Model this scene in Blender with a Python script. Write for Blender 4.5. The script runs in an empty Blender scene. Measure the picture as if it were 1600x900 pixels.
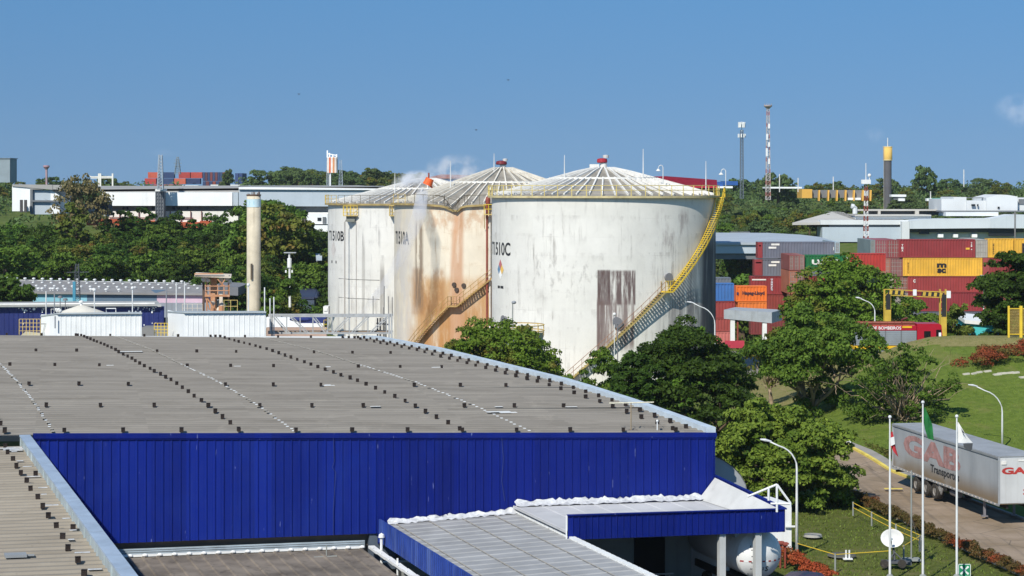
import bpy, math, random
import numpy as np
from mathutils import Vector, Matrix
rnd = random.Random(7)
C = bpy.context.scene.collection
F = 3200.0; HZ = 292.0; CZ = 20.0; K = F/7000.0
V = Vector
def P(px, py, q):            # a photo position at design depth q (q*K metres away)
    return V(((px-800)*q/7000, q*K, CZ-(py-HZ)*q/7000))
def S(q): return q/7000.0    # metres per photo pixel at design depth q
def lin(c): return c/12.92 if c <= .04045 else ((c+.055)/1.055)**2.4
def hexc(h):
    h = h.lstrip('#'); return tuple(lin(int(h[i:i+2], 16)/255) for i in (0, 2, 4))
def interp(t, tab):
    if t <= tab[0][0]: return tab[0][1]
    for (a, va), (b, vb) in zip(tab, tab[1:]):
        if t <= b:
            return va+(vb-va)*(t-a)/(b-a)
    return tab[-1][1]
def sst(a, b, x):
    t = min(1, max(0, (x-a)/(b-a))); return t*t*(3-2*t)

# ------------------------------------------------------------------ materials
class N:
    def __init__(s, name):
        s.m = bpy.data.materials.new(name); s.m.use_nodes = True
        s.t = s.m.node_tree; s.n = s.t.nodes; s.n.clear()
        s.out = s.n.new('ShaderNodeOutputMaterial')
    def new(s, typ, **kw):
        x = s.n.new(typ)
        for k, v in kw.items(): setattr(x, k, v)
        return x
    def set(s, sock, v):
        if v is None: return
        if isinstance(v, bpy.types.NodeSocket): s.t.links.new(v, sock)
        elif isinstance(v, (tuple, list)) and sock.type == 'RGBA' and len(v) == 3: sock.default_value = (*v, 1)
        else: sock.default_value = v
    def math(s, op, a, b=None, c=None, clamp=False):
        x = s.new('ShaderNodeMath', operation=op, use_clamp=clamp)
        for i, v in enumerate((a, b, c)): s.set(x.inputs[i], v)
        return x.outputs[0]
    def rng(s, v, a, b, c=0.0, d=1.0, smooth=True):
        x = s.new('ShaderNodeMapRange', interpolation_type='SMOOTHSTEP' if smooth else 'LINEAR')
        for i, q in enumerate((v, a, b, c, d)): s.set(x.inputs[i], q)
        return x.outputs[0]
    def mix(s, f, a, b, mode='MIX'):
        x = s.new('ShaderNodeMix', data_type='RGBA', blend_type=mode)
        s.set(x.inputs[0], f); s.set(x.inputs[6], a); s.set(x.inputs[7], b)
        return x.outputs[2]
    def coord(s, kind='Object'): return s.new('ShaderNodeTexCoord').outputs[kind]
    def map(s, v, scale=(1, 1, 1), loc=(0, 0, 0)):
        x = s.new('ShaderNodeMapping'); s.set(x.inputs[0], v)
        x.inputs['Scale'].default_value = scale; x.inputs['Location'].default_value = loc
        return x.outputs[0]
    def noise(s, v, scale, detail=4, rough=.55):
        x = s.new('ShaderNodeTexNoise'); s.set(x.inputs['Vector'], v)
        x.inputs['Scale'].default_value = scale; x.inputs['Detail'].default_value = detail
        x.inputs['Roughness'].default_value = rough
        return x.outputs['Fac']
    def bsdf(s, col, rough=.7, metal=0, normal=None, spec=.4):
        b = s.new('ShaderNodeBsdfPrincipled')
        s.set(b.inputs['Base Color'], col); s.set(b.inputs['Roughness'], rough)
        s.set(b.inputs['Metallic'], metal); b.inputs['Specular IOR Level'].default_value = spec
        if normal is not None: s.set(b.inputs['Normal'], normal)
        s.t.links.new(b.outputs[0], s.out.inputs[0]); return b
    def bump(s, h, strength=.3, dist=.05):
        x = s.new('ShaderNodeBump'); x.inputs['Strength'].default_value = strength
        x.inputs['Distance'].default_value = dist; s.set(x.inputs['Height'], h); return x.outputs[0]
MATS = {}
def M(name, col, rough=.7, metal=0, var=.12, scale=.7, streak=0, dcol='#6b6459', dirt=0, bump=0, bscale=8, spec=.35, seams=0):
    if name in MATS: return MATS[name]
    n = N(name); c = hexc(col) if isinstance(col, str) else col
    o = n.coord()
    f = n.noise(o, scale, 5)
    lo = tuple(x*(1-var) for x in c); hi = tuple(min(1, x*(1+var)) for x in c)
    k = n.mix(n.rng(f, .3, .7), lo, hi)
    if streak:
        g = n.noise(n.map(o, (1.6, 1.6, .07)), 1.3, 5, .65)
        k = n.mix(n.rng(g, .5, .78, 0, streak), k, hexc(dcol))
    if dirt:
        g = n.noise(n.map(o, (1, 1, 1), (7, 3, 1)), scale*2.3, 8, .7)
        k = n.mix(n.rng(g, .5, .75, 0, dirt), k, hexc(dcol))
    nm = None
    if bump: nm = n.bump(n.noise(o, bscale, 4), bump, .04)
    n.bsdf(k, rough, metal, nm, spec)
    MATS[name] = n.m; return n.m

# ------------------------------------------------------------------ mesh builder
ORG = {}
class MB:
    def __init__(s): s.v = []; s.f = []; s.mi = []; s.uv = {}; s.cur = 0
    def add(s, vs, fs):
        o = len(s.v); s.v += [V(p) for p in vs]
        for q in fs: s.f.append(tuple(i+o for i in q)); s.mi.append(s.cur)
        return s
    def poly(s, pts): return s.add(pts, [tuple(range(len(pts)))])
    def obox(s, o, ex, ey, ez):
        o, ex, ey, ez = V(o), V(ex), V(ey), V(ez)
        if ex.cross(ey).dot(ez) < 0: ex, ey = ey, ex
        p = [o, o+ex, o+ex+ey, o+ey]; p += [q+ez for q in p]
        return s.add(p, [(3, 2, 1, 0), (4, 5, 6, 7), (0, 1, 5, 4), (1, 2, 6, 5), (2, 3, 7, 6), (3, 0, 4, 7)])
    def box(s, c, sz, rz=0):
        ca, sa = math.cos(rz), math.sin(rz); c = V(c)
        ex = V((ca*sz[0], sa*sz[0], 0)); ey = V((-sa*sz[1], ca*sz[1], 0)); ez = V((0, 0, sz[2]))
        return s.obox(c-(ex+ey+ez)/2, ex, ey, ez)
    def bar(s, a, b, w, h=None):
        a, b = V(a), V(b); d = b-a; h = h or w
        if d.length < 1e-6: return s
        up = V((0, 0, 1)) if abs(d.normalized().z) < .95 else V((0, 1, 0))
        x = d.cross(up).normalized(); y = x.cross(d).normalized()
        return s.obox(a-x*w/2-y*h/2, x*w, d, y*h)
    def tube(s, pts, r, n=6, caps=True):
        pts = [V(p) for p in pts]; rs = r if isinstance(r, (list, tuple)) else [r]*len(pts)
        vs = []; fs = []
        for i, p in enumerate(pts):
            d = (pts[min(i+1, len(pts)-1)]-pts[max(i-1, 0)])
            d = d.normalized() if d.length > 1e-9 else V((0, 0, 1))
            up = V((0, 0, 1)) if abs(d.z) < .9 else V((0, 1, 0))
            x = d.cross(up).normalized(); y = d.cross(x).normalized()
            for k in range(n):
                a = 2*math.pi*k/n; vs.append(p+(x*math.cos(a)+y*math.sin(a))*rs[i])
        for i in range(len(pts)-1):
            for k in range(n):
                k2 = (k+1) % n; fs.append((i*n+k, i*n+k2, (i+1)*n+k2, (i+1)*n+k))
        if caps: fs.append(tuple(range(n-1, -1, -1))); fs.append(tuple((len(pts)-1)*n+k for k in range(n)))
        return s.add(vs, fs)
    def lathe(s, prof, c, n=32, a0=0, a1=2*math.pi):
        c = V(c); full = abs(a1-a0-2*math.pi) < 1e-6; m = n if full else n+1
        vs = []; fs = []
        for r, z in prof:
            for k in range(m):
                a = a0+(a1-a0)*k/n; vs.append(c+V((r*math.sin(a), -r*math.cos(a), z)))
        for i in range(len(prof)-1):
            for k in range(n):
                k2 = (k+1) % m; fs.append((i*m+k, i*m+k2, (i+1)*m+k2, (i+1)*m+k))
        return s.add(vs, fs)
    def prism(s, pts, vec):
        pts = [V(p) for p in pts]; vec = V(vec); n = len(pts)
        nr = V((0, 0, 0))
        for i in range(n): nr += pts[i].cross(pts[(i+1) % n])
        if nr.dot(vec) > 0: pts = pts[::-1]
        vs = pts+[p+vec for p in pts]
        fs = [tuple(range(n)), tuple(range(2*n-1, n-1, -1))]
        for i in range(n):
            j = (i+1) % n; fs.append((j, i, n+i, n+j))
        return s.add(vs, fs)
    def ball(s, c, r, n=10, m=6, sc=(1, 1, 1)):
        prof = [(math.sin(math.pi*i/m)*r, -math.cos(math.pi*i/m)*r) for i in range(m+1)]
        b = MB().lathe(prof, (0, 0, 0), n)
        return s.add([V(c)+V((p.x*sc[0], p.y*sc[1], p.z*sc[2])) for p in b.v], b.f)
    def sheet(s, rows):                # grid of points
        m = len(rows[0]); vs = [p for r in rows for p in r]
        return s.add(vs, [(i*m+k, i*m+k+1, (i+1)*m+k+1, (i+1)*m+k) for i in range(len(rows)-1) for k in range(m-1)])
    def text(s, txt, o, right, up, w, h, fn=None, bold=.02):
        g = textgeo(txt, bold); o = V(o); right = V(right).normalized(); up = V(up).normalized()
        if fn: vs = [fn(x*w, y*h) for x, y in g[0]]
        else: vs = [o+right*(x*w)+up*(y*h) for x, y in g[0]]
        return s.add(vs, g[1])
    def build(s, name, mat, parent=None, smooth=False, loc=None):
        me = bpy.data.meshes.new(name)
        if parent is not None: org = ORG[parent.name]
        elif loc is not None: org = V(loc)
        else:
            org = V((sum(p.x for p in s.v)/len(s.v), sum(p.y for p in s.v)/len(s.v), min(p.z for p in s.v)))
        me.from_pydata([tuple(p-org) for p in s.v], [], s.f)
        for m in (mat if isinstance(mat, (list, tuple)) else [mat]): me.materials.append(m)
        if any(s.mi): me.polygons.foreach_set('material_index', s.mi)
        if smooth: me.polygons.foreach_set('use_smooth', [True]*len(me.polygons))
        me.update()
        o = bpy.data.objects.new(name, me); C.objects.link(o)
        if parent is not None: o.parent = parent
        else: o.location = org
        ORG[o.name] = org
        return o
_tg = {}
def textgeo(txt, bold):
    if (txt, bold) in _tg: return _tg[(txt, bold)]
    cu = bpy.data.curves.new('t', 'FONT'); cu.body = txt; cu.offset = bold; cu.resolution_u = 3
    ob = bpy.data.objects.new('t', cu); C.objects.link(ob)
    dg = bpy.context.evaluated_depsgraph_get(); me = bpy.data.meshes.new_from_object(ob.evaluated_get(dg))
    vs = [(v.co.x, v.co.y) for v in me.vertices]; fs = [tuple(p.vertices) for p in me.polygons]
    bpy.data.objects.remove(ob); bpy.data.meshes.remove(me); bpy.data.curves.remove(cu)
    x0 = min(v[0] for v in vs); x1 = max(v[0] for v in vs); y0 = min(v[1] for v in vs); y1 = max(v[1] for v in vs)
    vs = [((x-x0)/(x1-x0), (y-y0)/(y1-y0)) for x, y in vs]
    _tg[(txt, bold)] = (vs, fs); return vs, fs
def tag(o, label=None, cat=None, group=None, kind=None):
    if label: o['label'] = label
    if cat: o['category'] = cat
    if group: o['group'] = group
    if kind: o['kind'] = kind
    return o
def thing(name, label, cat, loc, group=None):
    o = bpy.data.objects.new(name, None); C.objects.link(o); o.empty_display_size = .3
    o.location = loc; ORG[o.name] = V(loc); return tag(o, label, cat, group)
def dup(root, loc, rz=0, sc=None, label=None):
    r = root.copy(); C.objects.link(r); r.location = loc; r.rotation_euler = (0, 0, rz)
    if sc: r.scale = (sc, sc, sc) if not isinstance(sc, tuple) else sc
    if label: r['label'] = label
    for ch in list(root.children):
        c = ch.copy(); C.objects.link(c); c.parent = r
        for g in list(ch.children):
            d = g.copy(); C.objects.link(d); d.parent = c
    return r

# ------------------------------------------------------------------ camera, light, sky
cam = bpy.data.cameras.new('camera'); co = bpy.data.objects.new('camera', cam); C.objects.link(co)
co.location = (0, 0, CZ); co.rotation_euler = (math.pi/2, 0, 0)
cam.sensor_width = 36; cam.lens = 36*F/1600; cam.shift_y = -(450-HZ)/1600
cam.clip_start = 1; cam.clip_end = 20000
sc = bpy.context.scene; sc.camera = co
sc.view_settings.view_transform = 'Standard'; sc.view_settings.look = 'None'
sc.view_settings.exposure = .2; sc.view_settings.gamma = 1
SAZ, SEL = math.radians(26), math.radians(42)     # sun behind the camera, to its left
sd = V((-math.sin(SAZ)*math.cos(SEL), -math.cos(SAZ)*math.cos(SEL), math.sin(SEL)))
sun = bpy.data.lights.new('sun', 'SUN'); sun.energy = 4.3; sun.angle = math.radians(.5); sun.color = (1, .95, .86)
so = bpy.data.objects.new('sun', sun); C.objects.link(so); so.rotation_euler = sd.to_track_quat('Z', 'Y').to_euler()
so.location = (-60, -60, 120)
w = bpy.data.worlds.new('World'); sc.world = w; w.use_nodes = True
nt = w.node_tree; bg = nt.nodes['Background']
sky = nt.nodes.new('ShaderNodeTexSky'); sky.sky_type = 'NISHITA'; sky.sun_disc = False
sky.sun_elevation = SEL; sky.sun_rotation = math.atan2(sd.x, sd.y)
sky.air_density = 1.0; sky.dust_density = .0; sky.ozone_density = 2.2
tc = nt.nodes.new('ShaderNodeTexCoord'); sx = nt.nodes.new('ShaderNodeSeparateXYZ'); cx = nt.nodes.new('ShaderNodeCombineXYZ')
mp = nt.nodes.new('ShaderNodeMapRange'); mp.clamp = True   # lift the low sky: the photo's air is clear down to the hills
for i, v in ((1, 0.0), (2, .10), (3, .24), (4, .34)): mp.inputs[i].default_value = v
mx = nt.nodes.new('ShaderNodeMath'); mx.operation = 'MAXIMUM'
L = nt.links.new
L(tc.outputs['Generated'], sx.inputs[0]); L(sx.outputs['Z'], mp.inputs[0]); L(mp.outputs[0], mx.inputs[0]); L(sx.outputs['Z'], mx.inputs[1])
L(sx.outputs['X'], cx.inputs[0]); L(sx.outputs['Y'], cx.inputs[1]); L(mx.outputs[0], cx.inputs[2])
nv = nt.nodes.new('ShaderNodeVectorMath'); nv.operation = 'NORMALIZE'
L(cx.outputs[0], nv.inputs[0]); L(nv.outputs[0], sky.inputs[0])
hs = nt.nodes.new('ShaderNodeHueSaturation'); hs.inputs['Saturation'].default_value = 1.18; L(sky.outputs[0], hs.inputs['Color'])
tr = nt.nodes.new('ShaderNodeMapRange'); tr.inputs[1].default_value = 0; tr.inputs[2].default_value = .095; L(sx.outputs['Z'], tr.inputs[0])
tint = nt.nodes.new('ShaderNodeMix'); tint.data_type = 'RGBA'; L(tr.outputs[0], tint.inputs[0])
tint.inputs[6].default_value = (1.02, .92, .86, 1); tint.inputs[7].default_value = (.95, 1.10, 1.10, 1)
ml = nt.nodes.new('ShaderNodeMix'); ml.data_type = 'RGBA'; ml.blend_type = 'MULTIPLY'; ml.inputs[0].default_value = 1
L(hs.outputs[0], ml.inputs[6]); L(tint.outputs[2], ml.inputs[7]); L(ml.outputs[2], bg.inputs[0])
bg.inputs[1].default_value = .097

# ------------------------------------------------------------------ terrain
LP = [(0, 0), (545, 0), (600, 1.5), (820, 9), (1000, 12), (1500, 17.5), (2500, 20), (20000, 19)]
RP = [(0, 0), (560, -.3), (640, -5), (740, -5), (800, -1), (1000, 8.5), (1500, 13.5), (2500, 18.5), (20000, 19)]
MP = [(0, 0), (318, 0), (345, 1.5), (402, 6.6), (412, 6.5), (430, 4.6), (480, 4.2), (560, 1.2), (600, 0)]
def H(x, y):
    q = y/K; c = x*7000/max(q, 1)+800
    t = sst(430, 1150, c)
    z = interp(q, LP)*(1-t)+interp(q, RP)*t
    return z+interp(q, MP)*sst(1150, 1480, c)
def G(px, q): 
    p = P(px, 0, q); return V((p.x, p.y, H(p.x, p.y)))
def ground_mat():
    n = N('ground_soil'); o = n.coord()
    a = n.noise(o, .05, 6, .6); b = n.noise(o, .9, 6, .7)
    k = n.mix(n.rng(a, .35, .65), hexc('#5d6b2e'), hexc('#4c5f24'))
    k = n.mix(n.rng(b, .45, .75, 0, .8), k, hexc('#7d7350'))
    n.bsdf(k, .95, 0, n.bump(b, .5, .1), .1); return n.m
qs = list(range(60, 560, 6))+list(range(560, 1100, 18))+[1150, 1250, 1400, 1600, 1900, 2500, 3500]
qs = sorted(set(qs+[a for tab in (LP, RP, MP) for a, b in tab if 60 < a < 3500]))
cs = [-9000, -4000, -1800]+list(range(-900, 2500, 25))+[3500, 5500, 10000]
g = MB(); rows = []
for q in qs: rows.append([V(((c-800)*q/7000, q*K, H((c-800)*q/7000, q*K))) for c in cs])
rows.insert(0, [V((p.x*3-0, -120, 0)) for p in rows[0]])
g.sheet(rows)
tag(g.build('ground', ground_mat(), smooth=True, loc=(0, 0, 0)), kind='structure')
# ------------------------------------------------------------------ foliage
def leafmat(name, c1, c2, c3=None, trans=.14):
    if name in MATS: return MATS[name]
    n = N(name); geo = n.new('ShaderNodeNewGeometry')
    r = geo.outputs['Random Per Island']
    k = n.mix(r, hexc(c1), hexc(c2))
    if c3:
        f = n.noise(n.coord(), .35, 3); k = n.mix(n.rng(f, .5, .7, 0, .85), k, hexc(c3))
    oi = n.new('ShaderNodeObjectInfo')
    v = n.new('ShaderNodeHueSaturation'); n.set(v.inputs['Color'], k)
    n.set(v.inputs['Value'], n.rng(oi.outputs['Random'], 0, 1, .8, 1.2, False))
    n.set(v.inputs['Hue'], n.rng(n.math('FRACT', n.math('MULTIPLY', oi.outputs['Random'], 7.3)), 0, 1, .485, .512, False))
    k = v.outputs[0]
    d = n.new('ShaderNodeBsdfPrincipled'); n.set(d.inputs['Base Color'], k); d.inputs['Roughness'].default_value = .55
    d.inputs['Specular IOR Level'].default_value = .1
    t = n.new('ShaderNodeBsdfTranslucent'); n.set(t.inputs[0], n.mix(.5, k, hexc('#7f9c20')))
    m = n.new('ShaderNodeMixShader'); m.inputs[0].default_value = trans
    n.t.links.new(d.outputs[0], m.inputs[1]); n.t.links.new(t.outputs[0], m.inputs[2]); n.t.links.new(m.outputs[0], n.out.inputs[0])
    MATS[name] = n.m; return n.m
def unit(rng, n):
    a = rng.normal(size=(n, 3)); return a/np.linalg.norm(a, axis=1, keepdims=True)
def leaves(rng, blobs, n, size, sub=9, subr=.36, droop=0., flat=.55):
    """leaf quads on the surfaces of small clumps that ride on the blobs: (verts Nx4x3)"""
    cl = []
    for b in blobs:
        c = np.array(b[:3]); r = np.array(b[3:6])
        m = max(3, int(sub*(b[6] if len(b) > 6 else 1)))
        for d in unit(rng, m):
            if d[2] < -.55: d[2] *= -.5
            q = rng.uniform(.62, 1.0)
            cl.append((c+d*r*q, r.mean()*subr*rng.uniform(.65, 1.3), d))
    P_ = np.array([x[0] for x in cl]); R_ = np.array([x[1] for x in cl])
    w = R_**2; w /= w.sum()
    idx = rng.choice(len(cl), n, p=w)
    d = unit(rng, n); d[:, 2] = np.where(d[:, 2] < -.3, -d[:, 2]*.6, d[:, 2])
    rad = R_[idx]*rng.uniform(.55, 1.08, n)**.6
    pos = P_[idx]+d*rad[:, None]*np.array([1.12, 1.12, flat+.25])
    nrm = d*.9+unit(rng, n)*.75; nrm[:, 2] += .25
    nrm /= np.linalg.norm(nrm, axis=1, keepdims=True)
    t = np.cross(nrm, unit(rng, n)); t /= np.linalg.norm(t, axis=1, keepdims=True)
    b = np.cross(nrm, t); s = size*rng.uniform(.6, 1.35, n)[:, None]
    t[:, 2] -= droop
    q = np.stack([pos-t*s*.6, pos+b*s*.34, pos+t*s*.6, pos-b*s*.34], axis=1)
    return q
def quadmesh(name, q, mat):
    n = len(q); me = bpy.data.meshes.new(name)
    me.vertices.add(n*4); me.vertices.foreach_set('co', q.reshape(-1).astype(np.float32))
    me.loops.add(n*4); me.loops.foreach_set('vertex_index', np.arange(n*4, dtype=np.int32))
    me.polygons.add(n); me.polygons.foreach_set('loop_start', np.arange(0, n*4, 4, dtype=np.int32))
    me.polygons.foreach_set('loop_total', np.full(n, 4, dtype=np.int32))
    me.materials.append(mat); me.update(calc_edges=True); return me
def limb(mb, rng, a, b, r0, r1, wob=.12, n=6):
    a, b = V(a), V(b); L_ = (b-a).length; pts = []; rs = []
    for i in range(n+1):
        t = i/n; p = a.lerp(b, t)
        if 0 < i < n: p = p+V(rng.normal(size=3))*L_*wob*.35
        p.z += math.sin(t*math.pi)*L_*.05
        pts.append(p); rs.append(r0+(r1-r0)*t)
    mb.tube(pts, rs, 6); return pts
LEAF = {
 'dark': ('leaf_dark_green', '#2b4117', '#486322', '#233612'),
 'mid': ('leaf_mid_green', '#40591f', '#617a2c', '#354e1b'),
 'light': ('leaf_light_green', '#566d26', '#84983b', '#48621f'),
 'olive': ('leaf_olive', '#47541f', '#6b7430', '#7a5c2c'),
 'mango': ('leaf_mango', '#415819', '#637a28', '#6a5c2c'),
 'brown': ('leaf_dry', '#5d5a3a', '#7a6f4c', '#4a5128'),
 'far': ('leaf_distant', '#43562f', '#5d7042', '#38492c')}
def lm(k): return leafmat(*LEAF[k])
bark = M('bark', '#5b4c3c', .9, 0, .3, 2)
barkp = M('bark_pale', '#94826b', .9, 0, .3, 2)
def crownblobs(rng, w, d, h, n, z0, spread=.62, top=1.):
    """clump centres filling a dome-like crown from z0 to z0+h"""
    out = []; tries = 0
    while len(out) < n and tries < 4000:
        tries += 1
        x, y, z = rng.uniform(-1, 1, 3)
        lim = 1.0 if z > 0 else 1.06
        if x*x+y*y+(z*z if z > -.3 else (z*.85)**2) > lim: continue
        if x*x+y*y+z*z < .12: continue
        if any((x-a)**2+(y-b)**2+(z-c)**2 < 1.9/n for a, b, c in [o[7] for o in out]) and tries < 2500: continue
        rr = rng.uniform(.8, 1.15)*(8/n)**.33
        out.append((x*w*.37, y*d*.37, z0+h*(.5+z*.36), w*.24*rr, d*.24*rr, h*.21*rr, 1, (x, y, z)))
    return [o[:6] for o in out]
def domeblobs(rng, w, d, h, n, z0, low=.35, br=.115, amp=1.):
    """clump centres over the skin of a lumpy dome, a few inside"""
    out = []; bumps = [(unit(rng, 1)[0], rng.uniform(-.2, .14)) for _ in range(9)]
    for i in range(n):
        z = rng.uniform(-low, 1); a = rng.uniform(0, 6.283); k = math.sqrt(max(0, 1-z*z)) if z > 0 else 1-.25*abs(z)
        dv = np.array((math.cos(a)*k, math.sin(a)*k, z)); r = 1+amp*sum(am*math.exp(-((1-dv@b)/.18)) for b, am in bumps)
        r *= rng.uniform(.80, 1.02) if rng.random() < .85 else rng.uniform(.4, .8); rr = rng.uniform(.7, 1.3)
        out.append((dv[0]*r*w*.42, dv[1]*r*d*.42, z0+h*(low+dv[2]*r)/(1+low)*.9, w*br*rr, d*br*rr, w*br*.8*rr))
    return out
def tree(label, px, py0, q, wpx, py1, kind='dark', n=14000, leaf=.3, seed=1, nb=12, z0f=.22, trunk=True, forks=6, barkm=None, fork_h=.25, cat='tree', group=None, name='tree', twigs=0, spread=.62, sub=9, base=None, depth=1., subr=.36, dome=0, low=.35, br=.115, amp=1.):
    """crown spans wpx photo pixels about px; py0 crown top; py1 base row (or base=ground)"""
    rng = np.random.default_rng(seed); s = S(q)
    b = P(px, py1, q) if base is None else base
    top = CZ-(py0-HZ)*s; Ht = top-b.z; w = wpx*s
    root = thing(name, label, cat, b, group)
    bl = domeblobs(rng, w, w*depth, Ht*(1-z0f), dome, Ht*z0f, low, br, amp) if dome else crownblobs(rng, w, w*depth, Ht*(1-z0f), nb, Ht*z0f, spread)
    if dome: sub, subr = 3, .62
    zmax = max(x[2]+x[5]*1.1 for x in bl); k = (Ht)/zmax
    bl = [(x, y, z*k, a, c, e) for x, y, z, a, c, e in bl]
    xm = max(abs(x)+a*1.1 for x, y, z, a, c, e in bl); kx = w/2/xm
    bl = [(x*kx, y*kx, z, a*kx, c*kx, e) for x, y, z, a, c, e in bl]
    lq = leaves(rng, bl, n, leaf, sub, subr)
    lo, hi = np.percentile(lq[:, 0], 1, axis=0), np.percentile(lq[:, 0], 99, axis=0)
    ctr = (lo+hi)/2; kxy = w/(hi[0]-lo[0]); zl = Ht*z0f*.7
    lq[:, :, 0] = (lq[:, :, 0]-ctr[0])*kxy; lq[:, :, 1] = (lq[:, :, 1]-ctr[1])*kxy; lq[:, :, 2] = zl+(lq[:, :, 2]-lo[2])*(Ht-zl)/(hi[2]-lo[2])
    bl = [((x-ctr[0])*kxy, (y-ctr[1])*kxy, zl+(z-lo[2])*(Ht-zl)/(hi[2]-lo[2]), a*kxy, c*kxy, e) for x, y, z, a, c, e in bl]
    cm = quadmesh('crown', lq, lm(kind))
    c = bpy.data.objects.new('crown', cm); C.objects.link(c); c.parent = root; ORG[c.name] = ORG[root.name]
    if trunk:
        mb = MB(); r = max(.12, w*.032); fz = Ht*fork_h
        fk = V((rng.normal()*.2, 0, fz))
        mb.tube([b-V((0, 0, .3)), b+V((0, 0, .1)), b+fk*.5, b+fk], [r*1.5, r*1.25, r, r*.85], 8)
        for i, x in enumerate(sorted(bl, key=lambda t: -(abs(t[0])+abs(t[1])))[:forks]):
            pts = limb(mb, rng, b+fk*rng.uniform(.75, 1), b+V(x[:3]), r*.55, r*.12)
            for _ in range(2):
                e = pts[3]+V(rng.normal(size=3))*w*.1; e.z += abs(rng.normal())*w*.06; limb(mb, rng, pts[3], e, r*.22, r*.06)
        for i in range(twigs):
            x = bl[rng.integers(len(bl))]; e = V(x[:3])+V(rng.normal(size=3)*np.array(x[3:6])*.9); e.z = abs(e.z)+.2*x[5]
            limb(mb, rng, b+fk+V(rng.normal(size=3))*w*.05, b+e, r*.2, r*.04, .1)
        mb.build('trunk', barkm or bark, root, True)
    return root
# small meshes for the wooded slopes; each tree there is its own object sharing one of these
def wood_mesh(kind, seed, w, h, n, leaf, nb=9, z0f=.04):
    rng = np.random.default_rng(seed)
    bl = crownblobs(rng, w, w, h*(1-z0f), nb, h*z0f)
    q = leaves(rng, bl, n, leaf, 8)
    me = quadmesh('wood_tree', q, lm(kind))
    # trunk joined in
    t = MB(); t.tube([V((0, 0, -1)), V((0, 0, h*.55))], [w*.05, w*.03], 5)
    bm_v = [tuple(v) for v in t.v]
    vs = [tuple(x) for x in q.reshape(-1, 3)]+bm_v; o = len(q)*4
    fs = [(i*4, i*4+1, i*4+2, i*4+3) for i in range(len(q))]+[tuple(i+o for i in f) for f in t.f]
    me2 = bpy.data.meshes.new('wood_tree'); me2.from_pydata(vs, [], fs); me2.materials.append(lm(kind)); me2.materials.append(bark)
    mi = [0]*len(q)+[1]*len(t.f); me2.polygons.foreach_set('material_index', mi); me2.update()
    bpy.data.meshes.remove(me); return me2
WM = {k: [wood_mesh(k, 30+i*7+len(k), 9, 8.5, 4200, .42, 12+2*i) for i in range(3)] for k in ('dark', 'mid', 'olive')}
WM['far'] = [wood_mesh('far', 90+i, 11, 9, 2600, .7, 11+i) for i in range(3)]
WLAB = {'dark': 'dark green tree', 'mid': 'mid green tree', 'olive': 'olive brown-green tree', 'far': 'hazy green tree'}
def wood(px, q, kind, h, where, group, r=rnd, wide=1., zoff=0., name='tree'):
    me = r.choice(WM[kind]); o = bpy.data.objects.new(name, me); C.objects.link(o)
    b = G(px, q); b.z += zoff; o.location = b
    k = h/8.5*r.uniform(.9, 1.1); o.scale = (k*wide*r.uniform(.9, 1.15), k*wide*r.uniform(.9, 1.15), k); o.rotation_euler = (0, 0, r.uniform(0, 6.28))
    return tag(o, WLAB[kind]+' '+where, 'tree', group)
# wooded slope at the left
def scatter(x0, x1, q0, q1, n, kinds, h, where, group, gap=36, skip=None, seed=3, wide=1.):
    r = random.Random(seed); pts = []; tries = 0
    while len(pts) < n and tries < 6000:
        tries += 1; px = r.uniform(x0, x1); q = r.uniform(q0, q1)
        if skip and skip(px, q): continue
        X, Y = (px-800)*S(q), q*K
        if any((X-a)**2+(Y-b)**2 < gap for a, b in pts): continue
        pts.append((X, Y)); wood(px, q, r.choice(kinds), r.uniform(*h), where, group, r, wide)
scatter(-60, 560, 588, 768, 112, ['dark', 'dark', 'mid', 'mid', 'olive'], (5.4, 7.4), 'massed on the wooded slope left of the tanks', 'trees massed on the slope left of the tanks', 30, skip=lambda px, q: (q < 650 and px < 330) or (q < 625 and px < 420) or (455 < px < 505 and q < 640), seed=5)
# trees in front of the tall long warehouse, right of the column
for px, q, k, h in ((395, 700, 'mid', 12), (440, 690, 'olive', 13.5), (425, 730, 'mid', 14), (470, 690, 'dark', 10.5), (455, 720, 'mid', 11.5), (365, 750, 'dark', 11), (350, 770, 'mid', 8)):
    wood(px, q, k, h, 'standing taller beside the concrete column', 'tall trees beside the column')
for px, q, k, h in ((30, 770, 'mid', 7), (60, 772, 'dark', 6.5), (90, 768, 'mid', 6.8), (-8, 690, 'mid', 10), (12, 715, 'dark', 9.5), (8, 640, 'mid', 10), (-14, 660, 'dark', 11)):
    wood(px, q, k, h, 'at the left edge below the white gabled building', 'tall trees at the left edge')
for px, h in ((205, 8.5), (232, 9.2), (262, 8.8), (322, 8.3)):
    wood(px, 782, 'dark', h, 'close below the orange base of the long white warehouse', 'trees below the orange base')
# hills
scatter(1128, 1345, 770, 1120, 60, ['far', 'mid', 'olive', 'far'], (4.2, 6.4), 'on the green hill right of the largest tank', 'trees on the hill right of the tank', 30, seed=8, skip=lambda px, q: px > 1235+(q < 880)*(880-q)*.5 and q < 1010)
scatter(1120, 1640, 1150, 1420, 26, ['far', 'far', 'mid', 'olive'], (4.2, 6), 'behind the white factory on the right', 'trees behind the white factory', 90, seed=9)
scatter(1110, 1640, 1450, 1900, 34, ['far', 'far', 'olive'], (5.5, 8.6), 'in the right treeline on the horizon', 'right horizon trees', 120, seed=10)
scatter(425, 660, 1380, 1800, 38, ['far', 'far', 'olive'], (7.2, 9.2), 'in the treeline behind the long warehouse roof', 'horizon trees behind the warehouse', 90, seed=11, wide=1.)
scatter(-20, 200, 1120, 1500, 26, ['far', 'olive', 'mid', 'far'], (4, 6), 'in the treeline at the far left', 'left horizon trees', 80, seed=12)
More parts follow.
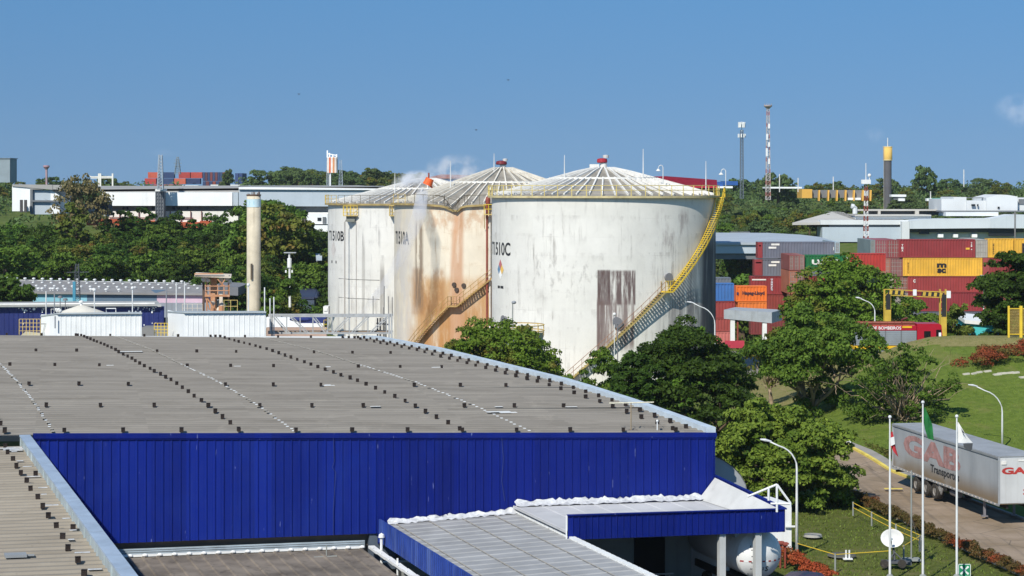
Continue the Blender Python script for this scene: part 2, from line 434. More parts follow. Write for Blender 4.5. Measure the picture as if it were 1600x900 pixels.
scatter(660, 1110, 1300, 1700, 6, ['far', 'mid'], (6, 8), 'far behind the tank roofs', 'trees far behind the tanks', 150, seed=14)
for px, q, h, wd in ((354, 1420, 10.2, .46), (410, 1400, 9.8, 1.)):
    tag(wood(px, q, 'far', h, '', 'lone horizon trees', wide=wd), 'tall dark tree in front of the hilltop containers' if px < 400 else 'round dark tree just right of the hilltop containers', 'tree')
tag(wood(1450, 1500, 'far', 13.2, '', None, wide=.72), 'round topped tree standing above the right treeline', 'tree', 'lone horizon trees')
tag(wood(1216, 1400, 'far', 11.5, '', None, wide=.9), 'tall dark tree just right of the red and white mast', 'tree', 'lone horizon trees')
tag(wood(163, 1350, 'far', 8.5, '', None, wide=.8), 'dark tree behind the empty billboard frame', 'tree', 'lone horizon trees')
for i, (px, q, h) in enumerate(((1128, 712, 9), (1143, 705, 10.8), (1158, 700, 11.6), (1170, 712, 9.5))):
    wood(px, q, 'mid', h, 'between the pale roof and the blue container', 'trees left of the container stack')
for i, (px, q, h) in enumerate(((1442, 850, 8), (1468, 845, 9.5), (1506, 850, 9.5), (1538, 848, 6), (1560, 850, 6.5), (1320, 830, 7), (1336, 826, 6.2), (1351, 832, 6.6), (1308, 834, 6))):
    wood(px, q, 'mid', h, 'in front of the white factory wall', 'small trees by the white factory', wide=.62)
# near trees
tree('rounded dense mango tree in front of the stained tank, left of the tank ladder stair', 781, 509, 410, 186, 640, 'mango', 52000, .23, 3, 22, .0, forks=4, dome=230, low=.6, br=.09, amp=.35)
tree('large dark leafy tree in front of the foot of the largest tank', 1074, 516, 345, 214, 735, 'dark', 56000, .20, 4, 20, .03, dome=170, low=.5, br=.085)
tree('thin feathery tree at the left edge of the dark leafy tree', 944, 549, 350, 142, 700, 'mid', 15000, .18, 6, 14, .1, sub=14, subr=.26)
tree('leafy small tree filling between the feathery tree and the dark leafy tree', 996, 556, 338, 96, 700, 'dark', 22000, .2, 41, 12, .05, dome=90, low=.6, br=.11)
tree('airy tree top rising behind the dark leafy tree', 1068, 515, 385, 120, 660, 'mid', 5500, .22, 8, 9, .3, sub=14, subr=.25)
tree('sturdy bright green tree beside the canopy and road', 1226, 634, 283, 204, 812, 'light', 56000, .17, 12, 20, .25, forks=7, dome=170, low=.55, br=.075)
tree('wide mango tree with reddish new leaves in front of the container stacks', 1322, 412, 485, 192, 590, 'mango', 56000, .27, 15, 24, .0, dome=240, low=.65, br=.085, amp=.4)
tree('open grey trunked tree with many forked limbs on the grass', 1272, 491, 372, 192, 672, 'mid', 32000, .18, 17, 16, .34, forks=11, barkm=barkp, fork_h=.2, sub=10)
tree('half bare tree of pale grey twigs left of the open forked tree', 1205, 512, 400, 90, 630, 'olive', 1500, .22, 19, 8, .4, forks=8, barkm=barkp, fork_h=.25, twigs=46, sub=14)
tree('small twiggy tree with pale branches behind the trailer', 1408, 541, 352, 166, 672, 'mid', 10000, .16, 21, 14, .2, forks=9, barkm=barkp, fork_h=.14, twigs=70, sub=12, subr=.3)
tree('dense dark tree at the right edge above the yellow fence', 1592, 399, 455, 124, 530, 'dark', 34000, .25, 23, 12, .02, dome=120, low=.6, br=.11)
tree('low shrub under the yellow height gantry', 1488, 478, 462, 66, 545, 'olive', 4500, .25, 25, 8, .05, cat='shrub', name='shrub')
tree('green bush between the fire engine and the containers', 1440, 468, 500, 74, 540, 'mid', 5000, .28, 27, 8, .05, cat='shrub', name='shrub')
tree('dark flat crowned tree at the left edge before the turquoise wall', 8, 434, 548, 86, 500, 'dark', 9000, .34, 29, 9, .2, dome=50, low=.3, br=.12)
tree('leafy tree at the foot of the concrete column', 424, 434, 540, 74, 528, 'mid', 9000, .3, 31, 9, .05)
tree('half dry brown tree in front of the white gabled building', 124, 277, 770, 92, 372, 'brown', 2600, .36, 33, 10, .3, forks=9, fork_h=.3, twigs=40, sub=12)
tree('pale green slim tree under the half dry brown tree', 115, 318, 740, 50, 392, 'olive', 2500, .42, 35, 8, .15)
# ------------------------------------------------------------------ the blue factory building
FL = V((-22.87, 96.9, 8.29))
RPF = [(0, 0), (10, .35), (20.6, .52), (34.7, .42), (47, .34), (65, -.08), (69.4, -.36)]
def B(l, d, z=None):
    x = -22.87+l-.328*d; y = 96.9+.22*l+d
    if z is None: z = (8.29-.0249*max(l, 0)+interp(d, RPF)) if d >= 0 else 7.74
    return V((x, y, z))
def L_at(px, d):
    k = (px-800)/F
    return (k*(96.9+d)+22.87+.328*d)/(1-.22*k)
E1 = V((1, .22, 0)).normalized(); E2 = V((-.328, 1, 0)).normalized(); UP = V((0, 0, 1))
m_lap = M('sheet_lap', '#a39d91', .9, 0, .1, 1)
m_vent = M('vent_brown', '#2a211d', .8, 0, .2, 3)
def along(n, e):
    v = n.new('ShaderNodeVectorMath', operation='DOT_PRODUCT'); n.set(v.inputs[0], n.coord()); n.set(v.inputs[1], tuple(e)); return v.outputs['Value']
def cell(n, a, b, wa, wb):
    c_ = n.new('ShaderNodeCombineXYZ'); n.set(c_.inputs[0], n.math('FLOOR', n.math('DIVIDE', a, wa)))
    n.set(c_.inputs[1], n.math('FLOOR', n.math('DIVIDE', b, wb)) if b is not None else 0.0)
    w_ = n.new('ShaderNodeTexWhiteNoise'); n.set(w_.inputs['Vector'], c_.outputs[0]); return w_.outputs['Value']
def cladmat(name, col, sun_, grime):
    n = N(name); a = along(n, E1); o = n.coord(); c = hexc(col)
    k = n.mix(cell(n, a, None, .82, 1), tuple(x*.82 for x in c), tuple(x*1.16 for x in c))
    k = n.mix(n.math('MULTIPLY', n.rng(n.noise(n.map(o, (2.2, 2.2, .05)), 1.4, 6, .7), .52, .72), .32), k, hexc(sun_))
    k = n.mix(n.math('MULTIPLY', n.rng(n.noise(n.map(o, (3.5, 3.5, .10), (5, 2, 0)), 1.2, 6, .7), .56, .74), .5), k, hexc(grime))
    k = n.mix(n.math('MULTIPLY', n.rng(n.noise(o, .35, 4), .45, .7), .2), k, hexc(sun_))
    sc_ = n.noise(n.map(o, (9, 9, 1.2)), 1.0, 2, .5); k = n.mix(n.math('MULTIPLY', n.rng(sc_, .74, .78), .5), k, hexc('#8a97c4'))
    n.bsdf(k, n.rng(n.noise(o, 2.5, 4), .3, .7, .45, .68), 0, n.bump(n.noise(n.map(o, (1, 1, .3)), 1.1, 3), .12, .05), .18); MATS[name] = n.m; return n.m
def sheetmat(name, col, dark, light, wl=5.37, ribw=.70):
    n = N(name); a = along(n, E1); b = along(n, E2); o = n.coord(); c = hexc(col)
    k = n.mix(cell(n, a, b, wl, ribw), tuple(x*.90 for x in c), tuple(x*1.09 for x in c))
    k = n.mix(n.math('MULTIPLY', n.rng(n.noise(n.map(o, (.25, .8, 1)), .6, 7, .65), .45, .72), .6), k, hexc(dark))
    k = n.mix(n.math('MULTIPLY', n.rng(n.noise(n.map(o, (.5, .15, 1), (9, 4, 0)), 1.1, 7, .7), .54, .75), .5), k, hexc(light))
    k = n.mix(n.math('MULTIPLY', n.rng(n.noise(o, 5.5, 3, .6), .62, .75), .4), k, hexc(dark))
    n.bsdf(k, .92, 0, n.bump(n.noise(o, 6, 4), .15, .03), .2); MATS[name] = n.m; return n.m
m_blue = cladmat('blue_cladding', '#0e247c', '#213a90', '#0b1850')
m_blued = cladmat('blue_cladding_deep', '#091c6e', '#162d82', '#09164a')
m_roof = sheetmat('fibre_cement', '#837e76', '#69645c', '#9c968b')
m_roofl = sheetmat('fibre_cement_light', '#8f877a', '#716a5f', '#a79f90', 9.0)
m_galv = M('galvanised', '#b7c4cc', .4, .25, .12, 1.2, dirt=.3, dcol='#8d979c')
m_white = M('white_paint', '#e4e6e4', .6, 0, .06, .8, streak=.18, dcol='#a9a79e')
m_whiteb = M('white_band', '#e8eae8', .6, 0, .05, .8)
m_foil = M('white_foil', '#c4c6c8', .5, 0, .18, 4, dirt=.5, dcol='#8f9499', bump=.8, bscale=5)
m_dark = M('dark_void', '#15161a', .9)
m_wallg = M('wall_grey', '#8f938f', .85, 0, .12, .7, streak=.3)
m_canr = M('canopy_sheet', '#9a9b9b', .7, 0, .12, .5, dirt=.45, dcol='#7b7c7d')
fb = thing('factory_building', 'large flat roofed building with blue clad front wall in the foreground', 'factory', B(16, 0, 0))
# roofs, ribs running across the view
PIT = .70
def ribroof(l0, l1, d0, d1, nl, mat, name):
    rows = []; n = int((d1-d0)/PIT)
    for i in range(n):
        for f, dz in ((0, 0), (.5, 0), (.62, .07), (.86, .07), (.98, 0)):
            d = d0+(i+f)*PIT
            if d > d1: break
            rows.append([B(l0+(l1-l0)*k/nl, d)+V((0, 0, dz)) for k in range(nl+1)])
    return MB().sheet(rows).build(name, mat, fb)
ribroof(-14, 33.2, 0, 69.2, 8, m_roof, 'roof')
ribroof(-26, -.3, -62, -.02, 4, m_roofl, 'wing_roof')
lp = MB()
W0 = (L_at(725, 0)-L_at(375, 0))/4; LD = [L_at(375, 0)+W0*4*k for k in (-1, 0, 1, 2)]
ROWS = [8.8, 18.5, 31.5, 44.0]
for d in ROWS:
    a, b = B(-14, d), B(33.1, d); h = V((0, 0, .083)); e = V((-.328, 1, 0))*.075
    lp.obox(a+h-e, b-a, e*2, V((0, 0, .012)))
lp.build('sheet_lap', m_lap, fb)
ls = MB(); rr = random.Random(4)
for px in (85, 463, 832):
    l = L_at(px, 0)
    for i in range(int(69/PIT)):
        d = (i+.74)*PIT
        p = B(l+rr.uniform(-.05, .05), d)+V((0, 0, .078))
        if d > 34 or rr.random() < .25: ls.cur = 0; q = .45
        else: ls.cur = 1; q = .22
        ls.box(p, (.13 if ls.cur else .16, q, .016), math.atan2(.22, 1))
for i in range(9):
    p = B(rr.uniform(0, 30), rr.choice(ROWS)+rr.uniform(-.2, .2))+V((0, 0, .1)); ls.cur = 1
    ls.obox(p, E1*rr.uniform(.3, .8), E2*rr.uniform(.12, .25), UP*.012)
p = B(L_at(757, 7), 6.6)+V((0, 0, .1)); ls.obox(p, E1*1.3, E2*.3, UP*.012); ls.obox(p+E1*.6-E2*.5, E1*.9, E2*.3, UP*.013)
p = B(L_at(185, 44), 43.6)+V((0, 0, .1)); ls.obox(p, E1*1.6, E2*.3, UP*.012)
tag(ls.build('roof_sealant', [m_lap, m_whiteb], fb), kind='stuff')
# vents
vm = MB(); vm.box((0, 0, .19), (.34, .30, .38)); vm.box((0, -.01, .385), (.36, .34, .03))
v0 = vm.build('roof_vent', m_vent, None, loc=(0, 0, 0)); vme = v0.data; bpy.data.objects.remove(v0)
spots = []
for d in [.25]+ROWS+[68.9]:
    for k in range(-6, 14):
        l = LD[1]+W0*k
        if -13 < l < 32.6 and (k % 4 or d in (.25,)): spots.append((l, d))
for l in LD:
    n = int(69/2.02)
    for i in range(n+1):
        if l < 32.9: spots.append((l+rr.uniform(-.04, .04), .6+2.02*i))
lr = 32.2
for i in range(34): spots.append((lr, 1.2+2.02*i))
spots += [(-1.15+rr.uniform(-.05, .05), -.95-2.25*i) for i in range(24)]+[(-.62, -10.3), (-.6, -24)]
pts = sorted(((B(l, d)+V((0, 0, .07 if d > 0 else .07))) for l, d in spots), key=lambda p: p.y)
pts = [p for p in pts if p.y > 60 and -.27 < p.x/p.y < .27]
rest = MB()
for i, p in enumerate(pts):
    rz = rr.uniform(-.15, .15)+.2; k = rr.uniform(.46, .56) if p.y > 96 else .5
    if i < 100:
        o = bpy.data.objects.new('roof_vent', vme); C.objects.link(o); o.parent = fb
        o.location = p-ORG[fb.name]; o.rotation_euler = (rr.uniform(-.06, .06), rr.uniform(-.06, .06), rz); o.scale = (k, k, k)
    else:
        rest.box(p+V((0, 0, .19))*k, (.34*k, .32*k, .39*k), rz)
tag(rest.build('roof_vent_rows', m_vent, fb), kind='stuff')
# small debris and bird marks on the near roof
# right edge flashing, far capping
fs = MB()
def edge(l, d0, d1, w, h, n, mb, z0=0):
    for i in range(n):
        a = d0+(d1-d0)*i/n; b = d0+(d1-d0)*(i+1)/n-.02
        p, q = B(l, a), B(l, b)
        mb.obox(p+V((0, 0, z0)), q-p, E1*w, V((0, 0, h+.004*(i % 2))))
edge(32.75, 0, 69.2, .5, .3, 23, fs)
fs.build('edge_flashing', M('flashing_pale', '#c4d0d8', .45, .1, .1, 1.2, dirt=.2, dcol='#94a3ad'), fb)
fc = MB(); fc.obox(B(-14, 69.25, 7.0), B(33.2, 69.25, 7.0)-B(-14, 69.25, 7.0), E2*.3, UP*(.95)); 
a, b = B(-14, 69.3), B(33.2, 69.3); fc2 = MB(); fc2.obox(a+V((0, 0, -.3)), b-a, E2*.35, V((0, 0, .5))); fc2.build('roof_capping', m_whiteb, fb)
# walls: front cladding with standing ribs
def clad(mb, p0, p1, zt0, zt1, zb0, zb1, pitch, out, depth=.035, thick=.08):
    """vertical ribbed panel from p0 to p1 (xy), tops zt, bottoms zb; out = outward normal"""
    p0, p1 = V((p0.x, p0.y, 0)), V((p1.x, p1.y, 0)); Ln = (p1-p0).length; u = (p1-p0).normalized(); n = max(1, int(Ln/pitch))
    pitch = Ln/n; top = []; bot = []
    for i in range(n):
        for f, o in ((0, 0), (.60, 0), (.66, depth), (.80, depth), (.86, 0), (.93, -.012), (.97, -.012)):
            s = (i+f)*pitch; q = p0+u*s+out*o; t = s/Ln
            top.append(V((q.x, q.y, zt0+(zt1-zt0)*t))); bot.append(V((q.x, q.y, zb0+(zb1-zb0)*t)))
    q = p1; top.append(V((q.x, q.y, zt1))); bot.append(V((q.x, q.y, zb1)))
    mb.sheet([bot, top])
    b2 = [p-out*thick for p in bot]; t2 = [p-out*thick for p in top]
    mb.sheet([top, t2]); mb.sheet([t2, b2]); mb.sheet([b2, bot])
NF = -E2; NF = V((.22, -1, 0)).normalized()
z1 = 7.46
def ztop(l): return 8.29-.0249*l
lm_ = L_at(590, 0)
w1 = MB(); clad(w1, B(.2, 0), B(lm_, 0), ztop(0)-.18, ztop(lm_)-.18, 2.98, 3.0, .41, NF); w1.build('front_cladding', m_blue, fb)
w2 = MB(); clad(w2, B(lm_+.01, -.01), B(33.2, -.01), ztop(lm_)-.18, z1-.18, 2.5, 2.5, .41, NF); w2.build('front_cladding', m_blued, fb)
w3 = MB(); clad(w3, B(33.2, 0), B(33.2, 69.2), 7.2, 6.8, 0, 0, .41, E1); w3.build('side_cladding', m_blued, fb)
cp = MB(); a, b = B(.2, -.1, ztop(0)-.2), B(33.25, -.1, z1-.2); cp.obox(a, b-a, E2*.2, UP*.24)
a, b = B(.2, -.06, ztop(0)-.27), B(33.25, -.06, z1-.27); cp.obox(a, b-a, E2*.05, UP*.06); cp.build('coping', m_blued, fb)
# marks on the blue wall: scuffs, cable
sc_ = MB()
p = B(L_at(520, 0), -.09, 0)
sc_.tube([V((p.x, p.y, 8.0)), V((p.x+.05, p.y, 6.6)), V((p.x-.05, p.y, 6.3)), V((p.x+.12, p.y, 6.1)), V((p.x, p.y, 4.2)), V((p.x, p.y, 3.0))], .012, 4)
p = B(L_at(783, 0), -.09, 0); sc_.tube([V((p.x, p.y, 7.6)), V((p.x+.08, p.y, 6.5)), V((p.x, p.y, 5.4)), V((p.x+.15, p.y, 4.4))], .012, 4)
sc_.build('loose_cable', M('cable', '#39456f', .6), fb)
# plinth wall under the blue cladding: brown band and pale louvres
pl = MB(); a, b = B(0, .5, 0), B(17.5, .5, 0); pl.obox(a, b-a, E2*.3, UP*3.2); pl.build('plinth_wall', M('brown_wall', '#756b60', .9, 0, .15, .8), fb)
lv = MB(); a, b = B(0, .18, 0), B(15.7, .18, 0)
for i in range(4): lv.obox(a+UP*(2.28+i*.1), b-a, E2*.08, UP*.07)
lv.build('louvre', m_galv, fb)
jb = MB(); jb.obox(B(15.9, .1, 1.2), E1*1.3, E2*.3, UP*1.9); jb.build('corner_panel', M('panel_bluegrey', '#56616f', .7), fb)
# courtyard roof in front of the louvres
rows = []
m_cr = M('stained_sheet', '#766e64', .85, 0, .3, .6, dirt=.85, dcol='#3f3932')
def CRz(d): return 2.33+.018*d
n = 22; ls_ = []
for i in range(n):
    for f, dz in ((0, 0), (.72, 0), (.79, .06), (.93, .06)): ls_.append((.5+(i+f)*.68, dz))
ls_.append((.5+n*.68, 0))
cr = MB(); cr.sheet([[B(l, d, CRz(d)+dz) for l, dz in ls_] for d in (-22, -11, -.3)]); cr.build('courtyard_roof', m_cr, fb)
rc = MB()
for i in range(n):
    p = B(.5+(i+.5)*.68, -.35, CRz(0)+.03); rc.obox(p-E1*.3, E1*.58, E2*.16, UP*.09); rc.ball(p+E1*.34+V((0, 0, .07)), .10, 8, 5, (1.3, .8, .8))
rc.build('ridge_capping', m_white, fb)
gt = MB(); l = 15.75
for i in range(14):
    a, b = B(l, -.3-i*1.5, CRz(0)+.02), B(l, -.3-(i+1)*1.5+.05, CRz(0)-.01); gt.obox(a, b-a, E1*.3, UP*.12)
    gt.box((a+b)/2+V((0, 0, .16)), (.05, .05, .1))
gt.build('white_gutter', m_white, fb)
vp = MB(); p = B(16.1, -1.4, 1.5); vp.tube([p, p+UP*1.55], .07, 8); vp.lathe([(.0, .22), (.13, .14), (.16, 0), (.12, -.03)], p+UP*1.55, 10)
p2 = B(15.9, -5, 1.8); vp.tube([p2, p2+UP*.9], .05, 8); vp.tube([p+UP*.35, p+UP*.35+E1*1.4], .05, 6)
vp.build('vent_pipe', m_white, fb)
an = MB(); p = B(13.4, -1.8, CRz(-2)); an.tube([p, p+UP*.55], .03); an.bar(p-E1*.6, p+E1*.5+UP*.02, .1, .04); an.build('roof_bracket', m_wallg, fb)
# wing parapet: pale panels outside, light cap, blue end
pp = MB(); cpz = 8.27
for i in range(34):
    a, b = -.05-i*1.8, -.05-(i+1)*1.8+.03
    p, q = B(-.36, a, 7.6), B(-.36, b, 7.6); pp.obox(p, q-p, E1*.36, UP*.58)
    pp.obox(B(-.40, a-.02, 7.72), (q-p)*.06, E1*.05, UP*.46)
pp.build('parapet_panel', M('parapet_grey', '#a9b4b6', .5, .15, .15, .9, dirt=.4, dcol='#7f8a8c'), fb)
pc = MB(); pb = MB()
for i in range(36):
    a, b = .05-i*1.7, .05-(i+1)*1.7+.04
    p, q = B(-.42, a, 8.2), B(-.42, b, 8.2); (pb if i >= 22 else pc).obox(p, q-p, E1*.5, UP*(.07+.003*(i % 2)))
pc.build('parapet_cap', M('parapet_cap_blue', '#a3b2c2', .5, .1, .12, .9, dirt=.2), fb); pb.build('parapet_cap', m_blue, fb)
ws = MB(); clad(ws, B(.1, -62), B(.1, -.3), 8.18, 8.18, 0, 0, .41, E1); ws.build('wing_cladding', m_blue, fb)
sp = MB()
for i in range(22):
    d = -3-i*2.6+rr.uniform(-.6, .6); p = B(-.9+rr.uniform(-.2, .2), d, 7.82); sp.obox(p, E1*rr.uniform(.2, .55), E2*.12, UP*.02)
for i in range(5): p = B(-.8-rr.uniform(0, .7), -1.2-i*.25, 7.82); sp.obox(p, E1*.7, E2*.2, UP*.03)
tag(sp.build('roof_sealant', m_foil, fb), kind='stuff')
for px, d in ((8, -29), (57, -44)):
    sk = MB(); p = B(L_at(px, d), d, 7.82); sk.obox(p, E1*.7, E2*.5, UP*.09); sk.obox(p+E1*.7+E2*.2, E1*.25, E2*.1, UP*.05)
    sk.build('roof_hatch', M('hatch_grey', '#8e9294', .7), fb)
cb = MB(); cb.tube([B(-4.4-.02*i*i*.1, -14-i*2.2, 7.83) for i in range(22)], .022, 4); cb.build('cable', m_vent, fb)
# foil lumps where the lower roofs meet the wall
def foil(l0, l1, z0, z1_, name, hh=.34, dd=.5):
    n = int((l1-l0)/.16); r = random.Random(int(l0*10)); rows = []
    for j, (hz, od) in enumerate(((1.0, 0.02), (.72, .08), (.42, .16), (.2, .3), (.05, .48))):
        rows.append([B(l0+(l1-l0)*k/n, -od*dd/.5-.06+r.uniform(-.09, .05), z0+(z1_-z0)*k/n+hz*hh*r.uniform(.6, 1.3)+r.uniform(-.04, .04)) for k in range(n+1)])
    return MB().sheet(rows[::-1]).build(name, m_foil, fb, True)
# low canopy roof at the middle
c1a, c1b = 16.5, 23.05
def c1z(l): return 3.5+(l-17.2)*.05
rows = []
for i in range(40):
    for f, dz in ((0, 0), (.06, .035), (.12, 0)):
        d = -.1-(i+f)*.95; rows.append([B(c1a+(c1b-c1a)*k/6, d, c1z(c1a+(c1b-c1a)*k/6)+dz) for k in range(7)])
MB().sheet(rows[::-1]).build('low_canopy_roof', m_canr, fb)
foil(16.7, 23.1, c1z(16.7)+.02, c1z(23)+.02, 'foil_flashing', .20, .42)
f1 = MB(); clad(f1, B(16.32, -38), B(16.32, -.1), 3.72, 3.72, 2.6, 2.6, .33, -E1); f1.build('low_canopy_fascia', M('blue_streaky', '#26408a', .5, 0, .2, 1, streak=.55, dcol='#7088bb'), fb)
e1 = MB()
for i in range(60): 
    p = B(23.0, -.2-i*.6, c1z(23)); e1.obox(p, E1*.28, E2*-.5, UP*.1)
e1.build('canopy_edge_trim', m_white, fb)
st = MB()
for px, y in ((1030, 0),): pass
for i in range(4): a = B(17.0+i*1.6, -.6, c1z(17.0+i*1.6)+.04); st.obox(a, E2*-36, E1*.04, UP*.02)
st.build('sheet_lap', m_lap, fb)
# under low canopy: dark wall and posts
uw = MB(); uw.obox(B(17.4, -.05, 0), E1*16, E2*.25, UP*2.6); uw.build('ground_floor_wall', m_wallg, fb)
# upper canopy
rows = []
for i in range(8):
    for f, dz in ((0, 0), (.03, .02), (.06, 0)):
        l = 22.9+(i+f)*1.29; rows.append([B(l, d, 4.13+dz) for d in (-7.55, -4, -.05)])
rows.append([B(33.15, d, 4.13) for d in (-7.55, -4, -.05)])
m_cu = M('canopy_sheet_upper', '#c3c4c4', .7, 0, .1, .35, dirt=.35, dcol='#9a9c9e')
uc = MB().sheet(rows); uc.sheet([[V((p.x, p.y, 4.02)) for p in rw][::-1] for rw in (rows[0], rows[-1])])
a = B(22.9, -7.5, 4.02); uc.obox(a, B(22.9, -.05, 4.02)-a, E1*.04, UP*.1); uc.build('upper_canopy_roof', m_cu, fb)
foil(22.95, 33.1, 4.17, 4.2, 'foil_flashing', .23, .5)
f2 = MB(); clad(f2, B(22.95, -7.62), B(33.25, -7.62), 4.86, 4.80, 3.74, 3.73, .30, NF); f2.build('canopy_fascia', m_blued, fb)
f3 = MB(); clad(f3, B(33.25, -7.6), B(33.25, .6), 4.8, 5.3, 3.73, 3.73, .30, E1, thick=.05); f3.build('canopy_side_fascia', m_blued, fb)
f4 = MB(); a = B(33.16, -7.5, 4.1); f4.add([B(33.15, -7.5, 4.13), B(33.15, -.1, 4.13), B(33.15, -.1, 5.22), B(33.15, -7.5, 4.74), B(32.6, -7.5, 4.15), B(32.3, -.1, 4.15)], [(0, 1, 2, 3), (4, 3, 2, 5)]); f4.build('parapet_lining', M('lining_cream', '#c3c4c1', .75, 0, .08, .6, dirt=.2), fb)
cpp = MB(); a, b = B(22.9, -7.72, 4.86), B(33.3, -7.72, 4.80); cpp.obox(a, b-a, E2*.16, UP*.05); a, b = B(33.18, -7.6, 4.81), B(33.18, .5, 5.31); cpp.obox(a, b-a, E1*.14, UP*.05); cpp.build('fascia_coping', m_blued, fb)
ed = MB(); a = B(22.86, -7.62, 3.7); ed.obox(a, E2*.06, E1*.05, UP*1.18); ed.build('white_corner_trim', m_white, fb)
po = MB()
for px in (1129, 1185):
    l = L_at(px, -7.5); p = B(l, -7.5, 0); po = MB(); po.obox(p-E1*.14, E1*.3, E2*.3, UP*4.0); po.build('canopy_post', M('post_grey', '#b6b8b6', .7, 0, .08), fb)
cw = MB(); a, b = B(31.8, -4.4, 0), B(31.8, -.4, 0); cw.obox(a, b-a, E1*.2, UP*2.4)
cw.build('low_white_wall', m_white, fb)
dr = MB(); a = B(L_at(990, 0), -.12, .3); dr.obox(a, E1*1.6, E2*.06, UP*2.0); dr.build('dark_opening', m_dark, fb)
rl = MB()
for k in range(2):
    a = B(24.5, -3.5-k*.05, .75+k*.4); rl.tube([a, a+E1*5.2], .04, 6)
for k in range(4): a = B(24.6+k*1.6, -3.5, 0); rl.tube([a, a+UP*1.15], .04, 6)
rl.build('handrail', M('rail_grey', '#9a9c9c', .5, .4), fb)
fl = MB(); fl.obox(B(16.5, -40, 0.01), E1*18.5, E2*42, UP*.03); tag(fl.build('pavement', M('yard_dark', '#4a4a49', .9, 0, .2), loc=(0, 0, 0)), kind='structure')
wb = MB(); p = P(1204, 868, 243); wb.obox(V((p.x, p.y, -.1)), V((1.15, .1, 0)), V((-.8, 2.5, 0)), UP*2.9)
tag(wb.build('wall', m_white), 'plain white block wall under the right end of the blue canopy', 'wall')
# roof-top aerial and small post near the right corner
ae = thing('roof_aerial', 'thin T shaped aerial on a pole near the right corner of the grey roof', 'aerial', B(L_at(986, .9), .9))
p = B(L_at(986, .9), .9); a_ = MB(); a_.tube([p, p+UP*1.45], .03, 6); a_.build('pole', M('rust_pole', '#9b8a70', .7), ae)
a_ = MB(); t = p+UP*1.42; a_.tube([t-E1*1.15, t+E1*1.2], .035, 6); [a_.tube([t+E1*x-E2*.3, t+E1*x+E2*.3], .012, 4) for x in (-1, -.5, 0, .5, 1)]; a_.build('cross_arm', M('aerial_cream', '#d9d4bc', .6), ae)
a_ = MB(); a_.bar(p-E1*.55, p+E1*.35, .2, .06); a_.bar(p-E2*.4+UP*.01, p+E2*.4+UP*.01, .12, .05); a_.build('base', M('rust_brown', '#4a352a', .9), ae)
lp_ = MB(); p = B(L_at(1027, .7), .7); lp_.tube([p, p+UP*.5], .03, 6); lp_.ball(p+UP*.52, .07, 8, 5); tag(lp_.build('roof_lamp', m_white), 'tiny white lamp on a stub post beside the roof aerial', 'lamp')
# arched roof behind the canopy
ar = thing('arched_shelter', 'pale grey arched roof shelter behind the right end of the blue wall', 'shelter', B(34, 4, 0))
prof = [(-4.3*math.cos(t), 2.55*math.sin(t)) for t in [math.pi*i/16 for i in range(17)]]
c0 = 31.5
am = MB().sheet([[B(c0+x, d, 4.0+z) for x, z in prof] for d in (2.0, 13)]); am.build('arched_roof', M('arched_sheet', '#a7acaf', .5, .15, .1, .5), ar, True)
ag = MB(); ag.poly([B(c0+x, 2.1, 4.0+z-.03) for x, z in prof]); ag.build('gable', M('arched_gable', '#a2a6a9', .6, .1, .08), ar)
ag = MB(); [MB().tube([B(c0+x, d, 0), B(c0+x, d, 4.05)], .09, 8).build('post', m_wallg, ar) for x in (-4.1, 4.1) for d in (2.4, 12)]
# white pipe frame at the canopy corner
pf = MB(); q = 206
A, Bq, Cq, D = P(1214, 757, q), P(1214, 787, q), P(1235, 786, q), P(1168, 776, q)
for a, b in ((A, Bq), (A, Cq), (A, D), (P(1201, 763, q), P(1201, 782, q)), (P(1204, 787, q), P(1236, 787, q)), (Cq, P(1235, 792, q)), (Bq, P(1214, 800, q))): pf.tube([a, b], .055, 6)
tag(pf.build('pipe_frame', m_white), 'white triangular pipe frame at the right corner of the blue canopy', 'frame')
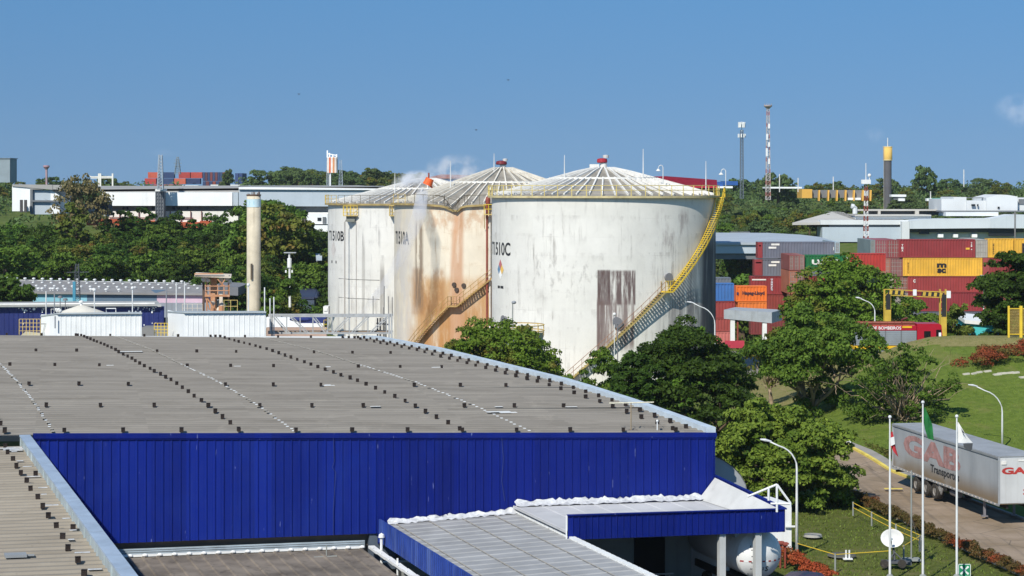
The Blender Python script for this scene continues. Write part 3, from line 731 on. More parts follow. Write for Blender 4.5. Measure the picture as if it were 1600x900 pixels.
# ------------------------------------------------------------------ storage tanks
m_yel = M('safety_yellow', '#e0bf3a', .6, 0, .1, 2, dirt=.25, dcol='#8a7440')
m_yeld = M('faded_yellow', '#c9b06a', .75, 0, .15, 2, dirt=.45, dcol='#7a6340')
m_tan = M('stained_stair', '#a98a55', .8, 0, .2, 2, dirt=.4, dcol='#6a5030')
m_red = M('pipe_red', '#8a4436', .6, 0, .15, 1)
m_rod = M('rod_white', '#dcdcd8', .5)
m_ink = M('sign_black', '#2c2d30', .8)
def shellmat(kind):
    n = N('tank_shell_'+kind)
    uv = n.new('ShaderNodeUVMap').outputs[0]
    sp = n.new('ShaderNodeSeparateXYZ'); n.set(sp.inputs[0], uv); u, v = sp.outputs[0], sp.outputs[1]
    def nz(sx_, sy, sc_, det=5, ro=.6, off=(0, 0, 0)): return n.noise(n.map(uv, (sx_, sy, 1), off), sc_, det, ro)
    base = {'C': '#e2e0d8', 'A': '#e0d6c2', 'B': '#e0ded8'}[kind]
    k = n.mix(n.rng(nz(1, 1, .25), .3, .7), tuple(c*.88 for c in hexc(base)), hexc(base))
    # plate seams
    br = n.new('ShaderNodeTexBrick'); wv = n.new('ShaderNodeVectorMath', operation='ADD'); n.set(wv.inputs[0], uv); n.set(wv.inputs[1], (0, .31, 0)); n.set(br.inputs['Vector'], wv.outputs[0]); br.offset = .37
    br.inputs['Scale'].default_value = 1; br.inputs['Brick Width'].default_value = 6.1; br.inputs['Row Height'].default_value = 1.9
    br.inputs['Mortar Size'].default_value = .035; br.inputs['Mortar Smooth'].default_value = .4
    br.inputs['Color1'].default_value = (1, 1, 1, 1); br.inputs['Mortar'].default_value = (1, 1, 1, 1); br.inputs['Color2'].default_value = (.95, .95, .94, 1)
    k = n.mix(1., k, br.outputs['Color'], 'MULTIPLY')
    seam = n.math('MULTIPLY', br.outputs['Fac'], n.rng(nz(.5, .5, .5), .46, .68, .02, .32))
    sc_ = {'C': '#9b978f', 'A': '#a98d68', 'B': '#a3a09a'}[kind]
    k = n.mix(seam, k, hexc(sc_))
    # fine vertical streaks
    s1 = n.rng(nz(1.5, .10, 1.2, 6, .7), .50, .74); s2 = n.rng(nz(.35, .3, .6, 5, .6, (3, 9, 0)), .42, .62)
    stc = {'C': '#8d8780', 'A': '#a5855c', 'B': '#8f8c8a'}[kind]
    k = n.mix(n.math('MULTIPLY', n.math('MULTIPLY', s1, s2), {'C': .85, 'A': .6, 'B': .8}[kind]), k, hexc(stc))
    # blotches hanging under the seams
    fr = n.math('FRACT', n.math('DIVIDE', v, 1.9)); bl = n.math('MULTIPLY', n.rng(fr, .25, 1, 0, 1), n.rng(nz(1.1, .5, .9, 6, .7, (1, 4, 0)), .5, .7))
    k = n.mix(n.math('MULTIPLY', bl, .38), k, hexc(stc))
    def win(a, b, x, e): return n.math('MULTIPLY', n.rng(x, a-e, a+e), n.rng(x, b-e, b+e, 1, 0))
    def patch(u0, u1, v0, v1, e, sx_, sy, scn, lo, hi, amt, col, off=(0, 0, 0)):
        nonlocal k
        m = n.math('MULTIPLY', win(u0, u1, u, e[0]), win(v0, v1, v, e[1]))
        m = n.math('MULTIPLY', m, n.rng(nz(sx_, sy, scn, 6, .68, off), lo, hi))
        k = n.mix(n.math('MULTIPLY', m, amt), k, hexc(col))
    if kind == 'C':
        patch(-1.12, 2.75, 8.0, 11.5, (.09, .16), 1.8, .16, 1.1, .36, .56, .95, '#5d4a48')
        patch(-1.15, .15, 8.0, 11.55, (.06, .1), 2.5, .3, 1.3, .25, .45, .7, '#574543', (4, 0, 0))
        patch(-1.2, 2.6, 3.5, 8.5, (.12, .7), 1.6, .10, 1.2, .36, .56, .9, '#7a6a66', (2, 5, 0))
        patch(-1.2, -.4, 2, 8.5, (.06, .5), 1.6, .10, 1.2, .30, .50, .8, '#6a5854', (2, 2, 0))
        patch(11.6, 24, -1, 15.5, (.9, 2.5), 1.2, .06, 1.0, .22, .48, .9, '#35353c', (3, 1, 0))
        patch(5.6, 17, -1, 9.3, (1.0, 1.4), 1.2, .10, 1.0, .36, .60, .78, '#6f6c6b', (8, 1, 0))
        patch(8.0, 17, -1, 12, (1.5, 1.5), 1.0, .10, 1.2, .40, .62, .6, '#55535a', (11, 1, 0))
        patch(5.2, 9.5, 13.0, 17.5, (.5, .7), 1.6, .3, .9, .46, .66, .55, '#8c7f7c', (5, 2, 0))
        patch(-9, 0, 8.5, 13, (1.2, 1.2), 1.2, .5, 1.1, .52, .68, .5, '#84807a', (6, 6, 0))
    if kind == 'A':
        patch(-13.0, 2, -1, 9.6, (1.2, .7), .45, .10, .9, .30, .58, .85, '#bd9462', (1, 1, 0))
        patch(-10.5, 14, -1, 7.2, (1.2, 2.2), .8, .10, .9, .34, .6, .75, '#a9753f', (3, 7, 0))
        patch(-12.2, -7.0, 5.2, 10.6, (.4, .4), .6, .3, .7, .36, .52, .6, '#9a6c40', (9, 2, 0))
        patch(-11.6, -10.2, 6, 16.0, (.25, 1.0), 2.2, .16, 1.1, .40, .52, .8, '#756453', (2, 2, 0))
        patch(-6.2, -4.6, 2, 17.6, (.3, .4), .6, .06, .9, .30, .5, .8, '#b98d6c', (0, 3, 0))
        patch(-18, -12.3, -1, 18, (1.2, 1), .7, .3, .9, .36, .6, .7, '#c3beb8', (4, 4, 0))
        patch(-10, -1, 15.2, 18, (1, .5), 1.0, .6, .9, .42, .6, .5, '#b7895f', (7, 4, 0))
    if kind == 'B':
        patch(-8.4, -7.9, -1, 13, (.1, 1.5), .7, .07, .9, .3, .5, .4, '#77716c', (1, 0, 0))
        patch(-5.6, -5.0, -1, 10, (.1, 1.5), .7, .07, .9, .3, .5, .7, '#77716c', (4, 0, 0))
        patch(-14, 4, -1, 6.5, (1, 2), 1.0, .12, 1.0, .45, .66, .6, '#98938e', (5, 5, 0))
    n.bsdf(k, .78, 0, n.bump(nz(1, 1, 1.3), .15, .05), .25); return n.m
m_cone = M('tank_roof', '#918c82', .85, 0, .25, .5, dirt=.75, dcol='#625a4f')
m_conea = M('tank_roof_soot', '#8f8a80', .88, 0, .25, .6, dirt=.7, dcol='#6b5f50')
m_rib = M('tank_rib', '#e3e1da', .7, 0, .08, 1, dirt=.25, dcol='#a8a196')
m_riba = M('tank_rib_tan', '#dbd5c7', .75, 0, .12, 1, dirt=.45, dcol='#99876a')
def tank(name, label, c, R_, zr, za, kind, rail_a, dent=None):
    t = thing(name, label, 'tank', V((c.x, c.y, 0)), 'tall white fuel storage tanks')
    def fix(p):
        if not dent: return p
        a = math.atan2(p.x-c.x, -(p.y-c.y)); r = math.hypot(p.x-c.x, p.y-c.y)
        for (da, wz, dz, dr, wa) in dent:
            g_ = math.exp(-((a-da)/wa)**2)
            hz = sst(wz, zr, p.z); near = sst(.45, 1, r/R_)
            p = p-V((0, 0, dz*g_*hz*near)); k = 1-dr*g_*hz*near/max(r, 1)
            p = V((c.x+(p.x-c.x)*k, c.y+(p.y-c.y)*k, p.z))
        return p
    # shell with uv (u = arc length, v = height)
    nseg, nz = 160, 14; sh = MB(); zs = [-.3+(zr+.3)*i/nz for i in range(nz+1)]
    rows = [[fix(c+V((R_*math.sin(a), -R_*math.cos(a), z))) for a in [-math.pi+2*math.pi*k/nseg for k in range(nseg+1)]] for z in zs]
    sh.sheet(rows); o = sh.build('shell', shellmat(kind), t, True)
    ul = o.data.uv_layers.new(name='UVMap'); m = nseg+1
    idx = np.zeros(len(o.data.loops), dtype=np.int32); o.data.loops.foreach_get('vertex_index', idx)
    uv = np.stack([(-math.pi+2*math.pi*(idx % m)/nseg)*R_, np.array(zs)[idx//m]], 1); ul.data.foreach_set('uv', uv.astype(np.float32).ravel())
    # cone roof, ribs, rings
    def rz(r): return za-(za-zr-.12)*(r/R_)-(0.10 if r < 1.2 else 0)
    rf = MB(); na = 120
    rows = [[fix(V((c.x+r*math.sin(a), c.y-r*math.cos(a), rz(r)))) for a in [2*math.pi*k/na for k in range(na+1)]] for r in (R_+.04, R_*.93, R_*.8, R_*.6, R_*.4, R_*.2, 1.0, .01)]
    rf.sheet(rows); rf.build('roof', m_conea if kind == 'A' else m_cone, t)
    rb = MB(); nr = 56
    for k in range(nr):
        a = 2*math.pi*(k+.5)/nr; u_ = V((math.sin(a), -math.cos(a), 0)); r0 = 1.2 if k % 2 == 0 else R_*.46
        pts = [fix(V((c.x, c.y, rz(r)+.09))+u_*r) for r in [R_*.985-(R_*.985-r0)*i/6 for i in range(7)]]
        for p, q in zip(pts, pts[1:]): rb.bar(p, q+(q-p).normalized()*.05, .15, .24)
    rb.build('roof_rib', m_riba if kind == 'A' else m_rib, t)
    rg = MB()
    for r in (R_*.48,):
        for k in range(72):
            a, b = 2*math.pi*k/72, 2*math.pi*(k+1)/72
            rg.bar(V((c.x+r*math.sin(a), c.y-r*math.cos(a), rz(r)+.13)), V((c.x+r*math.sin(b), c.y-r*math.cos(b), rz(r)+.13)), .2, .22)
    rg.build('roof_ring', m_rib, t)
    # rim walkway and toe plate
    wk = MB(); ring = lambda r, z: [fix(V((c.x+r*math.sin(a), c.y-r*math.cos(a), z))) for a in [2*math.pi*k/na for k in range(na+1)]]
    wk.sheet([ring(R_-.02, zr-.10), ring(R_+.42, zr-.10), ring(R_+.42, zr+.12), ring(R_+.02, zr+.12)])
    wk.build('rim_walkway', M('rim_pale', '#c6b88c', .8, 0, .15, 1, dirt=.5, dcol='#83714c') if kind == 'C' else M('rim_brown_yellow', '#a08c5c', .85, 0, .2, 1, dirt=.6, dcol='#5f4f36'), t)
    hr = MB(); hd = MB(); rr_ = R_+.38
    for (a0, a1, dk) in rail_a:
        mb = hd if dk else hr; n = max(2, int((a1-a0)*R_/1.45)); pts = []
        for k in range(n+1):
            a = a0+(a1-a0)*k/n; p = fix(V((c.x+rr_*math.sin(a), c.y-rr_*math.cos(a), zr+.1)))
            mb.tube([p, p+UP*1.08], .035 if dk else .045, 5); pts.append(p)
        for h in ((1.08,) if dk else (1.08, .6)): mb.tube([p+UP*h for p in pts], .03 if dk else .035, 5)
    if hr.v: hr.build('handrail', m_yeld if kind != 'C' else M('rail_yellow_pale', '#d8c478', .65, 0, .12, 2, dirt=.3, dcol='#8d7a4a'), t)
    if hd.v: hd.build('handrail', M('rail_dark', '#6b6350', .8), t)
    return t, fix, rz
def stair(t, c, r0, r1, segs, mat, railm, name='spiral_stair'):
    tr = MB(); rl = MB(); up_ = UP
    for (a0, z0, a1, z1_) in segs:
        ln = (r0+r1)/2*abs(a1-a0)
        if abs(z1_-z0) < .02:
            n = max(2, int(ln/.3)); top = []
            for k in range(n):
                q = [V((c.x+r*math.sin(a), c.y-r*math.cos(a), z0-.1)) for a, r in ((a0+(a1-a0)*k/n, r0), (a0+(a1-a0)*(k+1)/n, r0), (a0+(a1-a0)*(k+1)/n, r1), (a0+(a1-a0)*k/n, r1))]
                tr.prism(q, UP*.1)
        else:
            n = int(abs(z1_-z0)/.215)
            for k in range(n):
                a = a0+(a1-a0)*(k+.5)/n; z = z0+(z1_-z0)*(k+.6)/n
                u_ = V((math.sin(a), -math.cos(a), 0)); w_ = V((math.cos(a), math.sin(a), 0))
                p = V((c.x, c.y, z))+u_*r0-w_*.13; tr.obox(p, u_*(r1-r0), w_*.25, UP*.045)
        m = max(3, int(ln/.8)); 
        for r in (r0, r1):
            pts = [V((c.x+r*math.sin(a), c.y-r*math.cos(a), z)) for a, z in [(a0+(a1-a0)*k/m, z0+(z1_-z0)*k/m) for k in range(m+1)]]
            for p, q in zip(pts, pts[1:]): tr.bar(p-UP*.06, q-UP*.06, .05, .16)
            if r == r1 or True:
                for i, p in enumerate(pts): 
                    if r == r1 or i in (0, m): rl.tube([p, p+UP*1.05], .028, 5)
                if r == r1:
                    for h in (1.05, .55): rl.tube([p+UP*h for p in pts], .03, 5)
    o = tr.build(name, mat, t); rl.build('stair_rail', railm, t); return o
def rod(t, p, h): MB().tube([p, p+UP*h], [.07, .03], 6).build('lightning_rod', m_rod, t)
def on(c, r, a, z): return V((c.x+r*math.sin(a), c.y-r*math.cos(a), z))
rad = math.radians
# ---- largest tank
cC = V((9.83, 220, 0)); RC = 12.0; zC = 18.96
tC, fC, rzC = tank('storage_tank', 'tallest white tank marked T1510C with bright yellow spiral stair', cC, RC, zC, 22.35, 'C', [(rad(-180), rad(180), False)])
stair(tC, cC, RC+.12, RC+1.0, [(rad(26.5), 9.35, rad(30.5), 9.35), (rad(30.5), 9.35, rad(76), 18.9), (rad(76), 18.9, rad(82), 18.9)], m_yel, m_yel)
stair(tC, cC, RC+.12, RC+1.0, [(rad(-20), 0, rad(26.4), 9.3)], M('stair_dull', '#a8955a', .75, 0, .15, 2, dirt=.5, dcol='#5e5040'), M('rail_rust', '#94705a', .8), 'lower_stair')
bx = MB(); p = V((cC.x, cC.y, 22.3)); bx.lathe([(.38, -.15), (.38, .55), (0, .56)], p, 12); bx.build('vent_neck', m_rib, tC)
bx = MB(); bx.lathe([(.5, .0), (.58, .1), (.54, .42), (.2, .5)], p+V((-.15, 0, .28)), 14); bx.build('vent_cap', M('cap_red', '#9c2430', .6, 0, .1), tC)
bx = MB(); bx.lathe([(.30, 0), (.34, .3), (0, .36)], p+V((.25, 0, .8)), 10); bx.build('vent_hood', M('hood_grey', '#c9c7c2', .6), tC)
bx = MB(); bx.box(p+V((-1.0, -.2, -.12)), (1.0, .8, .5)); bx.build('roof_manhole', m_rib, tC)
def ttext(txt, c, R_, px, py, w, h, t, px_w=None, fix=lambda p: p):
    # painted on the curved shell: w metres of arc from photo column px, baseline row py
    a = math.asin(max(-1, min(1, ((px-800)/F*(c.y-R_*.3)-c.x)/R_)))
    y = c.y-R_*math.cos(a); a = math.asin(max(-1, min(1, ((px-800)/F*y-c.x)/R_))); y = c.y-R_*math.cos(a)
    z0 = CZ-(py-HZ)*y/F
    mb = MB(); mb.text(txt, (0, 0, 0), (1, 0, 0), (0, 0, 1), w, h, fn=lambda s, q: on(c, R_+.02, a+s/R_, z0+q)); mb.v = [fix(v) for v in mb.v]
    return mb.build('tank_number', m_ink, t)
ttext('T1510C', cC, RC, 769.5, 397.5, 5.6, 1.4, tC)
def diamond(c, R_, px, py, t):
    a = math.asin(((px-800)/F*(c.y-R_*.5)-c.x)/R_); y = c.y-R_*math.cos(a); a = math.asin(((px-800)/F*y-c.x)/R_); z = CZ-(py-HZ)*y/F
    s = .82
    for (du, dv, col) in ((0, .5, '#b4696a'), (-.5, 0, '#6a8ca8'), (.5, 0, '#dcb25c'), (0, -.5, '#efefea')):
        q = [(du*s*1.0, dv*s*1.35+.62*s), (du*s*1.0+.5*s, dv*s*1.35), (du*s*1.0, dv*s*1.35-.62*s), (du*s*1.0-.5*s, dv*s*1.35)]
        MB().poly([on(c, R_+.022, a+u/R_, z+v) for u, v in q][::-1]).build('hazard_diamond', M('diamond'+col, col, .8), t)
    MB().poly([on(c, R_+.022, a+u/R_, z+v) for u, v in ((-.75, -2.0), (.75, -2.0), (.75, -1.72), (-.75, -1.72))]).build('name_strip', m_ink, t)
diamond(cC, RC, 782, 421, tC)
for px, h in ((882, 2.6), (1005, 3.2), (1103, 3.4)):
    y = 216 if px < 1100 else 219.5; x = (px-800)*y/F; a = math.atan2(x-cC.x, -(y-cC.y)); rod(tC, V((x, y, rzC(math.hypot(x-cC.x, y-cC.y)))), h)
def gooseneck(px, ytop, ybase, y, t):
    p = V(((px-800)*y/F, y, CZ-(ybase-HZ)*y/F)); z = CZ-(ytop-HZ)*y/F
    m = MB(); m.tube([p, V((p.x, y, z-.25)), V((p.x-.1, y, z-.05)), V((p.x-.25, y, z)), V((p.x-.42, y, z-.1)), V((p.x-.5, y, z-.35))], .04, 6)
    m.lathe([(.08, .12), (.26, -.1), (0, -.16)], V((p.x-.5, y, z-.5)), 10); m.build('rim_lamp', m_rod, t)
gooseneck(1036, 258, 286, 213.5, tC); gooseneck(1134, 264, 294, 216.5, tC)
# shell fittings on the largest tank
for (px, py, r) in ((1040, 432, .38), (963, 502, .42), (790, 504, .4)):
    y = 210 if px < 1000 else 212; a = math.asin(((px-800)/F*y-cC.x)/RC); m = MB()
    z = CZ-(py-HZ)*y/F; n_ = on(V((0, 0, 0)), 1, a, 0)
    m.tube([on(cC, RC-.05, a, z), on(cC, RC+.3, a, z)], [r, r], 16); m.tube([on(cC, RC+.3, a, z), on(cC, RC+.36, a, z)], [r*1.25, r*1.25], 16); m.build('manhole', M('manhole_grey', '#77777a', .6, 0, .1), tC)
# ---- stained tank
cA = V((-1.07, 245, 0)); RA = 13.0; zA = 17.97
tA, fA, rzA = tank('storage_tank', 'fire damaged tank marked 1510A, stained orange brown with dented rim', cA, RA, zA, 22.55, 'A', [(rad(-75), rad(-58), False), (rad(-56), rad(40), True)], dent=[(rad(-25.5), 9, .62, .8, .06), (rad(-25.5), 13.5, .22, .2, .25)])
stair(tA, cA, RA+.12, RA+.95, [(rad(-57), .0, rad(-26.5), 6.5), (rad(-26.5), 6.5, rad(-22), 6.5), (rad(-22), 6.5, rad(38), 17.9)], m_tan, m_tan)
p = V((cA.x, cA.y, 22.5)); bx = MB(); bx.lathe([(.38, -.15), (.38, .4), (0, .41)], p, 12); bx.build('vent_neck', m_rib, tA)
bx = MB(); bx.lathe([(.62, .0), (.7, .1), (.62, .4), (.2, .5)], p+V((-.2, 0, .15)), 14); bx.build('vent_cap', M('cap_maroon', '#6e2229', .6, 0, .1), tA)
bx = MB(); bx.lathe([(.28, 0), (.3, .3), (0, .36)], p+V((.25, 0, .55)), 10); bx.build('vent_hood', MATS['hood_grey'], tA)
ttext('T1510A', cA, RA, 610 if False else 618.2, 381, 4.6, 1.55, tA)
for px, y, h in ((772, 243, 2.2), (704, 240, 3.2)):
    x = (px-800)*y/F; rod(tA, V((x, y, rzA(math.hypot(x-cA.x, y-cA.y)))), h)
fp = MB(); q = 236*7000/F/K*K
y = 231.5; x0 = (757-800)*y/F; zp = CZ-(335-HZ)*y/F
m = MB(); m.box((x0+.5, y-.2, zp), (1.1, 1.1, .1)); [m.bar((x0+.5+dx, y+.4, zp-1.6), (x0+.5+dx, y-.7, zp), .08) for dx in (-.5, .5)]; m.build('platform', m_yeld, tA)
m = MB(); 
for dx in (0, .5, 1.0):
    for dy in (-.7, .3): m.tube([(x0-.03+dx, y+dy, zp), (x0-.03+dx, y+dy, zp+1.15)], .035, 5)
for h in (.6, 1.12): m.tube([(x0-.03, y+.3, zp+h), (x0-.03, y-.7, zp+h), (x0+1, y-.7, zp+h), (x0+1, y+.3, zp+h)], .04, 5)
m.build('platform_rail', m_yel, tA)
m = MB(); xp = (761-800)*y/F; m.tube([(xp, y-.1, 2.5), (xp, y-.1, zp+1.4)], .12, 8); m.lathe([(.26, 0), (.3, .5), (.2, .8), (0, .85)], (xp+.1, y-.1, zp+1.2), 10); m.build('foam_pipe', m_red, tA)
m = MB(); xp = (765.5-800)*y/F; m.tube([(xp, y+.2, 2), (xp, y+.2, zp)], .1, 8); m.tube([(xp-.4, y+.4, 9.5), (xp+.4, y-.4, 9.5)], .16, 6); m.build('white_pipe', m_rib, tA)
for px, py in ((710, 445), (714, 453), (725, 446)):
    y2 = 232.8; a = math.asin(((px-800)/F*y2-cA.x)/RA); z = CZ-(py-HZ)*y2/F; m = MB(); m.tube([on(cA, RA-.02, a, z), on(cA, RA+.2, a, z)], .26, 12); m.build('manhole', M('manhole_dark', '#4c4038', .7), tA)
# twisted rail at the dent
m = MB(); 
for a, dz, ln in ((-31, .0, 1.0), (-28.5, -.3, .9), (-24, -.4, 1.0), (-22, -.2, .9), (-19, .1, 1.0)):
    b_ = on(cA, RA+.2, rad(a), zA+.1+dz*.8); m.bar(b_, b_+V((.5*math.sin(a), -.2, ln)), .06)
m.tube([on(cA, RA+.2, rad(a), zA+z) for a, z in ((-36, 1.1), (-31, .95), (-28, .2), (-25.5, -.35), (-22, .4), (-20, 1.0), (-16, 1.15))], .04, 5)
m.build('bent_rail', M('bent_rail', '#4f4638', .8), tA)
# ---- rear tank
cB = V((-11.2, 270, 0)); RB = 13.0; zB = 17.75
tB, fB, rzB = tank('storage_tank', 'rear white tank marked 1510B at the left with grey vertical pipes', cB, RB, zB, 21.3, 'B', [(rad(-100), rad(-58), False), (rad(-56), rad(60), True)])
ttext('T1510B', cB, RB, 511.0 if False else 514.6, 375.5, 5.2, 1.3, tB)
a = rad(-66); z = CZ-(394-HZ)*.0825
m = MB()
for s_, d in ((-.5, .45),): pass
m.poly([on(cB, RB+.02, a+u/RB, z+v) for u, v in ((-.9, .3), (0, -.9), (.9, .3), (0, 1.5))][::-1]); m.build('hazard_diamond', M('diamond_pale', '#c9c3bd', .8), tB)
m = MB(); m.poly([on(cB, RB+.02, a+u/RB, z+v) for u, v in ((-.8, -1.45), (1.1, -1.45), (1.1, -1.1), (-.8, -1.1))]); m.build('name_strip', m_ink, tB)
for k, (px, py, wpx, hpx) in enumerate(((548, 345, 22, 22), (613, 345, 8, 20))):
    y = 260.4 if k == 0 else 257.3; x = (px-800)*y/F; s = y/F; w_ = wpx*s; z = CZ-(337-HZ)*s; m = MB()
    m.box((x, y-.3, z), (w_, 1.0, .1)); m.build('platform', m_yeld, tB)
    m = MB(); nx = 4 if k == 0 else 2
    for i in range(nx+1): 
        for dy in (-.8, .2): m.tube([(x-w_/2+w_*i/nx, y+dy, z), (x-w_/2+w_*i/nx, y+dy, z+1.25)], .035, 5)
    for h in (.45, .85, 1.25): m.tube([(x-w_/2, y+.2, z+h), (x-w_/2, y-.8, z+h), (x+w_/2, y-.8, z+h), (x+w_/2, y+.2, z+h)], .035, 5)
    m.build('platform_rail', m_yel if k == 0 else m_yeld, tB)
    if k == 0:
        m = MB(); m.box((x, y-.1, z-.4), (w_*.6, .7, .75)); m.build('foam_chamber', M('chamber_grey', '#7e8078', .7), tB)
        for dx in (-w_*.42, w_*.42):
            m = MB(); m.tube([(x+dx, y-.15, 0), (x+dx, y-.15, z-.8), (x+dx*.5, y-.15, z-.3)], .085, 6); m.build('riser_pipe', M('riser_grey', '#a9a49e', .7), tB)
m = MB()
for py in (438, 468): 
    m.tube([on(cB, RB+.05, rad(a), CZ-(py-HZ)*.0805) for a in (-58, -48, -40, -32, -25)], .03, 5)
m.build('spray_ring', M('ring_grey', '#8c8984', .7), tB)
rod(tB, V(((617-800)*262/F, 262, rzB(8))), 2.6)
# burst roof hatch lying on the rear tank roof
ha = thing('burst_roof_hatch', 'bright orange burst hatch cap tipped over on the rear tank roof', 'hatch', V((-10.9, 268, 21)))
m = MB(); y = 262; X = lambda px: (px-800)*y/F; Z = lambda py: CZ-(py-HZ)*y/F
m.tube([(X(672), y, Z(279)), (X(667.5), y, Z(289))], [.52, .62], 14); m.build('drum', M('hatch_orange', '#e2622a', .6, 0, .15, 2), ha)
m = MB(); m.tube([(X(665), y, Z(283)), (X(672), y, Z(290)), (X(678), y, Z(296))], [.16, .14, .1], 6); m.tube([(X(670), y, Z(279)), (X(670), y, Z(270))], .1, 6); m.build('bent_pipe', M('hatch_rust', '#93402a', .8), ha)
# ---- small tank between
st_ = thing('small_tank', 'small pale tank with yellowish top rail between the two big tanks', 'tank', V((2.0, 200, 0)))
cS = P(806, 0, 430); cS.z = 0; rs = 2.62; zt = CZ-(517-HZ)*S(430)
m = MB(); m.lathe([(rs, 0), (rs, zt-.6)], cS, 32); m.build('shell', M('small_tank_blue', '#a9b4be', .6, 0, .1, .6, streak=.4), st_, True)
m = MB(); m.lathe([(rs+.05, zt-.6), (rs+.05, zt-.1), (0, zt+.15)], cS, 32); m.build('top', M('small_tank_top', '#c9bb9a', .8, 0, .12, .8, dirt=.3), st_)
m = MB(); 
for h in (0, .55): m.lathe([(rs+.1, zt+h), (rs+.18, zt+h+.06), (rs+.1, zt+h+.1)], cS, 32)
for k in range(14): a = 2*math.pi*k/14; m.tube([on(cS, rs+.12, a, zt-.4), on(cS, rs+.12, a, zt+.6)], .04, 5)
m.build('handrail', m_yeld, st_)
lp2 = thing('tank_lamp', 'slim lamp post with a round head above the small pale tank', 'lamp', P(801, 520, 425))
m = MB(); p = P(801, 512, 425); q_ = P(801, 474, 425); m.tube([p, q_], .05, 6); m.build('pole', m_wallg, lp2); m = MB(); m.ball(P(803, 472.5, 425), .2, 10, 6, (1.2, 1, .8)); m.build('lamp_head', M('lamp_grey', '#8c9094', .5), lp2)
vp_ = MB(); p = P(789, 512, 424); vp_.tube([p, P(789, 506, 424)], .12, 8); vp_.ball(P(789, 503, 424), .4, 12, 8); tag(vp_.build('vent_ball', MATS['manhole_grey']), 'round grey vent ball on top of the small tank', 'vent')
# floodlights near the lower stair
for i, (px, p0, p1, lab) in enumerate(((965, 538, 505, 'dark oval mirror disc on a post in front of the purple-brown patch'), (960, 500, 489, 'small pale lamp above the oval mirror disc'))):
    m = MB(); q = 440
    if i == 0: m.tube([P(px, 620, q), P(px, p1, q)], .05, 6); m.tube([P(px-2, 501, q), P(px-1.8, 501, q)+V((0, -.12, 0))], .38, 14)
    else: m.tube([P(px, 600, q), P(px, 492, q)], .04, 6); m.ball(P(px, 491, q), .17, 8, 6)
    tag(m.build('mirror' if i == 0 else 'tank_lamp', MATS['manhole_grey'] if i == 0 else m_rod), lab, 'mirror' if i == 0 else 'lamp')
# ------------------------------------------------------------------ grass, road and the right hand bank
def grassmat(name, a, b, c_, amt=.8):
    n = N(name); o = n.coord(); f = n.noise(o, .25, 6, .62); g = n.noise(o, 1.7, 6, .7); h = n.noise(o, 9, 3, .7)
    k = n.mix(n.rng(g, .35, .65), hexc(a), hexc(b)); k = n.mix(n.rng(f, .52, .72, 0, amt), k, hexc(c_))
    k = n.mix(n.rng(h, .35, .7, 0, .35), k, tuple(x*.5 for x in hexc(a)))
    n.bsdf(k, .95, 0, n.bump(h, .6, .08), .1); return n.m
m_lawn = grassmat('lawn_grass', '#515a29', '#636a35', '#77704a', .9)
m_bank = grassmat('bank_grass', '#586a29', '#6b7c34', '#7d7a48', .75)
m_dry = grassmat('dry_grass', '#7d7a4a', '#8f865a', '#66702f')
def patchsheet(q0, q1, fx0, fx1, nq, nx, dz, mat, name, sdf=None):
    rows = []
    for i in range(nq+1):
        q = q0+(q1-q0)*i/nq; a, b = fx0(q), fx1(q)
        r = []
        for k in range(nx+1):
            x = a+(b-a)*k/nx; r.append(V((x, q*K, H(x, q*K)+dz)))
        rows.append(r)
    o = MB().sheet(rows).build(name, mat, smooth=True, loc=(0, 0, 0)); return tag(o, kind='structure')
nearx = [(200, 30.0), (232, 26.5), (290, 22.2), (339, 19.0), (420, 15.5), (560, 9)]
farx = [(200, 38.0), (270, 30.9), (312, 27.2), (339, 25.2), (420, 21), (560, 15)]
NX = lambda q: interp(q, nearx); FX = lambda q: interp(q, farx)
n = N('road_asphalt'); o = n.coord(); k = n.mix(n.rng(n.noise(o, .3, 6, .6), .3, .7), hexc('#86755f'), hexc('#a08e7b'))
k = n.mix(n.math('MULTIPLY', n.rng(n.noise(n.map(o, (1.3, .035, 1)), 1.0, 4, .6), .5, .68), .55), k, hexc('#5f574d'))
k = n.mix(n.math('MULTIPLY', n.rng(n.noise(o, 1.6, 8, .75), .56, .7), .5), k, hexc('#6f665a'))
vo_ = n.new('ShaderNodeTexVoronoi', feature='DISTANCE_TO_EDGE'); n.set(vo_.inputs['Vector'], o); vo_.inputs['Scale'].default_value = .28
k = n.mix(n.rng(vo_.outputs['Distance'], .0, .018, .6, 0), k, hexc('#4e473f')); n.bsdf(k, .9, 0, n.bump(n.noise(o, 14, 4), .2, .03), .25); m_road = n.m
patchsheet(190, 348, lambda q: -2 if q > 242 else 12, NX, 40, 16, .004, m_lawn, 'lawn')
patchsheet(190, 344, NX, FX, 40, 6, .012, m_road, 'road')
patchsheet(200, 398, lambda q: FX(q) if q < 350 else 15, lambda q: 62, 99, 40, .03, m_bank, 'grass_bank')
patchsheet(396, 470, lambda q: 20, lambda q: 75, 37, 24, .05, m_dry, 'dry_grass_crest')
patchsheet(480, 575, lambda q: 12, lambda q: 40, 8, 12, .03, M('yard_concrete', '#8a857c', .9, 0, .15, .3, dirt=.4), 'concrete_yard')
patchsheet(352, 580, lambda q: -60, lambda q: 7, 14, 14, .006, M('site_concrete', '#8f8a80', .9, 0, .15, .2, dirt=.5), 'site_paving')
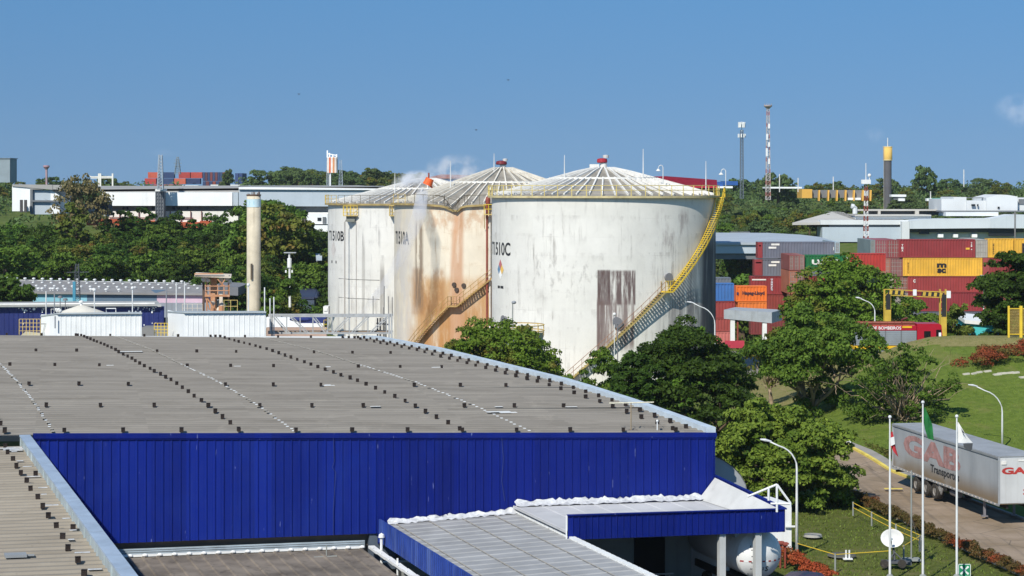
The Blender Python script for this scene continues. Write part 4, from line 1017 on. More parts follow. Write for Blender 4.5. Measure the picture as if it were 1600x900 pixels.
# kerbs
def strip(fn, q0, q1, n, w, h, mat, name, label=None, cat=None, z0=0.):
    m = MB()
    for i in range(n):
        a, b = q0+(q1-q0)*i/n, q0+(q1-q0)*(i+1)/n; p, r = V((fn(a), a*K, 0)), V((fn(b), b*K, 0))
        p.z = H(p.x, p.y)+z0; r.z = H(r.x, r.y)+z0
        m.obox(p, (r-p)*.995, V((w, 0, 0)), UP*h)
    return tag(m.build(name, mat, loc=(0, 0, 0)), kind='structure')
strip(lambda q: FX(q)-.05, 290, 350, 30, .25, .16, M('kerb_yellow', '#d9c560', .8, 0, .15, 1, dirt=.4, dcol='#9b8c5a'), 'kerb_yellow_line')
strip(lambda q: FX(q)-.05, 200, 290, 30, .25, .15, M('kerb_grey', '#a29c92', .85, 0, .15, 1), 'kerb')
strip(lambda q: NX(q)-.30, 200, 298, 60, .22, .30, M('kerb_white', '#cfc8bb', .85, 0, .2, 1, dirt=.4), 'kerb')
strip(lambda q: FX(q)+.22, 296, 348, 30, .9, .10, M('path_grey', '#96928b', .9), 'pavement_strip')
mk = MB(); p = P(1397, 766, 296); mk.obox(V((p.x-.6, p.y, .03)), V((1.2, .0, 0)), V((0, .5, 0)), UP*.004); tag(mk.build('road_marking', MATS['kerb_yellow'], loc=(0, 0, 0)), kind='structure')
# grass blades on the lawn and bank
def tufts(n, fn, size, mat, name, seed):
    rng = np.random.default_rng(seed); q_ = np.zeros((n, 4, 3))
    for i in range(n):
        x, y = fn(rng); z = H(x, y); h = size*rng.uniform(.5, 1.5); a = rng.uniform(0, 6.28); w_ = h*.45; dx, dy = math.cos(a)*w_, math.sin(a)*w_
        lx, ly = rng.normal(size=2)*h*.4
        q_[i] = [(x-dx, y-dy, z-.02), (x+dx, y+dy, z-.02), (x+dx*.25+lx, y+dy*.25+ly, z+h), (x-dx*.25+lx, y-dy*.25+ly, z+h*.85)]
    me = quadmesh(name, q_, mat); o = bpy.data.objects.new(name, me); C.objects.link(o); return tag(o, kind='stuff')
def lawnpt(r):
    q = r.uniform(205, 345); return r.uniform(max(8, NX(q)-14), NX(q)-.9), q*K
def bankpt(r):
    while True:
        q = r.uniform(300, 405)
        if q < 345: x = r.uniform(FX(q)+1.3, 44)
        else: x = r.uniform(16, 48)
        return x, q*K
tufts(15000, lawnpt, .09, leafmat('grass_blade', '#556526', '#6f7d38', '#6f6f3c', .12), 'grass', 5)
tufts(20000, bankpt, .08, leafmat('grass_blade_bank', '#687c30', '#7d903e', '#7d7c44', .2), 'grass', 6)
# hedge along the near kerb: reddish low hedge, one clipped row
def hedge(name, label, pts, w, h, mats, n, leaf, seed, cat='hedge'):
    rng = np.random.default_rng(seed); bl = []
    for a, b in zip(pts, pts[1:]):
        m = max(2, int((V(b)-V(a)).length/(.4*w)))
        for i in range(m):
            p = V(a).lerp(V(b), (i+.5)/m); bl.append((p.x+rng.normal()*.06, p.y, p.z+h*rng.uniform(.35, .6), w*.5, w*.55, h*.45))
    q_ = leaves(rng, bl, n, leaf, 7, .5); me = quadmesh(name, q_, mats); o = bpy.data.objects.new(name, me); C.objects.link(o)
    return tag(o, label, cat)
kp = lambda q, dx: (NX(q)+dx, q*K, 0)
hm = leafmat('hedge_red', '#5d4a2c', '#55532c', '#8a4526', .15); hf = leafmat('flower_orange', '#b9683c', '#a8532f', '#5d6b2f', .2)
hg = leafmat('hedge_green', '#4b5a24', '#6f6a35', '#6b4426', .15)
hedge('hedge', 'long low brownish red hedge beside the near kerb of the road', [kp(q, -.62) for q in (224, 240, 255, 270, 285, 292)], .85, .62, hm, 26000, .10, 2)
hedge('hedge', 'dull green hedge strip behind the yellow kerb left of the trailer', [(FX(q)+1.6, q*K, 0) for q in (312, 325, 340, 352)], .8, .7, hg, 4000, .13, 3)
fbp = [P(px, py, q) for px, py, q in ((1226, 868, 241), (1250, 882, 234), (1280, 895, 229), (1300, 905, 225))]
hedge('flower_hedge', 'bright orange flowering hedge curving from the white block wall', [(p.x, p.y, 0) for p in fbp], .85, .75, hf, 6500, .10, 4)
hb = [G(px, q) for px, q in ((1516, 381), (1545, 386), (1580, 389), (1612, 391))]
hedge('shrub_bed', 'reddish brown shrub bed on the grassy bank at the right edge', [tuple(p) for p in hb], 3.0, 1.1, leafmat('bed_red', '#6d4025', '#8a4f2c', '#4f5a28', .15), 6500, .16, 6, 'shrub bed')
r_ = random.Random(3)
for i in range(9):
    px = 1508+i*11+r_.uniform(-3, 3); b = G(px, 374.5+r_.uniform(0, 4)); m = MB(); s = r_.uniform(.25, .55)
    m.obox(b, V((s*1.5, .2, .05)), V((-.1, s*.6, 0)), UP*.16); tag(m.build('stone_slab', M('pale_stone', '#c9c3b4', .85, 0, .15, 2)), 'pale stone slab bordering the reddish shrub bed', 'stone', 'stone slabs under the shrub bed')
for i in range(8):
    px = 1490+i*14+r_.uniform(-6, 6); b = G(px, 318+r_.uniform(-3, 8)); m = MB(); s = r_.uniform(.2, .5)
    m.ball(b+UP*.05, s, 7, 5, (1.4, 1, .6)); tag(m.build('rock', M('tan_rock', '#b39f82', .95, 0, .2, 2)), 'tan rock in the bare soil at the foot of the bank', 'rock', 'rocks at the foot of the bank')
sb = MB(); rows = []
for i in range(9):
    q = 311+i*2; rows.append([V((x, q*K, H(x, q*K)+.03)) for x in np.linspace(FX(q)+2.6+.25*math.sin(i*2.1), FX(q)+16, 8)])
tag(sb.sheet(rows).build('bare_soil', M('bare_soil', '#9c8763', .95, 0, .25, 1.4, dirt=.6, dcol='#6f7434', bump=.5), loc=(0, 0, 0)), kind='structure')
# ---- trailer
h0 = 16.0
TA = V(((1395-800)*h0/370, F*h0/370, 4.0)); TB = V(((1561-800)*h0/422, F*h0/422, 4.0))
du = V((TB.x-TA.x, TB.y-TA.y, 0)); TL = du.length; du.normalize(); dw = V((-du.y, du.x, 0)); dw = dw if dw.x > 0 else -dw
tr = thing('cargo_trailer', 'long dusty silver box trailer with faded red lettering parked on the road', 'trailer', V((TA.x, TA.y, 0)))
TP = lambda s, w_, z: V((TA.x, TA.y, 0))+du*s+dw*w_+UP*z
n_ = N('trailer_side'); o_ = n_.coord(); sp_ = n_.new('ShaderNodeSeparateXYZ'); n_.set(sp_.inputs[0], o_)
k_ = n_.mix(n_.rng(n_.noise(n_.map(o_, (.4, .4, .12)), 1.2, 5), .35, .65), hexc('#a6abb0'), hexc('#bfc3c7'))
dm = n_.math('MULTIPLY', n_.rng(sp_.outputs[2], 1.1, 2.6, 1, 0), n_.rng(n_.noise(n_.map(o_, (.3, .3, .5)), .8, 5), .25, .6))
k_ = n_.mix(n_.math('MULTIPLY', dm, 1.0), k_, hexc('#8f7c63')); n_.bsdf(k_, .42, .25, None, .4)
m_tr = n_.m
m = MB(); m.obox(TP(0, 0, 1.18), du*TL, dw*2.6, UP*2.78); m.build('box_body', m_tr, tr)
m = MB(); m.obox(TP(-.02, -.02, 3.985), du*(TL+.04), dw*2.64, UP*.04); m.build('box_roof', M('trailer_roof', '#9b9ea0', .6, .1, .1, .6, dirt=.4), tr)
m = MB(); m.obox(TP(TL+.005, .04, 1.24), du*.02, dw*2.52, UP*2.68); m.build('front_panel', M('trailer_front', '#c2c3c2', .6, 0, .08, .7, streak=.3, dcol='#8f8a80'), tr)
m = MB()
for a, b in (((0, 0, 1.14), (TL, 0, 1.14)), ((0, 0, 3.93), (TL, 0, 3.93)), ((TL, 0, 1.18), (TL, 0, 3.98)), ((0, 0, 1.18), (0, 0, 3.98)), ((TL, 2.6, 1.18), (TL, 2.6, 3.98))): m.bar(TP(*a)-dw*.012, TP(*b)-dw*.012, .10, .12)
m.build('edge_rail', M('rail_alu', '#a5a8aa', .45, .3), tr)
m = MB(); 
for i in range(30): s = .5+i*(TL-1)/29; m.obox(TP(s, -.075, 1.13), du*.10, dw*.02, UP*.06)
m.build('side_marker', M('marker_pale', '#e8d9cc', .5), tr)
m_rl = M('letter_red_faded', '#a9807b', .7, 0, .25, 2, dirt=.7, dcol='#adadae'); m_rl2 = M('letter_red', '#b23a34', .6)
m_bl = M('letter_black', '#35373a', .6)
def side_x(px, z):   # distance along the trailer side for a photo column
    lo, hi = 0, TL
    for _ in range(40):
        md = (lo+hi)/2; p = TP(md, 0, z)
        if p.x/p.y*F+800 < px: lo = md
        else: hi = md
    return lo
g0, g1 = side_x(1412, 3), side_x(1501, 3)
m = MB(); m.text('GAB', TP(g0, -.012, 2.22), du, UP, g1-g0, 1.42, bold=.05); m.build('side_lettering', m_rl, tr)
t0, t1 = side_x(1454, 2), side_x(1499, 2); m = MB(); m.text('Transportes', TP(t0, -.012, 1.52), du, UP, t1-t0, .66, bold=.03); m.build('side_lettering', m_bl, tr)
m = MB(); m.text('GAB', TP(TL+.03, .16, 2.95), dw, UP, 2.1, .42, bold=.05); m.build('front_lettering', m_rl2, tr)
m = MB(); m.text('34', TP(TL+.03, 1.5, 1.72), dw, UP, .6, .33, bold=.04); m.build('front_number', m_rl2, tr)
m = MB(); m.obox(TP(TL+.025, .14, 3.55), du*.05, dw*.3, UP*.2); m.obox(TP(TL+.025, 1.2, 3.72), du*.03, dw*.75, UP*.08); m.build('front_fitting', m_rib, tr)
m = MB(); m.obox(TP(.4, .55, .88), du*(TL-.6), dw*.12, UP*.3); m.obox(TP(.4, 1.9, .88), du*(TL-.6), dw*.12, UP*.3); [m.obox(TP(.6+i*1.2, .2, 1.0), du*.1, dw*2.2, UP*.12) for i in range(13)]; m.build('chassis', M('chassis_dark', '#2a2826', .8), tr)
m_ty = M('tyre', '#3a3733', .9, 0, .2, 3, dirt=.4, dcol='#7a6f60'); m_rim = M('wheel_rim', '#8d8983', .6, .3)
for px in (1430.5, 1446, 1460):
    s = side_x(px, .5)
    for wv_, in_ in ((-.02, 1), (2.12, -1)):
        c = TP(s, wv_, .52); m = MB(); a = dw
        pr = [(.30, 0), (.46, -.0), (.52, .06), (.52, .40), (.46, .46), (.3, .46)]; nseg = 24
        rows = [[c+a*t+(du*math.cos(2*math.pi*k/nseg)+UP*math.sin(2*math.pi*k/nseg))*r for k in range(nseg+1)] for r, t in pr]
        m.sheet(rows); wo = m.build('wheel', m_ty, tr)
        m = MB(); rows = [[c+a*t+(du*math.cos(2*math.pi*k/nseg)+UP*math.sin(2*math.pi*k/nseg))*r for k in range(nseg+1)] for r, t in ((.31, .03), (.24, .10), (.12, .04), (.001, .02))]
        if in_ < 0: rows = [[p+dw*.3 for p in rw] for rw in rows]
        m.sheet(rows); m.build('rim', m_rim, wo)
s = side_x(1472, .8); m = MB(); m.obox(TP(s-.5, 0, .62), du*.08, dw*.5, UP*.5); m.bar(TP(s-.9, .1, 1.1), TP(s-.2, .1, .62), .06, .5); m.build('mudguard', M('mudguard', '#8b8a87', .6), tr)
m = MB(); s2 = side_x(1480, .8); m.tube([TP(s2, .35, .75), TP(s2+1.2, .35, .75)], .2, 10); m.build('air_tank', M('air_tank_grey', '#77767a', .5), tr)
for w_ in (.3, 2.2):
    s = side_x(1531, .6) if w_ < 1 else side_x(1531, .6); m = MB(); m.bar(TP(s, w_, .05), TP(s, w_, 1.15), .14); m.box(TP(s, w_, .06), (.36, .36, .06)); m.build('landing_leg', MATS['air_tank_grey'], tr)
m = MB(); m.obox(TP(-.25, .3, .72), du*.2, dw*2.0, UP*.14); m.build('rear_bumper', MATS['chassis_dark'], tr)
# ---- flagpoles with flags
def flagpole(px, ytop, q, flagpts, col, label, flab, extra=None):
    b = P(px, 0, q); b.z = 0; t = thing('flagpole', label, 'flagpole', b, 'flagpoles on the front lawn'); zt = CZ-(ytop-HZ)*S(q)
    m = MB(); m.tube([b, b+UP*zt*.5, b+UP*zt], [.065, .055, .04], 8); m.ball(b+UP*(zt+.05), .09, 8, 6); m.build('pole', M('pole_white', '#d9dbda', .5), t)
    m = MB(); m.lathe([(.25, 0), (.25, .12), (.1, .3)], b, 12); m.build('base', m_wallg, t)
    rows = []
    for i, rw in enumerate(flagpts):
        rows.append([P(x, y, q+.0)+V((0, .12*math.sin(2.2*k+i*1.3), 0)) for k, (x, y) in enumerate(rw)])
    mbs = [(rows, col)]
    m = MB(); m.sheet(rows); m.sheet([[p+V((0, .012, 0)) for p in r][::-1] for r in rows]); m.build('flag', col, t, True)
    return t
fl_r = M('flag_red', '#b8343a', .8); fl_g = M('flag_green', '#1d6a34', .8, 0, .2, 2); fl_w = M('flag_white', '#e2e2df', .8, 0, .06, 1)
def lerp2(a, b, n): return [(a[0]+(b[0]-a[0])*i/n, a[1]+(b[1]-a[1])*i/n) for i in range(n+1)]
t1_ = flagpole(1390.5, 653, 228, [lerp2((1391, 676), (1394, 674), 2), lerp2((1391.5, 686), (1398, 690), 2), lerp2((1392, 697), (1400, 700), 2), lerp2((1396, 706), (1404.5, 715), 2)], fl_r, 'left flagpole with a limp red and white flag', '')
m = MB(); m.sheet([[P(x, y, 227.6) for x, y in r] for r in (lerp2((1391.5, 684), (1397, 682), 2), lerp2((1392, 697), (1398.5, 694), 2))]); m.build('flag_stripe', fl_w, t1_)
flagpole(1442, 630, 228, [lerp2((1442.5, 634), (1447, 640), 3), lerp2((1443, 655), (1454, 655), 3), lerp2((1446, 672), (1457, 664), 3), lerp2((1449.5, 685), (1458.5, 688), 3)], fl_g, 'tallest middle flagpole with a hanging green flag', '')
t3_ = flagpole(1495, 652, 228, [lerp2((1495.5, 658), (1498, 661), 3), lerp2((1496, 676), (1510, 680), 3), lerp2((1496.5, 692), (1520, 692), 3)], fl_w, 'right flagpole with a drooping white flag', '')
m = MB(); m.sheet([[P(x, y, 227.5) for x, y in r] for r in (lerp2((1505, 693), (1520, 692.5), 4), lerp2((1506, 699), (1519, 702), 4), lerp2((1513, 704), (1517, 704), 4))]); m.build('flag_emblem', M('flag_grey', '#4a4c4f', .8), t3_)
m = MB(); m.sheet([[P(x, y, 227.5) for x, y in r] for r in (lerp2((1501, 668), (1503, 671), 2), lerp2((1504, 676), (1508, 678), 2))]); m.build('flag_emblem', MATS['flag_grey'], t3_)
# ---- satellite dish on a small cart
q = 236; b = P(1398, 884, q); b.z = 0; dsh = thing('satellite_dish', 'white satellite dish on a small wheeled cart on the lawn', 'satellite dish', b); s = S(q)
cD = P(1394, 841, q); ax = V((-.25, -.93, .28)).normalized(); sx_ = ax.cross(UP).normalized(); sy_ = sx_.cross(ax)
m = MB(); rows = []
for r, dz in ((.001, .16), (.2, .14), (.4, .07), (.55, 0), (.57, .0), (.56, .03)): rows.append([cD-ax*dz+(sx_*math.cos(2*math.pi*k/24)*1.06+sy_*math.sin(2*math.pi*k/24)*.86)*r for k in range(25)])
m.sheet(rows); m.build('dish', M('dish_white', '#dcdcda', .5, 0, .05, 2, dirt=.15), dsh, True)
m = MB(); m.tube([cD-sy_*.45, cD+ax*.55-sy_*.1], .025, 5); m.tube([cD+ax*.55-sy_*.14, cD+ax*.45-sy_*.1], .07, 8); m.build('feed_arm', m_galv, dsh)
m = MB(); m.tube([cD-ax*.2, V((b.x, b.y, .35))], .06, 8); [m.tube([V((b.x, b.y, .75)), b+V((dx, dy, .2))], .035, 6) for dx, dy in ((-.5, -.3), (.55, -.3), (0, .5))]; m.box(b+V((0, 0, .26)), (1.3, .8, .08)); m.box(b+V((.55, 0, .18)), (.6, .5, .16)); m.build('cart_frame', M('cart_grey', '#55575a', .7), dsh)
for dx in (-.62, .3):
    m = MB(); m.tube([b+V((dx, -.5, .22)), b+V((dx, -.36, .22))], .22, 12); m.build('wheel', m_ty, dsh)
# guyed mast, sign, barriers
q = 240; b = P(1424, 876, q); b.z = 0; gm = thing('guyed_mast', 'thin grey guyed mast between the left and middle flagpoles', 'mast', b)
m = MB(); m.tube([b, b+UP*4.8], .045, 6); m.build('pole', m_wallg, gm); m = MB(); [m.tube([b+UP*2.3, b+V((dx, dy, 0))], .014, 4) for dx, dy in ((-.9, .6), (1.2, .9), (.5, -1.0))]; m.build('guy_wire', M('wire_dark', '#4d4d4f', .6), gm); m = MB(); m.box(b+UP*.05, (.9, .7, .1)); m.build('base', m_wallg, gm)
q = 231; b = P(1507, 905, q); b.z = 0; sg = thing('safety_sign', 'green safety sign with white symbol at the foot of the right flagpole', 'sign', b)
w0, z0 = .64, CZ-(901-HZ)*S(q); zt_ = CZ-(881-HZ)*S(q)
m = MB(); m.tube([b+V((0, .06, 0)), b+V((0, .06, z0))], .05, 6); m.build('post', m_wallg, sg); m = MB(); m.box((b.x, b.y, (z0+zt_)/2), (w0, .03, zt_-z0)); m.build('board', M('sign_green', '#1f8a5e', .6), sg)
m = MB(); cz = (z0+zt_)/2; f_ = b.y-.02
for k in range(4):
    a = k*math.pi/2+math.pi/4; u_ = V((math.cos(a), 0, math.sin(a))); v_ = V((-u_.z, 0, u_.x)); o = V((b.x, f_, cz))
    m.poly([o+u_*.08-v_*.03, o+u_*.26-v_*.06, o+u_*.30, o+u_*.26+v_*.06, o+u_*.08+v_*.03])
m.tube([V((b.x, f_+.004, cz)), V((b.x, f_-.004, cz))], .06, 10)
for dx, dz, w_, h_ in ((0, (zt_-z0)/2-.02, w0, .03), (0, -(zt_-z0)/2+.02, w0, .03), (w0/2-.015, 0, .03, zt_-z0), (-w0/2+.015, 0, .03, zt_-z0)): m.box((b.x+dx, f_, cz+dz), (w_, .008, h_))
m.build('symbol', M('sign_white', '#e6e8e6', .6), sg)
def barrier(pts, zs, mat, label, posts=True, r=.028):
    P3 = [V(p) for p in pts]; t = thing('barrier_rail', label, 'barrier', V((P3[0].x, P3[0].y, 0)))
    [MB().tube([V((p.x, p.y, z)) for p in P3], r*.8, 6).build('rail', mat, t) for z in zs]
    [MB().tube([V((p.x, p.y, 0)), V((p.x, p.y, max(zs)+.05))], .05, 6).build('post', m_wallg, t) for p in P3]
def gp(px, py): q = 7000*20/(py-HZ); p = P(px, py, q); p.z = 0; return p
barrier([gp(1246, 874), gp(1305, 892), gp(1390, 886), gp(1412, 878), gp(1437, 862)], (.85,), m_yel, 'yellow barrier rail around the satellite dish lawn')
barrier([gp(1333, 806), gp(1362, 822), gp(1400, 842), gp(1440, 860)], (.5, .8), m_yel, 'pair of yellow rails running beside the brownish hedge')
for px, py, lab in ((1322, 862, 'pair of short white stubs on the lawn'),):
    b = gp(px, 874); m = MB(); [m.tube([b+V((dx, 0, 0)), b+V((dx, 0, .5))], .05, 6) for dx in (0, .18)]; m.box(b+UP*.03+V((.09, 0, 0)), (.5, .3, .06)); tag(m.build('pipe_stub', m_white), lab, 'pipe')
b = gp(1270, 838); m = MB(); m.lathe([(.55, .0), (.5, .12), (0, .16)], b, 16); tag(m.build('manhole_cover', M('concrete_lid', '#9a9890', .9)), 'round concrete lid in the lawn near the tree shadow', 'cover')
b = gp(1315, 868); m = MB(); m.lathe([(.8, 0), (.75, .06), (0, .08)], b, 16); tag(m.build('drain_cover', M('lid_dark', '#5a5a52', .9)), 'wide dark drain cover on the lawn beside the white stubs', 'cover')
b = P(1326, 666, 340); b.z = H(b.x, b.y); m = MB(); m.bar(b, b+UP*.6, .35, .2); m.tube([b-UP*.2, b+UP*.1], .08); tag(m.build('marker_post', m_white), 'small white marker box on the grass beside the road hedge', 'marker')
# ---- street lamps
def lamp(px, q, ytop, side, reach, label, base=None, bz=None):
    b = P(px, 0, q); b.z = H(b.x, b.y) if bz is None else bz; t = thing('street_lamp', label, 'street lamp', b, 'curved white street lamps'); zt = CZ-(ytop-HZ)*S(q); s = side
    top = V((b.x, b.y, zt)); w_ = reach*S(q); hgt = zt-b.z
    pts = [b, b+UP*hgt*.45, V((b.x, b.y, zt-w_*.85))]
    for k in range(1, 7):
        a = k/6*math.pi*.42; pts.append(V((b.x+s*w_*.72*(1-math.cos(a))/.757*.8, b.y, zt-w_*.85+w_*.72*math.sin(a))))
    e = pts[-1]; pts.append(V((b.x+s*w_*.85, b.y, zt-.03)))
    m = MB(); m.tube(pts, [.085, .07, .055]+[.045]*6+[.04], 8); m.build('pole', MATS['pole_white'], t, True)
    m = MB(); p = pts[-1]; m.tube([p-V((s*.1, 0, .0)), p+V((s*.25, 0, .08)), p+V((s*w_*.15+s*.25, 0, .12))], [.045, .08, .04], 8); m.build('lamp_head', M('lamp_head', '#c9ccce', .4), t)
    return t
lamp(1245, 243, 689, -1, 50, 'curved white street lamp beside the blue canopy corner')
lamp(1566, 332, 603, -1, 48, 'curved white street lamp on the grass behind the trailer', bz=.6)
lamp(1117, 440, 473, -1, 40, 'curved white street lamp against the shaded side of the largest tank')
lamp(1367, 430, 466, -1, 26, 'curved white street lamp behind the fire engine roof')
m = MB(); a = P(1235, 823.5, 243); m.obox(V((a.x-.3, a.y-.1, a.z)), V((.55, 0, 0)), V((0, .08, 0)), UP*.09); tag(m.build('lamp_bracket', m_white), 'short white bracket between canopy corner and street lamp', 'bracket')
# ---- tanker vessel and car under the canopy
q = 213.5; cT = P(1186, 866, q); cT.z = 2.5; tk = thing('tanker_vessel', 'white rounded tanker vessel with a dashed red band under the canopy', 'tanker', V((cT.x, cT.y, 0)))
axd = V((.30, -.95, 0)).normalized(); sd_ = V((.95, .30, 0)); rT = 1.15
prof = [(0.001, .62), (.45, .56), (.8, .40), (1.02, .18), (1.13, .03), (1.15, 0), (1.15, -6), (.8, -6.3), (.001, -6.4)]
rows = [[cT+axd*z+(sd_*math.cos(2*math.pi*k/40)+UP*math.sin(2*math.pi*k/40))*r for k in range(41)] for r, z in prof]
m = MB().sheet(rows); m.build('vessel', M('vessel_white', '#dfe0de', .4, 0, .05, .8, streak=.2), tk, True)
for i in range(12):
    a0 = math.radians(200+0); m = MB()
m = MB(); m2 = MB()
def onv(u_, z, e=.012):  # point on dished end: u_ across (m), z above axis
    r = math.hypot(u_, z); return cT+axd*(interp(r, [(p[0], p[1]) for p in prof[:6]])+e)+sd_*u_+UP*z
for i in range(13):
    u0 = -1.05+i*.16; mm = m if i % 2 == 0 else m2
    if u0+.14 < 1.1: mm.poly([onv(u0, -.28), onv(u0+.13, -.28), onv(u0+.13, -.21), onv(u0, -.21)])
m.build('reflector_band', M('band_red', '#a02c2c', .5), tk); m2.build('reflector_band', m_whiteb, tk)
m = MB(); m.text('S', (0, 0, 0), (1, 0, 0), (0, 0, 1), .16, .26, fn=lambda x, y: onv(.1+x, -.75+y)); m.text('S', (0, 0, 0), (1, 0, 0), (0, 0, 1), .08, .16, fn=lambda x, y: onv(-.05+x, -.68+y)); m.build('lettering', m_ink, tk)
m = MB(); m.obox(cT+sd_*-1.0+axd*-.6+UP*.75, sd_*1.1, axd*-4.5, UP*.35); m.build('walkway_box', m_galv, tk)
m = MB(); [m.tube([onv(x, -.9), onv(x, .5)], .03, 5) for x in (-.62, -.32)]; [m.tube([onv(-.62, z), onv(-.32, z)], .02, 4) for z in (-.6, -.3, 0, .3)]; m.build('ladder', MATS['wire_dark'], tk)
m = MB(); m.obox(cT+sd_*-.9+axd*-.2+UP*-1.5, sd_*1.8, axd*-5.6, UP*.35); m.build('chassis', MATS['chassis_dark'], tk)
for z in (-1, -4.2):
    for u_ in (-1.0, .75):
        m = MB(); o = cT+axd*z+UP*(.5-cT.z); m.tube([o+sd_*u_, o+sd_*(u_+.28)], .5, 18); m.build('wheel', m_ty, tk)
vv = MB(); p = P(1209, 852, 236); 
for dx, h_ in ((0, .55), (.35, .3), (.6, .15)): vv.tube([p+V((dx, 0, -1.2)), p+V((dx, 0, h_*.4)), p+V((dx+.2, 0, h_*.6))], .06, 6); vv.tube([p+V((dx-.12, -.05, h_*.4)), p+V((dx+.12, -.05, h_*.4))], .12, 10)
tag(vv.build('valve_pipes', m_red), 'red valve pipes between the white vessel and the white block wall', 'valve')
# car at the bottom edge
q = 214; b = P(1258, 0, q); b.z = 0; cr_ = thing('parked_car', 'dark maroon parked car with only its roof in view at the bottom edge', 'car', b)
cd = V((.93, -.36, 0)).normalized(); cw_ = V((.36, .93, 0))
def CP(x, y, z): return V((b.x, b.y, 0))+cd*x+cw_*y+UP*z
m = MB(); prof_ = [(-2.1, .35), (-2.15, .75), (-1.9, .95), (-1.5, 1.0), (-.9, 1.42), (-.2, 1.5), (.6, 1.45), (1.15, .98), (1.9, .88), (2.15, .65), (2.1, .35)]
m.prism([CP(x, -.85, z) for x, z in prof_], cw_*1.7); m.build('body', M('car_maroon', '#4d1f2a', .3, .3, .05), cr_)
m = MB()
for y in (-.87, .86): m.poly([CP(x, y, z) for x, z in ((-1.3, 1.02), (-.82, 1.36), (.5, 1.38), (.95, 1.0))])
m.build('side_window', M('car_glass', '#16181c', .1), cr_)
for x in (-1.35, 1.35):
    for y in (-.9, .72): m = MB(); m.tube([CP(x, y, .32), CP(x, y+.18, .32)], .32, 16); m.build('wheel', m_ty, cr_)
# ---- height gantry, fire engine, yellow fence, shelter
q = 436; s = S(q); gz = H(P(1430, 0, q).x, q*K)
ga = thing('height_gantry', 'yellow and black height limit gantry over the road behind the fire engine', 'gantry', V((P(1430, 0, q).x, q*K, gz)))
zt = CZ-(452-HZ)*s; xl, xr = P(1387, 0, q).x, P(1474, 0, q).x; y = q*K
m_gy = M('gantry_yellow', '#c4a640', .65, 0, .12, 1.5, dirt=.3, dcol='#7d6a35')
for x in (xl, xr):
    m = MB(); ym = CZ-((484 if x == xl else 495)-HZ)*s
    for dx in (-.28, .28):
        for dy in (0, .5): m.bar((x+dx, y+dy, gz), (x+dx, y+dy, zt), .07)
    for i in range(9): z0 = gz+(zt-gz)*i/9; m.bar((x-.28, y, z0), (x+.28, y, z0+.6), .05)
    m.build('column', m_gy, ga)
    m = MB(); m.box((x, y-.08, (gz+ym)/2), (.6, .1, ym-gz)); m.build('column_panel', m_gy, ga)
    m = MB(); m.box((x+.05, y-.06, (ym+zt-.5)/2), (.42, .06, zt-.5-ym)); m.build('column_panel', M('gantry_black', '#2b2c2c', .8), ga)
m = MB(); zr = zt-.28
for z in (0, -.55): m.bar((xl-.3, y, zt+z), (xr+.35, y, zr+z), .075)
m.build('beam', m_gy, ga)
nb = 20
for i in range(nb):
    x0, x1 = xl+(xr-xl)*i/nb, xl+(xr-xl)*(i+1)/nb; zc = zt-.28*(i+.5)/nb
    if .32 < (i+.5)/nb < .58: continue
    for j, mm in enumerate((m_gy, MATS['gantry_black']) if i % 2 else (MATS['gantry_black'], m_gy)):
        xa, xb = (x0, (x0+x1)/2) if j == 0 else ((x0+x1)/2, x1)
        MB().prism([(xa, y-.06, zc-.46), (xb, y-.06, zc-.46), (xb+.06, y-.06, zc-.08), (xa+.06, y-.06, zc-.08)], (0, .06, 0)).build('hazard_band', mm, ga)
m = MB(); p = P(1429, 457, q); m.box((p.x, y-.1, p.z), (.35, .06, .6)); m.build('sign_plate', m_white, ga); m = MB(); m.box((P(1482, 0, q).x, y-.1, CZ-(460-HZ)*s), (.4, .06, .7)); m.build('sign_plate', m_white, ga)
q = 420; s = S(q); gz = H(P(1430, 0, q).x, q*K)
zt = CZ-(506-HZ)*s; zb = zt-3.1; xl, xc, xr = P(1335, 0, q).x, P(1433, 0, q).x, P(1473, 0, q).x; y = q*K
fe = thing('fire_engine', 'red and silver fire engine with yellow stripe behind the grassy bank', 'fire engine', V(((xl+xr)/2, y, zb)))
fr_ = M('engine_red', '#a8182c', .35, 0, .05, .6); fsil = M('engine_silver', '#9aa1a6', .4, .35, .08, 1); fy = M('engine_yellow', '#dfb224', .5)
m = MB(); m.obox((xl, y, zt-.62), (xc-xl-.05, 0, 0), (0, 2.4, 0), (0, 0, .45)); m.build('body', fr_, fe)
m = MB()
for i in range(4):
    x0 = xl+(xc-xl)*i/4+.03; m = MB(); w_ = (xc-xl)/4-.09
    for j in range(7): m.obox((x0, y-.012, zt-2.0+j*.195), (w_, 0, 0), (0, .05, 0), (0, 0, .18))
    m.build('roller_shutter', fsil, fe)
m = MB(); m.obox((xl, y+.04, zt-2.05), (xc-xl-.05, 0, 0), (0, 2.3, 0), (0, 0, 1.43)); m.build('body_frame', M('engine_frame', '#6a6d70', .6), fe)
m = MB(); m.obox((xl, y-.01, zt-2.42), (xc-xl-.05, 0, 0), (0, 2.4, 0), (0, 0, .36)); m.build('yellow_stripe', fy, fe)
m = MB(); m.obox((xl, y+.1, zb+.35), (xr-xl-.2, 0, 0), (0, 2.2, 0), (0, 0, .3)); m.build('skirt', fsil, fe)
m = MB(); m.prism([(xc, y, zt-2.75), (xr, y, zt-2.75), (xr, y, zt-1.3), (xr-.12, y, zt-.12), (xr-.3, y, zt), (xc, y, zt)], (0, 2.4, 0)); m.build('cab', fr_, fe)
